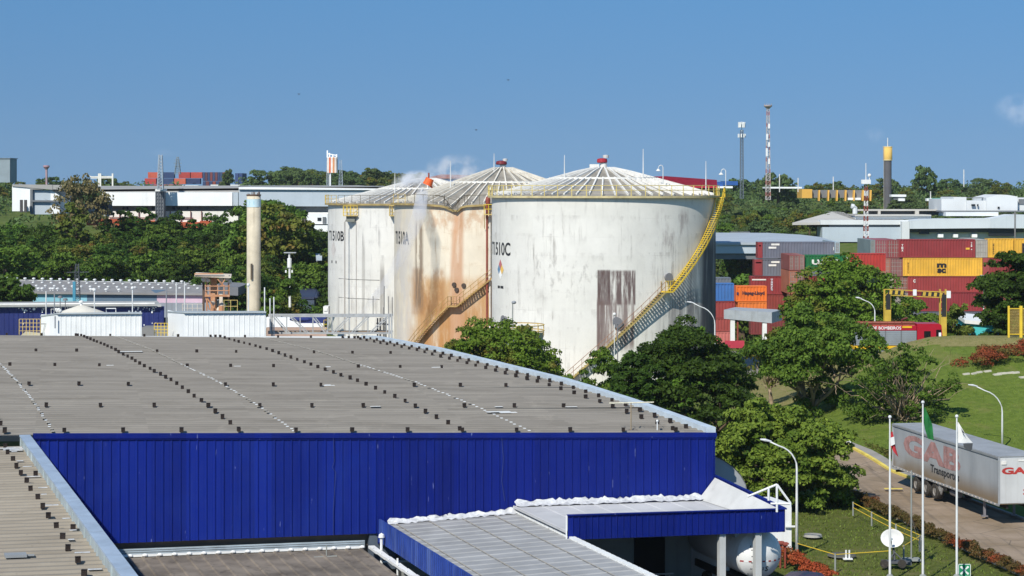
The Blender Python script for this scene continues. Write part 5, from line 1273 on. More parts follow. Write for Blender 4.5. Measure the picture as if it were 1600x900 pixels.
m = MB(); m.obox((xc+.65, y-.015, zt-1.3), (.62, 0, 0), (0, .03, 0), (0, 0, .62)); m.obox((xr-.62, y-.015, zt-1.6), (.48, 0, 0), (0, .03, 0), (0, 0, 1.05)); m.build('cab_window', MATS['car_glass'], fe)
m = MB(); m.obox((xc+.02, y-.016, zt-2.4), (xr-xc-.5, 0, 0), (0, .03, 0), (0, 0, .34)); m.build('cab_stripe', fy, fe)
m = MB(); m.obox((xc+.02, y-.017, zt-2.74), (xr-xc-.3, 0, 0), (0, .03, 0), (0, 0, .3)); m.build('cab_stripe', M('engine_orange', '#d4551f', .5), fe)
m = MB(); m.box((xr-.32, y-.3, zt-1.05), (.22, .1, .5)); m.build('mirror', m_white, fe)
m = MB(); m.obox((xl+.1, y+.2, zt-.17), (xc-xl-.3, 0, 0), (0, 2, 0), (0, 0, .22)); m.build('roof_deck', M('engine_deck', '#b06a52', .7), fe)
m = MB(); [m.tube([(xl+.2, y+.1, zt+z), (xc-.2, y+.1, zt+z)], .04, 6) for z in (.06, .2)]; [m.tube([(xl+.3+i*.7, y+.1, zt-.1), (xl+.3+i*.7, y+.1, zt+.2)], .025, 4) for i in range(8)]; m.build('roof_rail', m_red, fe)
m = MB(); xm_ = P(1411, 0, q).x; m.tube([(xm_, y+.6, zt-.1), (xm_, y+.6, zt+.35), (xm_+.5, y+.4, zt+.55)], .09, 8); m.build('water_monitor', M('monitor_dark', '#5a2326', .6), fe)
m = MB(); m.text('CORPO DE BOMBEIROS', (xl+.15, y-.015, zt-.54), (1, 0, 0), (0, 0, 1), (xc-xl)*.72, .3); m.build('lettering', m_white, fe)
m = MB(); m.box(((xl+xc)/2+2.0, y-.02, zt-.3), (.9, .04, .16)); m.build('emblem_panel', fy, fe)
for x in (xl+1.6, xr-1.0):
    m = MB(); m.tube([(x, y-.02, zb+.5), (x, y+.3, zb+.5)], .5, 18); wo = m.build('wheel', m_ty, fe); m = MB(); m.tube([(x, y-.04, zb+.5), (x, y+.02, zb+.5)], .24, 12); m.build('rim', m_rim, wo)
q = 404; s = S(q); yf = thing('mesh_fence', 'yellow framed mesh fence at the right edge on top of the bank', 'fence', G(1590, q))
m = MB(); gb = G(1590, q).z; zt = CZ-(480-HZ)*s
for px in (1576, 1595, 1614): x = P(px, 0, q).x; m = MB(); m.bar((x, q*K, gb-.3), (x, q*K, zt+.12), .16 if px != 1595 else .24); m.build('post', m_yel, yf)
m = MB(); x0, x1 = P(1576, 0, q).x, P(1625, 0, q).x
for z in (zt-.12, gb+.35): m.bar((x0, q*K, z), (x1, q*K, z), .07)
m.build('rail', m_yel, yf); m = MB()
for i in range(36): x = x0+(x1-x0)*i/35; m.tube([(x, q*K, gb+.3), (x, q*K, zt-.1)], .012, 4)
for i in range(18): z = gb+.3+(zt-gb-.4)*i/17; m.tube([(x0, q*K+.01, z), (x1, q*K+.01, z)], .010, 4)
m.build('mesh_panel', m_yeld, yf)
q = 470; s = S(q); tb = thing('low_turquoise_building', 'low turquoise walled hut with a white roof behind the bank', 'hut', G(1535, q))
x0, x1 = P(1510, 0, q).x, P(1561, 0, q).x; gz = G(1535, q).z; z1_ = CZ-(507-HZ)*s
m = MB(); m.prism([(x0, q*K, gz-1), (x1, q*K, gz-1), (x1, q*K, CZ-(509-HZ)*s), (x0, q*K, CZ-(503-HZ)*s)], (0, 5, 0)); m.build('wall', M('turquoise', '#4cc0c4', .7, 0, .06, .6), tb)
m = MB(); m.prism([(x0-.25, q*K-.3, CZ-(505-HZ)*s), (x1+.25, q*K-.3, CZ-(510-HZ)*s), (x1+.25, q*K-.3, CZ-(506-HZ)*s), (x0-.25, q*K-.3, CZ-(499.5-HZ)*s)], (0, 5.6, .5)); m.build('roof', m_white, tb)
m = MB(); xd = P(1552, 0, q).x; m.obox((xd, q*K-.03, gz), (.6, 0, 0), (0, .05, 0), (0, 0, CZ-(510-HZ)*s-gz)); m.build('door', M('turquoise_deep', '#2a8f9c', .7), tb)
q = 560; s = S(q); sh_ = thing('gate_shelter', 'flat grey roofed gate shelter with white and red posts left of the large mango tree', 'shelter', G(1165, q)); gz = G(1165, q).z
x0, x1 = P(1131, 0, q).x, P(1206, 0, q).x; zt = CZ-(487-HZ)*s
m = MB(); m.prism([(x0, q*K, CZ-(484-HZ)*s), (x0, q*K, CZ-(498-HZ)*s), (x1, q*K, CZ-(505-HZ)*s), (x1, q*K, CZ-(488-HZ)*s)], (2.0, 5.5, 0)); m.build('roof', M('shelter_grey', '#a7aeb2', .6, .1, .1, .8, streak=.3), sh_)
for px, mt in ((1145, m_white), (1153, m_red), (1195, m_white)): x = P(px, 0, q).x; m = MB(); m.bar((x, q*K+.4, gz), (x, q*K+.4, CZ-(499-HZ)*s), .55 if mt is m_white else .2); m.build('post', mt, sh_)
m = MB(); m.box((P(1148, 0, q).x, q*K+.2, gz+.6), (2.4, .5, .9)); m.build('kerb_block', M('kerb_red', '#b83a4e', .7), sh_)
# ------------------------------------------------------------------ shipping containers
CG = 'shipping containers stacked in the yard'
def contmat(col):
    return M('container'+col, col, .6, 0, .12, .35, streak=.35, dcol='#5a4a44', dirt=.15)
def container(px0, px1, y0, y1, q, col, label, end=False, depth=None, marks=(), endcol=None, endw=0, group=CG):
    s = S(q); x0, x1 = (px0-800)*s, (px1-800)*s; zt, zb = CZ-(y0-HZ)*s, CZ-(y1-HZ)*s+.03; y = q*K
    d = depth or (12.1 if end else 2.44); t = thing('shipping_container', label, 'container', V(((x0+x1)/2, y, zb)), group); mt = contmat(col)
    if not end:
        m = MB(); rows = [[], []]; pit = .42; n = max(4, int((x1-x0-.2)/pit)); pit = (x1-x0-.2)/n
        for i in range(n):
            for f, o in ((0, .0), (.28, .0), (.42, .055), (.80, .055), (.94, 0)):
                x = x0+.1+(i+f)*pit; rows[0].append(V((x, y+.03+o, zb+.14))); rows[1].append(V((x, y+.03+o, zt-.12)))
        m.sheet(rows); m.obox((x0+.05, y+.11, zb+.05), (x1-x0-.1, 0, 0), (0, d-.15, 0), (0, 0, zt-zb-.08)); m.build('body', mt, t)
        m = MB()
        for x in (x0, x1-.14): m.obox((x, y, zb), (.14, 0, 0), (0, d, 0), (0, 0, zt-zb))
        for z, h in ((zb, .15), (zt-.13, .13)): m.obox((x0+.14, y+.005, z), (x1-x0-.28, 0, 0), (0, d-.02, 0), (0, 0, h))
        m.build('frame', contmat(col), t)
        if endcol:
            m = MB(); m.obox((x0-.01, y-.02, zb+.05), (endw*s, 0, 0), (0, d, 0), (0, 0, zt-zb-.08)); m.build('end_panel', contmat(endcol), t)
    else:
        m = MB(); m.obox((x0+.04, y+.06, zb+.03), (x1-x0-.08, 0, 0), (0, d-.1, 0), (0, 0, zt-zb-.06)); m.build('body', mt, t)
        m = MB()
        for x in (x0, x1-.13): m.obox((x, y, zb), (.13, 0, 0), (0, d, 0), (0, 0, zt-zb))
        for z, h in ((zb, .15), (zt-.13, .13)): m.obox((x0+.13, y+.005, z), (x1-x0-.26, 0, 0), (0, d-.02, 0), (0, 0, h))
        m.build('frame', mt, t)
        m = MB(); w_ = x1-x0
        for f in (.2, .38, .62, .8): m.tube([(x0+w_*f, y+.02, zb+.12), (x0+w_*f, y+.02, zt-.1)], .035, 5)
        for f in (.3, .55, .75): m.box((x0+w_*.5, y+.04, zb+(zt-zb)*f), (w_*.9, .03, .05))
        m.build('lock_rods', M('lock_rod', '#a59c94', .6, .2), t)
    for txt, ax0, ax1, ay0, ay1, c in marks:
        m = MB(); X0, X1 = (ax0-800)*s, (ax1-800)*s; Z0, Z1 = CZ-(ay1-HZ)*s, CZ-(ay0-HZ)*s
        if txt == '#': m.obox((X0, y-.02, Z0), (X1-X0, 0, 0), (0, .03, 0), (0, 0, Z1-Z0))
        elif txt.startswith('|'):                      # lettering that runs down the side
            k = len(txt)-1
            for i, ch in enumerate(txt[1:]):
                if ch != ' ': m.text(ch, (X0, y-.012, Z1-(Z1-Z0)*(i+1)/k+.02), (1, 0, 0), (0, 0, 1), X1-X0, (Z1-Z0)/k*.8, bold=.05)
        else: m.text(txt, (X0, y-.012, Z0), (1, 0, 0), (0, 0, 1), X1-X0, Z1-Z0, bold=.05)
        m.build('lettering', M('mark'+c, c, .6), t)
    return t
RD, RD2, YL, GY, BR = '#8f3638', '#9a3d3c', '#e2ad3e', '#6d707c', '#94635a'
Wt, Bk = '#e6e2da', '#26242a'
# right stack
q = 700
container(1405, 1524, 374, 402.6, q, RD, 'maroon container in the top row between the door ends and the yellow one', marks=(('|TEX', 1408.5, 1411.5, 381, 393, Wt), ('#', 1509, 1515, 387, 390, '#e3b13c'), ('|CAI 4', 1517, 1519, 378, 391, Wt)))
container(1411, 1535, 403, 431.6, q, YL, 'yellow container with large black lettering in its middle', marks=(('m', 1464, 1479, 411.5, 418, Bk), ('sc', 1464.5, 1478, 419.5, 426.5, Bk), ('|MEDU', 1418, 1420.5, 409, 427, '#a87f30')))
container(1419, 1536, 432, 456.6, q, RD2, 'maroon container directly under the yellow lettered one', marks=(('C', 1427, 1430.5, 436.5, 441.5, Wt),))
container(1419, 1536, 457, 486.5, q, '#8c3338', 'dark red container with vertical white letters behind the gantry', marks=(('|TEX', 1425.5, 1429, 467, 480, Wt),))
container(1544, 1583.5, 373, 402.6, q, YL, 'short yellow container at the right end of the top row', marks=(('|MSC', 1551, 1553.5, 379, 397, '#8a6a34'),))
container(1585, 1640, 373, 402.6, q, YL, 'yellow container cut by the right edge with a black letter', marks=(('M', 1597, 1609, 380, 396, Bk),))
container(1536, 1640, 403, 431.6, q, RD, 'red container behind the dark tree, under the short yellow one', marks=(('#', 1545, 1549, 411, 414, Wt),), endcol='#a04a48', endw=10)
container(1537, 1640, 432, 460, q, RD2, 'red container low at the right behind the lamp mast')
container(1420, 1536, 487, 515.5, q, GY, 'grey container at the bottom of the right stack')
container(1420, 1536, 516, 544, q, '#6a3a38', 'dull red container on the ground under the grey one')
container(1537, 1640, 489, 517, q, '#5d5f6e', 'blue grey container behind the turquoise hut', )
container(1537, 1640, 460.5, 488.5, q, '#9b4a4c', 'faded red container above the blue grey one behind the hut')
ends = [(1360, 1367.5, 375, 403, '#7d8b8c', 'pale grey narrow container end at the top left corner of the right stack'), (1367.5, 1386, 375, 403, '#96555a', 'reddish container door end in the top row, left of the maroon side'), (1386, 1405, 375, 403, '#8e4a4a', 'dark red container door end touching the maroon container'),
 (1360, 1374, 403.5, 432, '#7a9492', 'grey green container end in the second row at the left'), (1374, 1391, 403.5, 432, '#ab705c', 'salmon coloured container door end in the second row'), (1391, 1410.5, 403.5, 432, '#8a5a56', 'brown container door end beside the yellow lettered container'),
 (1376, 1396, 432.5, 457, '#a8a08c', 'pale beige container door end in the third row'), (1397, 1418.5, 432.5, 457, '#8d5c52', 'brown container door end in the third row beside the maroon one'), (1397, 1419, 457.5, 487, '#99908a', 'grey container door end low behind the mango tree'), (1397, 1419, 487.5, 544, '#7a5550', 'brown container end at the ground beside the grey one'),
 (1524.5, 1543, 374.5, 402.6, '#a9a59c', 'light grey container door end between maroon and yellow in the top row')]
for x0, x1, y0, y1, c, lb in ends: container(x0, x1, y0, y1, q+.5, c, lb, end=True)
# left stack
q = 650
container(1184, 1304, 378, 404, q, GY, 'topmost grey container of the left stack with white lettering', marks=(('#', 1205, 1218, 380.5, 383.5, Wt), ('#', 1201, 1213, 385.5, 388.5, Wt), ('#', 1186, 1189, 383, 385, Wt), ('#', 1302, 1303, 386, 391, Wt)), endcol=RD, endw=7.5)
container(1304.5, 1312, 378, 396, q+14, '#a3b4bd', 'pale blue grey container end just right of the topmost grey container', end=True)
container(1179, 1300, 405, 431.5, q, '#6f727c', 'second grey container from the top with white lettering', marks=(('#', 1205, 1218, 408, 411, Wt), ('#', 1201, 1213, 413, 416, Wt), ('#', 1181, 1190, 409.5, 411.5, Wt)), endcol=RD, endw=12.5)
container(1173, 1290, 432, 460, q, RD, 'maroon container under the grey ones with white vertical lettering', marks=(('|HAMBURG', 1204.5, 1207.5, 435, 454, '#d9d9e4'), ('#', 1175, 1197, 436, 438, Wt)))
container(1173, 1290, 460.5, 488, q, '#8f4038', 'red brown container below the maroon lettered one')
container(1173, 1290, 488.5, 523, q, '#7c3a3a', 'dark red container at the ground of the left stack')
q = 632
container(1257, 1322, 398.5, 424, q, '#1d6b3c', 'green container with large white lettering', marks=(('UASC', 1268.5, 1312, 405.5, 413.5, Wt),))
container(1320, 1384, 396, 424, q+30, '#b03a33', 'bright red container right of the green one', marks=(('#', 1318.5, 1325, 401.5, 406.5, Wt),))
for x0, x1, y0, y1, c, lb in ((1233, 1240.5, 398.5, 423, '#8a4a44', 'first narrow red door end left of the green container'), (1240.5, 1249, 398.5, 423, '#86504c', 'middle brownish door end left of the green container'), (1249, 1257, 398.5, 423, '#93625a', 'brown door end touching the green container'), (1233, 1245, 423.5, 460, '#b06a50', 'orange brown container door end beside the mango crown'), (1245, 1257, 423.5, 460, '#8f5a50', 'brown container door end half hidden by the mango crown')):
    container(x0, x1, y0, y1, q-1, c, lb, end=True)
container(1233, 1290, 460.5, 520, q-1, '#7a4440', 'dull red container behind the mango tree trunk')
q = 600
container(1150, 1198, 447, 471.5, q, '#e8742c', 'orange container with dark lettering', marks=(('Hapag-Lloyd', 1160, 1194.5, 455, 462, '#4a3038'), ('#', 1151, 1154, 456.5, 461, '#3d3358')))
container(1153, 1198, 472, 497, q, '#e07a35', 'second orange container directly under the lettered orange one')
container(1100, 1147, 443, 470.5, q+6, '#3f6fae', 'sky blue container beside the shaded tank edge')
container(1100, 1142, 434, 442.5, q+16, '#6e747c', 'grey container top above the sky blue container')
container(1100, 1149, 471, 497, q+6, '#94403f', 'dull red container under the sky blue one')
container(1100, 1146, 497.5, 518, q+6, '#9c4a46', 'faded red container third from the top beside the tank')
container(1100, 1148, 518.5, 540, q+6, '#c4716c', 'pinkish red container at the ground beside the tank')
# hilltop containers, left horizon
q = 1560; HG = 'containers stacked on the far hilltop'
def far_c(px0, px1, y0, y1, c, lb, end=False): 
    s = S(q); t = thing('shipping_container', lb, 'container', V(((px0+px1-1600)/2*s, q*K, CZ-(y1-HZ)*s)), HG)
    m = MB(); m.obox(((px0-800)*s+.03, q*K, CZ-(y1-HZ)*s+.03), ((px1-px0)*s-.06, 0, 0), (0, 12 if end else 2.44, 0), (0, 0, (y1-y0)*s-.06)); m.build('body', contmat(c), t); return t
row_t, row_m, row_b = (269, 278.5), (278.7, 287.8), (288, 297)
for i, (a, b, c, lb) in enumerate(((231, 249, '#c05a44', 'orange red far container at the left end of the top hilltop row'), (255, 272, '#2d4068', 'navy far container with a white spot in the top hilltop row'), (279, 297, '#a8403a', 'red far container right of the navy one in the top hilltop row'), (298, 316, '#b24a3e', 'red far container in the middle of the top hilltop row'))):
    far_c(a, b, *row_t, c, lb)
for i in range(9): far_c(316.5+i*3.9, 320.2+i*3.9, 269, 283, ('#354466', '#5a3a44', '#2f4468', '#7a4040', '#34466a', '#6a3e42', '#2e4066', '#34486c', '#8a4438')[i], ('navy', 'plum', 'navy', 'red', 'navy', 'plum', 'navy', 'navy', 'red brown')[i]+' far container end, number %s along the top hilltop row' % ('one two three four five six seven eight nine'.split()[i]), True)
for a, b, c, lb in ((226, 244, '#b4423a', 'red far container at the left end of the middle hilltop row'), (245, 271, '#33456c', 'navy far container in the middle hilltop row behind the grey tower'), (272, 290, '#c4644a', 'salmon orange far container in the middle hilltop row'), (291, 313, '#2c3c60', 'navy far container with white marks in the middle hilltop row')): far_c(a, b, *row_m, c, lb)
for i in range(7): far_c(316.5+i*5.2, 321.4+i*5.2, 283.2, 297, ('#34466a', '#6a3e42', '#2e4066', '#8a4438', '#34486c', '#5a3a44', '#2f4468')[i], ('navy', 'plum', 'dark navy', 'rust', 'slate navy', 'dull plum', 'deep blue')[i]+' far container end low in the hilltop row, left of the tall dark tree', True)
for a, b, c, lb in ((225, 239, '#33456c', 'dark blue far container at the lower left of the hilltop stack'), (240, 262, '#a03c38', 'red far container in the lowest hilltop row'), (263, 282, '#a84440', 'dull red far container in the lowest hilltop row beside the white van body')): far_c(a, b, *row_b, c, lb)
for i in range(2): far_c(367+i*6, 372.6+i*6, 270.5, 297, ('#3a4d78', '#2f4370')[i], 'tall navy far container pair right of the dark tree, %s one' % ('left', 'right')[i], True)
for a, b, y0, y1, lb in ((281, 310, 289.5, 294, 'long white far truck body below the hilltop containers'), (329, 341, 288.5, 292, 'small white far truck body left of the dark horizon tree'), (360, 384, 288.5, 292.5, 'white far truck body right of the dark horizon tree')):
    s = S(1540); m = MB(); m.obox(((a-800)*s, 1540*K, CZ-(y1-HZ)*s), ((b-a)*s, 0, 0), (0, 2.5, 0), (0, 0, (y1-y0)*s)); m.obox(((a-800)*s+.3, 1540*K+.1, CZ-(y1+3-HZ)*s), ((b-a)*s-.6, 0, 0), (0, 2.2, 0), (0, 0, 3*s)); tag(m.build('truck_body', m_white), lb, 'truck')
# ------------------------------------------------------------------ helper for simple buildings seen from the front
def fbox(m, px0, px1, y0, y1, q, d=6, y0b=None, y1b=None):
    """front-facing block: photo columns px0..px1, rows y0..y1 (right edge rows y0b..y1b)"""
    y0b = y0 if y0b is None else y0b; y1b = y1 if y1b is None else y1b
    return m.prism([P(px0, y1, q), P(px1, y1b, q), P(px1, y0b, q), P(px0, y0, q)], (0, d, 0))
def part(name, mat, t, *blocks):
    for b in blocks:
        m = MB(); fbox(m, *b); o = m.build(name, mat, t)
    return o
m_wht = M('wall_white', '#eef0ef', .75, 0, .05, .3, streak=.2, dcol='#a9adae')
m_cream = M('wall_cream', '#e6e4dc', .8, 0, .06, .3, streak=.25, dcol='#a59d8e')
m_sheet = M('sheet_bluegrey', '#b3bec6', .6, 0, .06, .15, streak=.2, dcol='#8d99a2')
m_roofg = M('far_roof_grey', '#a09f9b', .85, 0, .12, .15)
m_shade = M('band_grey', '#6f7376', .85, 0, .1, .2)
m_win = M('window_dark', '#23272c', .3)
m_orange = M('orange_wall', '#b5593a', .8, 0, .1, .4, streak=.2)
# ---- left: long white warehouse with orange base
q = 825; t = thing('white_warehouse', 'long white two storey warehouse with a projecting upper band and orange base', 'warehouse', P(265, 372, q))
part('upper_band', m_wht, t, (159.5, 243, 300.5, 321.5, q-2, 5), (256, 363, 300.5, 321.5, q-2, 5))
part('side_panel', m_sheet, t, (363.3, 372, 300.5, 321.5, q-1.5, 5))
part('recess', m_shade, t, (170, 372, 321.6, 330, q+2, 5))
part('lower_wall', m_cream, t, (170, 372, 330, 349, q, 12))
part('base_wall', m_orange, t, (135, 208, 342, 352, q-3, 3, 342, 353), (208.3, 262, 344.5, 350, q-3, 3), (280, 312, 347, 356, q-3, 3), (312.3, 330, 345, 352, q-2, 3))
for a, b in ((191, 194.5), (198, 201), (221.5, 225), (228, 231.5), (237, 241), (269, 273), (277, 281), (292, 295)): part('window', m_win, t, (a, b, 322.5, 327.5, q+1.5, 1))
m = MB(); [m.bar(P(px, 330, q-.5), P(px, 348, q-.5), .16) for px in (187, 202, 217, 233, 266, 283, 298, 315)]; m.bar(P(170, 339.5, q-.6), P(242, 340.5, q-.6), .14); m.bar(P(258, 339.5, q-.6), P(302, 340.5, q-.6), .14); m.build('wall_pipe', M('pipe_maroon', '#6a4240', .8), t)
part('roof', m_roofg, t, (158, 600, 295.5, 300.4, q+3, 30, 291.5, 300.4))
m = MB(); m.prism([P(158, 296, q+3), P(600, 292, q+3), P(560, 289.5, q+140), P(150, 290.5, q+140)], (0, 0, -.4)); m.build('roof_slope', m_roofg, t)
part('gutter', m_shade, t, (372, 600, 290.3, 292, q-.2, 1))
# grey stair tower in front of it
q = 818; t = thing('grey_tower', 'grey louvred lift tower in front of the white warehouse', 'tower', P(249, 352, q))
part('shaft', M('tower_grey', '#777c82', .7, 0, .08, .4, streak=.3), t, (243.5, 255.5, 299, 346, q, 2.5))
m = MB(); 
for px in (243.5, 247.5, 251.5, 255.3): m.bar(P(px, 299, q-.2), P(px, 346, q-.2), .18)
for i in range(9): m.bar(P(243.5, 300+i*5.5, q-.2), P(255.4, 300+i*5.5, q-.2), .14)
m.build('frame', M('tower_frame', '#5d6268', .7), t)
part('cap', m_white, t, (242.5, 256.5, 295.5, 298.8, q-.5, 3))
def lattice(name, label, px0, px1, ytop, ybot, q, mat, taper=.35, n=12, w=.12, cat='mast', mats=None, group=None):
    s = S(q); b = P((px0+px1)/2, ybot, q); t = thing(name, label, cat, b, group); wb = (px1-px0)*s/2; H_ = (ybot-ytop)*s
    mbs = [MB() for _ in (mats or [mat])]
    for i in range(n):
        m = mbs[i % len(mbs)]; f0, f1 = i/n, (i+1)/n; a0, a1 = wb*(1-(1-taper)*f0), wb*(1-(1-taper)*f1); z0, z1 = b.z+H_*f0, b.z+H_*f1
        c0 = [V((b.x+sx*a0, b.y+sy*a0, z0)) for sx, sy in ((-1, -1), (1, -1), (1, 1), (-1, 1))]; c1 = [V((b.x+sx*a1, b.y+sy*a1, z1)) for sx, sy in ((-1, -1), (1, -1), (1, 1), (-1, 1))]
        for k in range(4):
            m.bar(c0[k], c1[k], w); m.bar(c0[k], c1[(k+1) % 4], w*.7); m.bar(c0[k], c0[(k+1) % 4], w*.7)
    for i, m in enumerate(mbs): m.build('lattice', (mats or [mat])[i], t)
    return t
m_lat = M('lattice_grey', '#9fabb4', .6, .2)
lattice('lattice_tower', 'pale grey lattice tower rising above the grey louvred tower', 246.5, 255, 242, 296, 815, m_lat, .55, 11, .14)
t = lattice('pylon', 'thin distant power pylon above the hilltop containers', 273, 282, 245, 272, 1540, M('pylon_grey', '#77858f', .7), .25, 8, .16, 'pylon')
m = MB(); [m.bar(P(277.5-w_, y_, 1540), P(277.5+w_, y_, 1540), .2) for y_, w_ in ((250, 5), (255, 6.5), (260, 5.5))]; m.build('cross_arm', MATS['pylon_grey'], t)
# tall pale warehouse right of the column
q = 800; t = thing('pale_warehouse', 'tall pale grey sheet clad warehouse right of the concrete column', 'warehouse', P(500, 368, q))
part('cladding', m_sheet, t, (373, 610, 296, 321.8, q, 10, 303 if False else 296, 323))
part('roof_edge', m_wht, t, (373, 615, 292.2, 295.8, q-1, 12, 295, 297))
part('recess', m_shade, t, (440, 540, 322, 332, q+3, 5)); part('lower_wall', m_cream, t, (470, 540, 332, 366, q+1, 8))
part('annex', m_wht, t, (477, 512, 334, 350, q-2, 3), (484, 512, 352, 364, q-3, 3))
part('window', m_win, t, (496, 502, 340, 345, q-2.2, .5)); part('vent_pipe', m_shade, t, (504, 509, 339, 349, q-2.6, .6))
m = MB(); m.tube([P(476, 334, q-2.5), P(476, 358, q-2.5)], .2, 6); m.build('downpipe', M('downpipe', '#5e5450', .8), t)
# white gabled building at the far left
q = 790; t = thing('white_gabled_building', 'white walled grey roofed building at the left behind the half dry tree', 'building', P(70, 345, q))
part('front_wall', m_wht, t, (19, 47, 291, 330, q, 10), (79, 93, 296, 334, q+1, 10, 306, 334))
part('door_panel', m_sheet, t, (47.3, 79, 297, 335, q+1, 8)); part('corner_post', m_shade, t, (47, 51, 296, 334, q-.2, .5))
part('roof', m_roofg, t, (19, 82, 288, 291, q-.5, 10, 289, 296.5), (47, 100, 289, 296, q-.3, 14))
m = MB(); m.bar(P(48, 314, q), P(95, 314.5, q), .3); m.build('canopy_rail', m_shade, t)
m = MB(); [m.box(P(px, 322, q-3), (.45, .4, 2.2)) for px in (33.5, 40)]; m.build('gate_post', M('gate_dark', '#4c4a4a', .8), t)
q = 775; t = thing('sloped_conveyor', 'dark sloping conveyor cover beside the long white warehouse', 'conveyor', P(150, 345, q))
m = MB(); m.prism([P(131, 320, q), P(146, 337, q), P(170, 337, q), P(168, 318, q), P(150, 308, q)], (0, 4, 0)); m.build('cover', M('conveyor_dark', '#40444c', .8, 0, .1, .4), t)
m = MB(); m.bar(P(131, 319, q-2), P(147, 336, q-2), .5); m.bar(P(146, 336, q-2), P(171, 337, q-2), .3); m.bar(P(145.5, 326, q-2), P(145.5, 337, q-2), .5); m.build('frame', m_sheet, t)
# billboard frame, mast, tower block at the far left
q = 1080; t = thing('billboard_frame', 'empty white billboard frame on the skyline at the left', 'frame', P(162, 290, q)); m = MB()
for px in (154.5, 157, 176): m.bar(P(px, 271, q), P(px, 291, q), .35)
for y_ in (276.5, 278): m.bar(P(142, y_, q), P(177, y_-.5, q), .3)
m.bar(P(135, 273, q), P(146, 277.5, q), .2); m.build('frame', m_cream, t)
q = 1350; t = thing('mushroom_mast', 'slim far mast with a wide pink topped head at the left skyline', 'mast', P(73, 288, q)); m = MB(); m.tube([P(73, 290, q), P(72.5, 261, q)], .35, 6); m.build('pole', M('mast_pink', '#a98f94', .8), t); m = MB(); m.lathe([(.3, -1.2), (1.0, -.3), (.9, .1), (0, .15)], P(72.5, 259, q), 12); m.build('head', M('mast_head', '#a8858c', .8), t)
q = 1250; t = thing('concrete_block_tower', 'plain grey concrete block tower cut by the left edge', 'tower', P(6, 275, q)); part('wall', M('block_grey', '#8d9aa0', .85, 0, .08, .3), t, (-25, 15.5, 248, 285, q, 8)); part('cap', M('block_cap', '#7c868b', .85), t, (-25, 16, 246.8, 247.8, q-.5, 9))
# orange and white stack
q = 900; t = thing('striped_stack', 'white and orange striped stack with a ladder frame on the skyline', 'stack', P(518, 296, q)); s = S(q)
for k, c in enumerate(('#d9d2c8', '#cc6a48', '#dcd6cc', '#c98a5c', '#d4c8bc')): m = MB(); m.bar(P(512.7+k*2.9, 246, q-.4), P(512.7+k*2.9, 270, q-.4), .37, .5); m.build('stripe', M('stack'+c, c, .8), t)
m = MB(); fbox(m, 511, 527, 245, 270, q, 1.5); m.build('tank', m_cream, t)
m = MB(); [m.bar(P(px, y_, q), P(px, 246, q), .25) for px, y_ in ((511.5, 235), (515, 239), (520, 241), (526, 241))]; m.bar(P(511, 240, q), P(527, 243, q), .2); m.build('top_frame', m_wht, t)
m = MB(); m.bar(P(513.3, 270, q), P(513.5, 270, q), .1); m.tube([P(516, 270, q), P(516, 320, q)], .16, 6); m.build('pole', m_wht, t)
lattice('lattice_mast', 'thin grey lattice mast just left of the striped stack', 510.5, 513.5, 252, 292, 905, m_lat, .8, 9, .07); lattice('lattice_mast', 'taller grey lattice mast just right of the striped stack', 529.5, 535.5, 250, 293, 902, m_lat, .45, 9, .07)
# concrete column
q = 535; c = P(396.5, 470, q); t = thing('concrete_column', 'tall round concrete water column with a pale blue band near its top', 'tower', V((c.x, c.y, H(c.x, c.y)))); r = 11*S(q); zt = CZ-(305-HZ)*S(q)
m = MB(); m.lathe([(r*1.02, 0), (r, zt*.5), (r*.98, zt-.1), (0, zt)], V((c.x, c.y, 0)), 28); m.build('shaft', M('column_concrete', '#cabfa8', .9, 0, .12, .8, streak=.5, dcol='#7c6f58'), t, True)
z0, z1 = CZ-(323.5-HZ)*S(q), CZ-(311-HZ)*S(q); m = MB(); m.lathe([(r+.015, z0), (r+.015, z1)], V((c.x, c.y, 0)), 28); m.build('pale_band', M('band_paleblue', '#c4dbe0', .7), t, True)
m = MB(); m.poly([V((c.x+r*1.03*math.sin(a), c.y-r*1.03*math.cos(a), z)) for a, z in ((-.5, z0+.25), (.15, z0+.25), (.15, z1-.25), (-.5, z1-.25))]); m.build('band_mark', M('band_cyan', '#8fc4d0', .7), t)
m = MB(); m.lathe([(r, zt-.1), (r*1.06, zt), (r*1.06, zt+.1), (0, zt+.1)], V((c.x, c.y, 0)), 24); [m.tube([V((c.x+r*.8*math.cos(k), c.y+r*.8*math.sin(k), zt)), V((c.x+r*.8*math.cos(k)*1.05, c.y+r*.8*math.sin(k), zt+rnd.uniform(.1, .45)))], .05, 4) for k in range(9)]; m.build('top_rim', M('rim_brown', '#6f5a4c', .9), t)
m = MB(); m.bar(P(393, 412, q-2.2), P(393, 437, q-2.2), .22, .1); m.build('slot', M('slot_dark', '#5a5042', .9), t)
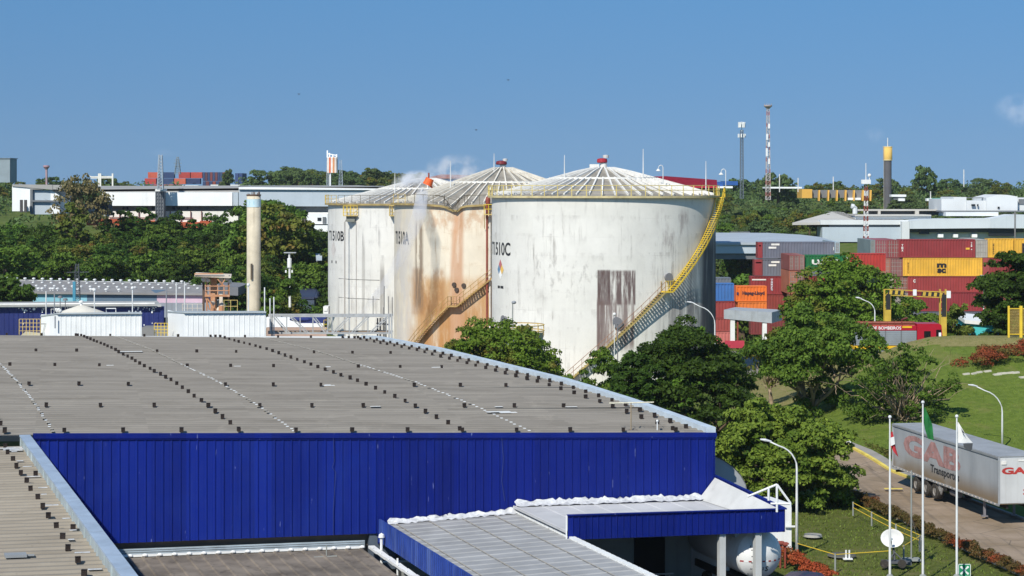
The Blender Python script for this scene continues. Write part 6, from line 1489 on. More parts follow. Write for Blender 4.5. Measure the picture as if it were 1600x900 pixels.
# telecom pole
q = 560; t = thing('telecom_pole', 'white telecom pole with a white drum and small boxes beside the rear tank', 'pole', G(452, q)); m = MB(); m.tube([P(453, 480, q), P(452.5, 420, q), P(452, 396, q)], [.16, .13, .12], 8); m.build('pole', m_rod, t)
m = MB(); c = P(452.3, 418, q); m.lathe([(.0, 0), (.27, 0), (.27, 1.15), (0, 1.2)], c, 14); m.build('drum', m_white, t)
m = MB(); c = P(452, 395.5, q); m.obox(c+V((-.65, -.3, 0)), V((1.5, 0, 0)), V((0, .6, 0)), V((0, 0, .12))); m.build('top_panel', M('panel_grey', '#a5a9ab', .6), t)
for dx in (-.45, .33): m = MB(); m.box(P(452.3, 424, q)+V((dx, 0, 0)), (.18, .18, .32)); m.build('radio_box', m_white, t)
m = MB(); m.obox(P(446, 419.6, q), V((1, 0, 0)), V((0, .1, 0)), V((0, 0, .1))); m.build('bracket', MATS['wire_dark'], t)
# dark blue shed between column and rear tank
q = 610; t = thing('slate_roofed_shed', 'dark slate blue roofed shed below the telecom pole', 'shed', G(474, q))
m = MB(); m.prism([P(455, 464, q), P(491, 464, q), P(495, 450.5, q+30), P(455, 450.5, q+30)], (0, 0, -.3)); m.prism([P(491, 464, q), P(495, 462, q), P(497, 452, q+30), P(494, 450.5, q+30)], (.2, 0, -.2)); m.build('roof', M('slate_blue', '#39415a', .55, .1, .1, .4), t)
part('wall', M('slate_wall', '#4b5768', .7, 0, .1, .4), t, (455, 491, 464.3, 484, q+.3, 8))
part('dark_base', m_dark, t, (455, 498, 484, 494, q+.5, 8))
for y_ in (461.5, 475): m = MB(); m.ball(P(458, y_, q-1.5), .16, 8, 5, (1.6, 1, .8)); m.build('wall_lamp', m_white, t)
q = 900; t = thing('metal_roof_hut', 'small grey metal roof showing through the trees left of the rear tank', 'hut', P(497, 402, 700)); m = MB(); m.prism([P(493, 396, 690), P(503.5, 396, 690), P(503, 404, 680), P(494, 404, 680)], (0, 0, -.3)); m.build('roof', m_sheet, t); part('wall', m_shade, t, (494, 502, 404.2, 409, 684, 3))
# ---- long vented shed, coloured walls
q = 575; s = S(q); t = thing('vented_shed', 'long low grey roofed shed lined with white roof ventilators', 'shed', G(160, q))
m = MB(); m.prism([P(22, 456, q), P(330, 458.5, q), P(330, 443, q+60), P(30, 437.5, q+60)], (0, 0, -.25)); m.build('roof', M('shed_roof', '#8e8c8a', .85, 0, .12, .3, dirt=.3), t)
part('ridge', m_white, t, (30, 322, 437.5, 440, q+59, 1, 443, 445))
vv = MB(); 
vent = MB(); vent.lathe([(.1, 0), (.1, .18), (.23, .2), (.23, .36), (0, .42)], (0, 0, 0), 10); vo = vent.build('roof_ventilator', m_white, None, loc=(0, 0, 0)); vd = vo.data; bpy.data.objects.remove(vo)
for i in range(23):
    px = 12+i*13.6; p = P(px, 437.5+(px-12)*.019, q+58); o = bpy.data.objects.new('roof_ventilator', vd); C.objects.link(o); o.parent = t; o.location = p-ORG[t.name]
for j, (qq, y0, dx) in enumerate(((q+44, 443.5, 6), (q+24, 448.5, 11))):
    for i in range(20):
        px = 46+dx+i*14; p = P(px, y0+(px-46)*.017, qq); o = bpy.data.objects.new('roof_ventilator', vd); C.objects.link(o); o.parent = t; o.location = p-ORG[t.name]; o.scale = (.85, .85, .8)
for i in range(13):
    px = (48, 52, 60, 66, 79, 83, 90, 102, 122, 142, 146, 166, 186)[i]; p = P(px, 453.6+(px-46)*.015, q+6); o = bpy.data.objects.new('roof_ventilator', vd); C.objects.link(o); o.parent = t; o.location = p-ORG[t.name]
for a, b, c, y0, y1 in ((51, 136, '#86bccb', 457, 471.5), (136.2, 245, '#5d7386', 457.5, 472), (245.2, 318, '#cfb3c2', 458.3, 473)): part('wall_panel', M('panel'+c, c, .7, 0, .06, .3, streak=.2), t, (a, b, y0, y1, q+1, 8))
part('lower_wall', M('wall_bluegrey', '#8f969e', .7, 0, .1, .3, streak=.3), t, (245, 330, 473.2, 496, q+.5, 8))
part('end_roof', M('end_roof', '#77797d', .8, 0, .1, .3), t, (330, 372, 447, 460, q+20, 12, 449, 462))
q = 520; t = thing('navy_shed', 'long navy blue corrugated shed with worn white marks and a grey roof edge', 'shed', G(120, q)); s = S(q)
m = MB(); clad(m, P(-30, 0, q), P(256.5, 0, q), CZ-(478-HZ)*s, CZ-(478.5-HZ)*s, -3, -3, .55, V((0, -1, 0))); m.build('cladding', M('navy_sheet', '#1f2a63', .5, 0, .12, .5, streak=.35, dcol='#46508a'), t)
m = MB(); m.prism([P(-30, 477.5, q-1), P(252, 476, q-1), P(246, 470, q+18), P(-30, 472, q+18)], (0, 0, -.25)); m.build('roof', M('shed_cap', '#a8a9a6', .7, 0, .1, .3, dirt=.3), t)
m = MB(); m.tube([P(-30, 476, q-2), P(242, 474.3, q-2)], .12, 6); m.build('gutter_pipe', m_rod, t)
r_ = random.Random(11); m = MB()
for k in range(70):
    px = r_.choice([r_.gauss(40, 8), r_.gauss(98, 10), r_.gauss(218, 8), r_.gauss(66, 2), r_.gauss(240, 5)]); y_ = r_.uniform(481, 489) if k < 45 else r_.uniform(480, 512)
    p = P(px, y_, q-.15); m.obox(p+V((0, -.06, 0)), V((r_.uniform(.05, .22), 0, 0)), V((0, .03, 0)), V((0, 0, r_.uniform(.06, .4))))
m.build('worn_mark', m_wht, t)
gy = MB(); fbox(gy, 221, 262, 511.5, 528, 500, 3); tag(gy.build('grey_wall', M('lowwall_grey', '#7f7f7d', .9, 0, .1, .4)), 'low grey wall between the two white sheds', 'wall')
# ---- white sheds just past the roof edge
def whiteshed(px0, pxc, px1, ytl, yt, yb, q, label):
    s = S(q); t = thing('white_shed', label, 'shed', P((px0+px1)/2, yb, q)); zb = -.2
    p0, p1 = P(pxc, 0, q), P(px1, 0, q); m = MB(); clad(m, p0, p1, CZ-(yt-HZ)*s, CZ-(yt-.5-HZ)*s, zb, zb, .42, V((0, -1, 0)), .03); m.build('cladding', m_white, t)
    m = MB(); a, b = P(pxc, yt, q), P(px0, ytl, q+12); a.z = b.z = 0
    m.prism([V((a.x, a.y, zb)), V((b.x, b.y, zb)), V((b.x, b.y, CZ-(ytl+1.5-HZ)*s)), V((a.x, a.y, CZ-(yt+.5-HZ)*s))], (0, .15, 0)); m.build('side_wall', m_wht, t)
    m = MB(); A_, B_, D_, E_ = P(pxc, yt, q-.5), P(px1+.5, yt-.5, q-.5), P(px1-5, yt-1.8, q+40), P(px0-1, ytl-1, q+12)
    m.prism([A_, B_, D_, E_], (0, 0, .12)); m.build('roof', M('whiteshed_roof', '#aab2b5', .6, 0, .08, .5), t); return t
w1_ = whiteshed(64, 89, 221.5, 496, 491, 527, 392, 'left white ribbed shed just beyond the far edge of the grey roof')
whiteshed(262, 287.5, 415.5, 489, 489.5, 528, 390, 'right white ribbed shed just beyond the far edge of the grey roof')
q = 440; t = thing('domed_tank', 'shallow white cone roofed tank behind the left white shed', 'tank', G(127, q)); c = P(127, 0, q); c.z = 0; zt = CZ-(477-HZ)*S(q); zr = CZ-(490.5-HZ)*S(q)
m = MB(); m.lathe([(2.55, 0), (2.55, zr)], c, 36); m.build('shell', m_white, t, True); m = MB(); m.lathe([(2.6, zr), (1.4, zr+(zt-zr)*.55), (.2, zt), (0, zt)], c, 36); m.build('cone_roof', M('cone_cream', '#d5d0c2', .8, 0, .06, .6), t, True)
m = MB(); m.lathe([(.12, zt-.05), (.12, zt+.25), (.24, zt+.27), (.24, zt+.42), (0, zt+.5)], c, 12); m.build('vent', m_white, t)
m = MB(); q2 = 415
for a, b, y0 in ((80, 85, 483), (166, 181, 482)): m.tube([P(a, y0+8, q2), P(a, y0, q2), P(b, y0, q2), P(b, y0+8, q2)], .05, 5)
[m.ball(P(88+i*2, 484+i % 2*2, q2), .18, 8, 5) for i in range(4)]; tag(m.build('pipe_loops', m_rod), 'white pipe loops around the shallow cone roofed tank', 'pipes')
def yrail(px0, px1, y0, y1, q, mat, label, n=4, h=3):
    t = thing('safety_rail', label, 'railing', P((px0+px1)/2, y1, q)); m = MB()
    for i in range(n+1): px = px0+(px1-px0)*i/n; m.bar(P(px, y1, q), P(px, y0, q), .045)
    for j in range(h): y_ = y0+(y1-y0)*j/h; m.bar(P(px0, y_, q), P(px1, y_, q), .04)
    m.build('rail', mat, t); return t
t = yrail(30, 63, 498.5, 523, 400, m_yeld, 'yellow safety railing left of the left white shed', 6, 4)
m = MB(); m.prism([P(30, 526, 396), P(63, 526, 396), P(63, 520, 430), P(40, 518, 430)], (0, 0, -.2)); m.build('deck', M('deck_cream', '#cfc5a4', .85, 0, .1, .6), t)
yrail(241, 262, 505, 525, 396, m_yel, 'yellow safety railing left of the right white shed', 4, 4)
m = MB(); q = 400; m.tube([P(63.5, 506, q), P(77, 506, q), P(77, 516, q), P(73, 516, q)], .05, 5); m.tube([P(86, 494, q-9), P(86, 513, q-9)], .06, 5); tag(m.build('wall_pipes', M('pipe_grey', '#8b8f92', .6)), 'grey pipes on the end wall of the left white shed', 'pipes')
# ---- rusty steel loading structure
q = 425; s = S(q); t = thing('steel_platform', 'rusty orange and white steel loading platform behind the right white shed', 'platform', P(333, 487, q)); y = q*K
m_rust = M('rust_orange', '#b98560', .8, 0, .2, 1.2, dirt=.4, dcol='#d8cdbc'); m_rustw = M('rust_white', '#d6cab8', .8, 0, .15, 1.2, dirt=.4, dcol='#a97a55')
m = MB(); m.prism([P(304, 430, q), P(361, 432, q), P(362, 428, q+12), P(306, 425.5, q+12)], (0, 0, -.14)); m.obox(P(304.5, 432, q), V((3.2, 0, 0)), V((0, 1, 0)), UP*.1); m.build('canopy', m_rustw, t)
m = MB(); m.bar(P(304, 428, q-.3), P(349, 427.5, q-.3), .12); m.bar(P(320, 462, q-.3), P(359, 462, q-.3), .2); m.bar(P(320, 447, q-.3), P(359, 447, q-.3), .08); m.bar(P(320, 454, q-.3), P(359, 454, q-.3), .08); [m.bar(P(px, 445, q-.2), P(px, 463, q-.2), .08) for px in (321, 328, 340, 350, 358)]; m.build('gangway', m_rust, t)
for px, w_, mt in ((318, .2, M('steel_dark', '#5a4a40', .8)), (333, .42, m_rust), (345.5, .32, m_rustw)): m = MB(); m.bar(P(px, 431, q+4), P(px, 495, q+4), w_); m.build('column', mt, t)
m = MB(); [m.bar(P(px, 432, q+9), P(px, 495, q+9), .12) for px in (323, 338, 357)]; m.bar(P(322, 463, q), P(333, 480, q), .14); m.bar(P(340, 436, q), P(349, 446, q), .1); m.bar(P(327, 484, q), P(322, 466, q), .12); m.bar(P(351, 437, q), P(345, 447, q), .1); m.build('bracing', m_rust, t)
m = MB(); [m.ball(P(px, y_, q+2), r, 8, 6) for px, y_, r in ((319, 436, .3), (325, 438, .22), (354, 434, .3), (359, 440, .22), (332, 474, .25), (347, 478, .35), (345, 484, .4))]; m.build('valve', m_rustw, t)
m = MB(); m.tube([P(346, 490, q), P(346, 478, q)], .28, 10); m.tube([P(332, 490, q), P(332, 482, q)], .22, 10); m.build('pipe_stub', m_rust, t)
yrail(350, 371, 469, 488, 420, m_yeld, 'yellow hand railing right of the rusty platform', 2, 2); yrail(285, 316, 475, 488, 420, m_rustw, 'rust stained hand railing left of the rusty platform', 4, 2)
# poles
for i, (px, yt, yb, q, lab) in enumerate(((72, 455, 500, 410, 'slim grey pole left of the cone roofed tank'), (85, 457, 500, 412, 'second slim grey pole touching the left white shed'), (147.5, 452, 492, 420, 'slim pole with a lamp right of the cone roofed tank'), (207, 449, 490, 420, 'white slim pole above the right end of the left white shed'), (260, 447, 492, 420, 'dark slim pole left of the right white shed'), (275.5, 441, 490, 420, 'white pole left of the pink wall'), (288.5, 440, 490, 420, 'white pole before the pink wall'), (388, 444, 490, 415, 'white pole in front of the concrete column'), (413.5, 449, 490, 405, 'white pole at the corner of the right white shed'), (422, 466, 500, 404, 'short pale pole at the left end of the pipe truss'), (428, 464, 528, 402, 'pale pole standing beside the pipe truss'))):
    m = MB(); m.tube([P(px, yb+20, q), P(px, yt, q)], .055, 6)
    if px in (147.5, 388, 207): m.ball(P(px, yt+1, q), .16, 8, 5)
    tag(m.build('pole', m_rod if px not in (260, 85) else MATS['pipe_grey']), lab, 'pole')
for px, py, lab in ((94, 465, 'left dark mushroom vent on a stalk before the light blue wall'), (102, 469, 'right dark mushroom vent on a stalk before the light blue wall')):
    q = 515; m = MB(); m.tube([P(px, 492, q), P(px, py, q)], .05, 6); m.lathe([(.3, -.05), (.22, .2), (0, .25)], P(px, py, q), 10); tag(m.build('vent_stalk', MATS['manhole_grey']), lab, 'vent')
t = lattice('small_pylon', 'thin dark lattice pylon standing before the vented shed', 116, 125, 412, 472, 560, M('pylon_dark', '#4d5358', .7), .5, 10, .05, 'pylon'); m = MB(); m.bar(P(104, 425.5, 560), P(139, 425, 560), .08); m.build('cross_arm', MATS['pylon_dark'], t); m = MB(); m.bar(P(116, 440, 559), P(116, 470, 559), .35, .2); m.build('blue_panel', M('panel_teal', '#4a93ad', .7), t)
# ---- pipe truss bridge
q = 408; s = S(q); t = thing('pipe_truss', 'white steel pipe truss bridge between the white shed and the rear tank', 'truss', P(515, 530, q)); y = q*K
m_tr_ = M('truss_white', '#a9abab', .6, 0, .12, 1.5, dirt=.35, dcol='#6d6b68')
m = MB()
for dy in (0, 2.2):
    m.bar(P(419, 494, q)+V((0, dy, 0)), P(612, 494, q)+V((0, dy, 0)), .16); m.bar(P(419, 520.5, q)+V((0, dy, 0)), P(612, 520.5, q)+V((0, dy, 0)), .16)
m.bar(P(419, 491.5, q), P(612, 492, q), .09); m.build('chord', m_tr_, t)
m = MB(); xs = [424, 448, 469, 489, 512, 519, 546, 575, 604]
for k, px in enumerate(xs): m.bar(P(px, 494, q), P(px, 520.5, q), .09)
for a, b in ((427, 448), (453, 478), (488, 508), (544, 520), (573, 549), (604, 578)): m.bar(P(a, 495, q), P(b, 519.5, q), .11); m.bar(P(a+4, 495, q), P(b+4, 519.5, q), .07)
m.build('web', m_tr_, t)
m = MB(); [MB().bar(P(px, 490, q-.2), P(px, 545, q-.2), .14).build('leg', m_tr_, t) for px in (608, 612)]; m.bar(P(425, 495, q), P(425, 530, q), .14); m.build('leg', m_tr_, t)
m = MB()
for k, px in enumerate((590, 594, 600, 603)):
    m.bar(P(px, 497, q+8), P(px, 545, q+8), .13); 
for y_ in (505, 516, 528): m.bar(P(588, y_, q+8), P(607, y_+2, q+8), .12)
m.build('dark_frame', M('frame_black', '#2f3134', .8), t)
m = MB(); [m.tube([P(419, 518+k*.8, q+3+k), P(607, 517.5+k*.8, q+3+k)], .09, 6) for k in range(3)]; m.build('pipe', M('pipe_tan', '#b39a82', .7), t)
for i, (px, yt) in enumerate(((583, 463), (600.5, 447), (613, 464), (607, 463), (599, 480))): m = MB(); m.tube([P(px, 494, q), P(px, yt, q)], .04, 5); m.build('pole', M('pole_thin', '#7d7b78', .7), t)
bw = MB(); fbox(bw, 416, 505, 496, 514, 470, 1.5); tag(bw.build('bund_wall', m_wht), 'white bund wall behind the pipe truss', 'wall')
bw = MB(); fbox(bw, 416, 510, 512, 528, 455, 1.0); tag(bw.build('bund_wall', M('bund_pink', '#b39a8a', .9, 0, .12, .5)), 'low pinkish wall in front of the white bund wall', 'wall')
bw = MB(); fbox(bw, 467, 508, 497, 505, 462, 2.0); bw.ball(P(470, 499, 460), .4, 8, 5, (3, 1, .7)); tag(bw.build('covered_load', M('tarp_blue', '#28356f', .6, 0, .15, .8)), 'blue covered load behind the pipe truss', 'load')
yrail(506, 512, 500, 520, 452, m_yel, 'short yellow railing at the foot of the rear tank', 1, 3)
bw = MB(); fbox(bw, 505, 513, 479, 492, 480, 2.0); fbox(bw, 506, 511, 481.5, 486, 479.8, .2); tag(bw.build('control_box', m_cream), 'cream box at the left foot of the rear tank', 'box')
# ------------------------------------------------------------------ right background
q = 800; t = thing('pale_roofed_hall', 'long low hall with a pale blue grey roof right of the largest tank', 'hall', G(1215, q))
m = MB(); m.prism([P(1118, 379, q), P(1312, 379, q), P(1280, 370, q+90), P(1250, 366.5, q+120), P(1200, 363.8, q+130), P(1118, 363.5, q+130)], (0, 0, -.4)); m.build('roof', M('hall_roof', '#aab3ba', .6, 0, .06, .2), t)
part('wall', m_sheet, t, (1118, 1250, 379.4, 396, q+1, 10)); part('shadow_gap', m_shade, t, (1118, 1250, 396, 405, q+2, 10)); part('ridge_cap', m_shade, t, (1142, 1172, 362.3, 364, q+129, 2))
# white factory
q = 985; t = thing('white_factory', 'sprawling white factory with stepped roofs on the right hillside', 'factory', P(1450, 372, q))
m_fw = M('factory_white', '#d3d6d6', .7, 0, .05, .15, streak=.15, dcol='#a5abad'); m_fr = M('factory_roof', '#b9b6ae', .8, 0, .08, .15)
m = MB(); m.prism([P(1238, 348, q), P(1300, 331, q+40), P(1318, 331.5, q+40), P(1345, 347, q)], (0, 0, -.5)); m.prism([P(1300, 331, q+40), P(1318, 331.5, q+40), P(1345, 347, q)], (0, 10, 0)); m.build('gable_roof', m_fr, t)
part('left_wing', m_fw, t, (1282, 1420, 344, 351, q-2, 20)); part('left_recess', m_shade, t, (1296, 1408, 351, 355, q, 10))
part('grey_wall', m_sheet, t, (1285, 1409, 355, 378, q-3, 8)); part('white_pier', m_fw, t, (1409.3, 1421, 346, 378, q-6, 8))
part('middle_wall', m_fw, t, (1336, 1455, 337.5, 342.5, q+14, 12)); part('roof_strip', m_fr, t, (1336, 1455, 335.5, 337.4, q+12, 16))
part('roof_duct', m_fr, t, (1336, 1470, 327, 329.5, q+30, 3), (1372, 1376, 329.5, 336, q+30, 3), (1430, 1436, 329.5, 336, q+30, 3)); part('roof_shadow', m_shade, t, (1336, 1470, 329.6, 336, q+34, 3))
m = MB(); m.tube([P(1336, 334, q+20), P(1336, 325, q+20), P(1333.5, 322.5, q+20), P(1330, 322, q+20)], .55, 8); m.build('stack_elbow', m_fw, t)
part('upper_block', m_fw, t, (1471, 1510, 311, 329, q+20, 14), (1490, 1510, 308, 311, q+20, 14), (1510.2, 1541, 313.5, 329, q+19, 12))
m = MB(); m.prism([P(1541, 329, q+18), P(1590, 329, q+18), P(1590, 307, q+18), P(1574, 304.5, q+18), P(1561, 304, q+18), P(1541, 309, q+18)], (0, 14, 0)); m.build('curved_block', m_fw, t)
part('right_block', m_fw, t, (1590.3, 1660, 309, 329, q+22, 12)); part('right_glazing', m_shade, t, (1592, 1660, 311, 319, q+21.5, .4))
for a, b, y0, y1 in ((1518, 1524, 319, 322), (1527, 1529, 319, 322.5), (1559, 1562, 323, 326)): part('window', m_win, t, (a, b, y0, y1, q+17.5, .3))
part('roof_rail', m_shade, t, (1508, 1542, 308.4, 309.6, q+24, 1))
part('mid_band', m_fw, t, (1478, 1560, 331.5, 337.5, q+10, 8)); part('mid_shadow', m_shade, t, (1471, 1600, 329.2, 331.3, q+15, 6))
m = MB(); m.prism([P(1421.3, 357.5, q-6), P(1548, 356.5, q-6), P(1548, 341.5, q-6), P(1450, 342.5, q-6), P(1421.3, 345, q-6)], (0, 10, 0)); m.build('front_wall', M('factory_white2', '#c9d0d4', .7, 0, .06, .15, streak=.25, dcol='#a9b4ba'), t)
m = MB(); m.prism([P(1548.2, 356.5, q-6), P(1660, 357, q-6), P(1660, 337, q-6), P(1586, 335.5, q-6), P(1548.2, 342, q-6)], (0, 10, 0)); m.build('front_wall', M('factory_white3', '#c2cacf', .7, 0, .06, .15, streak=.3, dcol='#9daab2'), t)
part('dark_eaves', M('eaves_dark', '#3f454b', .8), t, (1421.5, 1600, 357.6, 363, q-3, 6)); part('loading_wall', m_fw, t, (1422, 1600, 363, 378, q, 6)); part('loading_bay', m_win, t, (1436, 1452, 357.8, 366, q-3.5, .3), (1545, 1586, 360, 369, q-3.5, .3))
for a, b in ((1466, 1474), (1490, 1497), (1519, 1527)): part('awning', m_wht, t, (a, b, 366, 371, q-4, 2))
# lattice mast in front
q = 735; t = lattice('radio_mast', 'red and white radio mast with a boxed platform in front of the factory', 1349, 1357, 290, 400, q, m_rod, .45, 14, .10, 'mast', [m_rod, m_red])
m = MB(); m.box(P(1353, 284, q), (1.4, 1.2, .7)); m.box(P(1349, 284, q), (.7, .5, .6)); m.build('platform_box', m_white, t); m = MB(); m.tube([P(1353, 290, q), P(1353, 255, q)], .07, 6); m.tube([P(1358.5, 290, q), P(1358.5, 276, q)], .05, 6); m.ball(P(1358.5, 274, q), .3, 10, 6); m.build('antenna', m_rod, t)
q = 760; m = MB(); m.tube([P(1586, 372, q), P(1586, 330, q)], .13, 6); m.bar(P(1582, 334, q), P(1590, 334, q), .12); tag(m.build('utility_pole', MATS['pole_thin']), 'grey utility pole in front of the factory at the right edge', 'pole')
q = 690; m = MB(); m.tube([P(1537, 500, 520), P(1537, 432, 520)], .07, 6); m.box(P(1535, 432, 520), (.5, .3, .35)); tag(m.build('lamp_mast', m_rod), 'thin white lamp mast rising before the right end of the container stack', 'mast')
# telecom masts
t = lattice('telecom_mast', 'grey telecom mast with a crown of white antennas', 1156.5, 1161.5, 203, 310, 1250, M('mast_grey', '#5f6972', .7), .8, 22, .16)
m = MB(); c = P(1159, 0, 1250)
for yy, n_, r_a in ((195, 9, .85), (212, 7, .95)):
    for k in range(n_): a = 2*math.pi*k/n_; z = CZ-(yy-HZ)*S(1250); m.box((c.x+r_a*math.cos(a), c.y+r_a*math.sin(a), z), (.32, .3, 1.5 if yy == 195 else 1.0), a)
m.tube([P(1159, 205, 1250), P(1159, 190, 1250)], .12, 6); m.build('antenna', m_white, t)
m_mr = M('mast_red', '#a5756c', .8); m_mw = M('mast_pale', '#b4aeaa', .7)
t = lattice('telecom_mast', 'taller red and white telecom mast with a flat crown', 1196.5, 1203.5, 168, 312, 1200, m_rod, .5, 24, .15, 'mast', [m_mw, m_mr, m_mw])
m = MB(); c = P(1200, 165, 1200); m.lathe([(.3, -.9), (1.1, -.2), (1.15, .1), (0, .15)], c, 14); [m.tube([c+V((dx, 0, .1)), c+V((dx, 0, .55))], .06, 4) for dx in (-.9, -.3, .3, .9)]; m.build('crown', M('crown_pale', '#b7a79f', .8), t)
m = MB(); [m.box(P(px, y_, 1199), (.5, .4, h_)) for px, y_, h_ in ((1201.5, 197, 1.3), (1198.5, 214, 1.6), (1201.5, 226, 1.2), (1198, 238, 2.2), (1201.5, 252, 1.5))]; m.build('antenna', m_white, t)
# water tower
q = 1330; t = thing('water_tower', 'dark grey water tower with a yellow upper section', 'tower', P(1387, 320, q)); c = P(1387, 0, q); c.z = 0; s = S(q); zt = CZ-(229-HZ)*s; zy = CZ-(251-HZ)*s
m = MB(); m.lathe([(1.15, 8), (1.15, zy)], c, 20); m.build('shaft', M('tower_slate', '#5c5b5e', .85, 0, .08, .3), t, True); m = MB(); m.lathe([(1.3, zy), (1.34, zy+.1), (1.34, zt), (0, zt+.1)], c, 20); m.build('yellow_section', M('tower_yellow', '#dbb560', .8, 0, .06, .4), t, True)
m = MB(); m.lathe([(1.36, zy), (1.42, zy+.1), (1.36, zy+.25)], c, 20); m.lathe([(1.36, zt-.2), (1.42, zt-.1), (1.36, zt+.05)], c, 20); m.build('band', M('tower_band', '#d8c89a', .8), t); m = MB(); m.tube([c+UP*zt, c+UP*(zt+2.6)], .12, 6); m.build('antenna', m_rod, t); m = MB(); m.bar(c+V((-1.25, -.6, 8)), c+V((-1.25, -.6, zt)), .16); m.build('ladder', M('ladder_pale', '#9b968c', .7), t)
# yellow ribbed building
q = 1290; t = thing('yellow_pillared_building', 'grey building with yellow pillars and a yellow end block on the hill', 'building', P(1300, 315, q)); part('wall', M('hill_grey', '#77797b', .85, 0, .1, .2), t, (1268, 1358, 297, 309, q, 10)); part('end_block', M('hill_yellow', '#d6a54c', .8, 0, .06, .3), t, (1253, 1269, 295.5, 309.5, q-3, 10))
for px in (1280.5, 1295, 1308.5, 1322, 1335, 1349, 1361): m = MB(); m.prism([P(px-1.2, 297, q-3), P(px+1.0, 297, q-3), P(px+.2, 314, q-6), P(px-1.4, 314, q-6)], (0, 2, 0)); m.build('pillar', MATS['hill_yellow'], t)
part('white_roof', m_wht, t, (1204, 1253, 292, 294.5, q+60, 20)); part('white_base', m_wht, t, (1325, 1345, 309, 312.5, q-4, 3))
q = 1230; t = thing('roadside_signboard', 'white flat signboard shed right of the dark water tower', 'shed', P(1405, 312, q)); part('roof', m_wht, t, (1393, 1416, 304, 307.5, q, 3)); part('wall', m_shade, t, (1396, 1413, 307.6, 312, q+1, 2)); part('door', m_wht, t, (1404, 1414, 310, 314, q-1, 2))
q = 1240; t = thing('turquoise_kiosk', 'tiny turquoise and white kiosk among the trees on the hill', 'kiosk', P(1457, 312, q)); part('wall', M('kiosk_teal', '#3f9a8e', .8), t, (1452, 1469, 309.5, 314, q, 3)); part('front', m_wht, t, (1448, 1456, 310, 314, q-1, 2)); m = MB(); m.tube([P(1454, 312, q), P(1454, 299, q)], .15, 5); m.build('pole', m_rod, t)
# red roof and blue hall behind the tank
q = 760; t = thing('red_roofed_hall', 'long bright red roof rising behind the largest tank', 'hall', P(1075, 291, q)); m = MB(); m.prism([P(1015, 290, q), P(1121, 290.5, q), P(1120, 281, q+25), P(1040, 275.2, q+30), P(1015, 276, q+30)], (0, 0, -.35)); m.prism([P(1015, 290, q), P(1121, 290.5, q), P(1120, 281, q+25), P(1040, 275.2, q+30), P(1015, 276, q+30)][::-1], (0, .3, -.2)); m.build('roof', M('roof_red', '#b5263c', .6, 0, .06, .2), t); part('wall', M('wall_maroon', '#5c3338', .8), t, (1015, 1119, 290.8, 300, q+3, 15))
q = 1050; t = thing('blue_hall', 'low bright blue hall in the trees right of the red roof', 'hall', P(1135, 292, q)); part('wall', M('hall_blue', '#2b5a9c', .7, 0, .06, .3), t, (1119, 1130, 284, 291, q, 8), (1131, 1153, 283, 289.5, q+20, 8)); part('base', m_wht, t, (1118, 1145, 291, 294, q-1, 4))
q = 1100; t = thing('blue_roofed_hall', 'blue and rust roofed hall glimpsed between the tank roofs', 'hall', P(712, 284, q)); part('wall', M('hall_blue2', '#2f6cae', .7, 0, .06, .3), t, (690, 727, 276.5, 288, q, 10, 277, 288)); m = MB(); m.prism([P(672, 276.5, q-1), P(728, 276.5, q-1), P(745, 274, q+20), P(690, 272.5, q+20)], (0, 0, -.4)); m.build('roof', M('roof_rust', '#9a5f50', .8), t)
for px, y0, y1, q, lb in ((1008-3, 240, 275, 1000, ''),): pass
for i, (px, yt, yb) in enumerate(((1218, 272, 300), (1247, 278, 300), (1302, 276, 298), (1506, 265, 292))):
    m = MB(); m.tube([P(px, yb, 1300), P(px, yt, 1300)], .14, 5); tag(m.build('thin_pole', m_rod), ('far slim pole right of the red and white mast', 'far slim pole above the white roof strip', 'far slim pole behind the yellow pillars', 'far grey pole in the right treeline')[i], 'pole')
# birds
for px, py, lb in ((794, 125, 'topmost tiny bird, above the middle of the picture'), (744, 203, 'tiny bird above the stained tank roof'), (467, 147, 'tiny bird at the left of the sky')):
    q = 900; c = P(px, py, q); t = thing('bird', lb, 'bird', c); m = MB(); m.ball(c, .11, 8, 6, (2., .9, .8)); m.build('body', M('bird_dark', '#3a3f48', .9), t); m = MB()
    for sx in (-1, 1): m.poly([c+V((sx*.03, 0, .03)), c+V((sx*.2, .1, .12)), c+V((sx*.34, .25, .05)), c+V((sx*.2, .3, .08)), c+V((sx*.03, .25, .03))])
    m.build('wing', MATS['bird_dark'], t)
# undergrowth that fills the wooded slopes
def under(n, boxes, size, key, name, seed):
    rng = np.random.default_rng(seed); bl = []
    for (x0, x1, q0, q1, k, hh) in boxes:
        for _ in range(k):
            px, q = rng.uniform(x0, x1), rng.uniform(q0, q1); p = G(px, q); h = hh*rng.uniform(.5, 1.3); bl.append((p.x, p.y, p.z+h*.35, h*1.1, h*1.1, h*.7))
    me = quadmesh(name, leaves(rng, bl, n, size, 5, .5), lm(key)); o = bpy.data.objects.new(name, me); C.objects.link(o); return tag(o, kind='stuff')
under(42000, [(-60, 560, 585, 805, 380, 2.4), (-60, 330, 575, 660, 60, 2.2)], .42, 'dark', 'undergrowth', 21)
under(30000, [(-60, 560, 590, 770, 230, 2.6)], .42, 'mid', 'undergrowth', 22)
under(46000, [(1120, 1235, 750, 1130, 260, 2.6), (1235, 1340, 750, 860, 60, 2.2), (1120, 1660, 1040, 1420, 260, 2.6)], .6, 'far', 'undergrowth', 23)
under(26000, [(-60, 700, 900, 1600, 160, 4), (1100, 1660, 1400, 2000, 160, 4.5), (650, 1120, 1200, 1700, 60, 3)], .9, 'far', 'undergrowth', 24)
under(12000, [(1300, 1660, 560, 690, 60, 2.0), (1120, 1240, 640, 780, 50, 2.4), (1300, 1500, 430, 520, 22, 1.2)], .35, 'mid', 'undergrowth', 25)
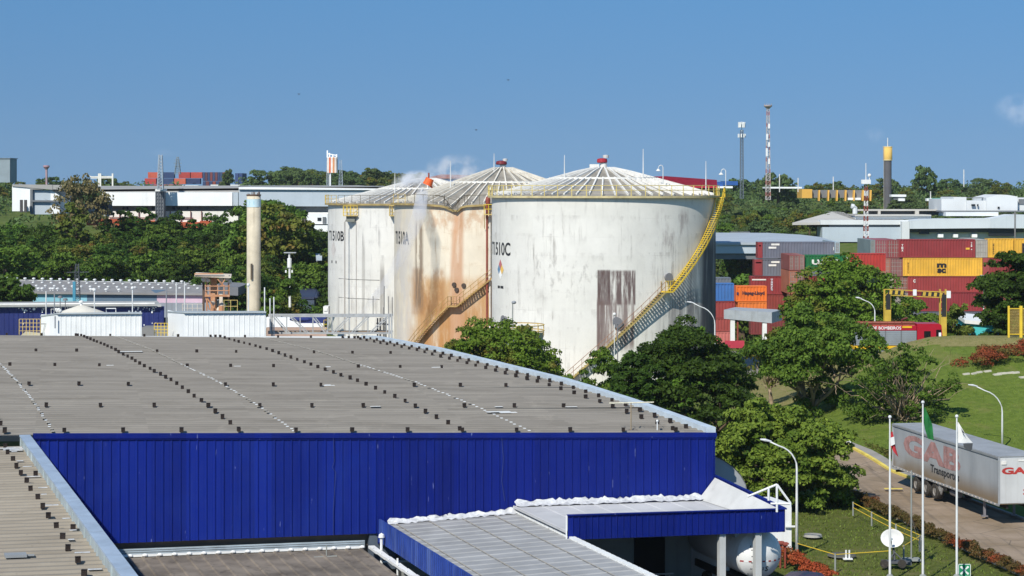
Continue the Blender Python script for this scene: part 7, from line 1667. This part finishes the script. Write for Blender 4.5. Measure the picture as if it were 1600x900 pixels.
under(14000, [(1000, 1190, 330, 440, 30, 1.1), (860, 1000, 330, 430, 26, 1.3), (690, 880, 400, 440, 14, 1.1)], .24, 'dark', 'undergrowth', 26)
under(26000, [(1660, 2300, 620, 1500, 150, 7), (-700, -60, 560, 1500, 170, 7)], 1.0, 'far', 'woodland', 27)
# ------------------------------------------------------------------ steam over the burnt tanks and the water jet
def volmat(name, col, dens, scale, lo, hi):
    n = N(name); o = n.coord('Object'); f = n.noise(o, scale, 5, .6); g = n.coord('Generated')
    vm_ = n.new('ShaderNodeVectorMath', operation='DISTANCE'); n.set(vm_.inputs[0], g); n.set(vm_.inputs[1], (.5, .5, .5))
    fall = n.rng(vm_.outputs['Value'], .15, .5, 1, 0); d = n.math('MULTIPLY', n.math('MULTIPLY', n.rng(f, lo, hi), fall), dens)
    v = n.new('ShaderNodeVolumePrincipled'); n.set(v.inputs['Color'], (*col, 1)); n.set(v.inputs['Density'], d); n.t.links.new(v.outputs[0], n.out.inputs[1]); return n.m
m = MB(); m.ball(P(649, 290, 583), 2.7, 16, 10, (1.25, .9, .85)); tag(m.build('steam', volmat('steam_vol', (.97, .98, 1), 3.0, .6, .38, .66)), kind='stuff')
m = MB(); m.ball(P(715, 268, 590), 3.4, 16, 10, (1.5, .9, .75)); tag(m.build('steam', volmat('steam_vol2', (.97, .98, 1), 1.1, .45, .42, .66)), kind='stuff')
m = MB(); pts = [P(558, 500, 502), P(600, 446, 500), P(632, 392, 500), P(655, 336, 505), P(660, 300, 520)]; m.tube(pts, [.3, .55, .75, .85, .7], 12)
n = N('jet_vol'); f = n.noise(n.map(n.coord(), (1, 1, .5)), .9, 4); v = n.new('ShaderNodeVolumePrincipled'); n.set(v.inputs['Color'], (.93, .95, 1, 1)); n.set(v.inputs['Density'], n.rng(f, .3, .7, .16, .6)); n.t.links.new(v.outputs[0], n.out.inputs[1]); tag(m.build('water_jet', n.m), kind='stuff')
for i, (px, py, q, r, sc_, d) in enumerate(((1592, 173, 4200, 26, (1.1, .6, .75), .05), (1366, 212, 4200, 14, (.9, .7, .7), .02), (252, 239, 4200, 18, (1.1, .6, .28), .012))):
    m = MB(); m.ball(P(px, py, q), r, 16, 10, sc_); tag(m.build('cloud', volmat('cloud_vol%d' % i, (1, 1, 1), d, .05, .35, .65)), kind='stuff')
sc.cycles.volume_bounces = 6; sc.cycles.volume_step_rate = 4; sc.cycles.volume_max_steps = 64
sc.cycles.max_bounces = 8; sc.cycles.transparent_max_bounces = 12

n = N('haze_air'); v = n.new('ShaderNodeVolumePrincipled'); n.set(v.inputs['Color'], (.86, .91, 1, 1)); v.inputs['Density'].default_value = .00007; v.inputs['Anisotropy'].default_value = .2
n.t.links.new(v.outputs[0], n.out.inputs[1])
m = MB(); m.obox((-5200, -300, -8), (10400, 0, 0), (0, 2000, 0), (0, 0, 70)); hz = m.build('haze', n.m, None, loc=(0, 0, 0)); tag(hz, kind='stuff')
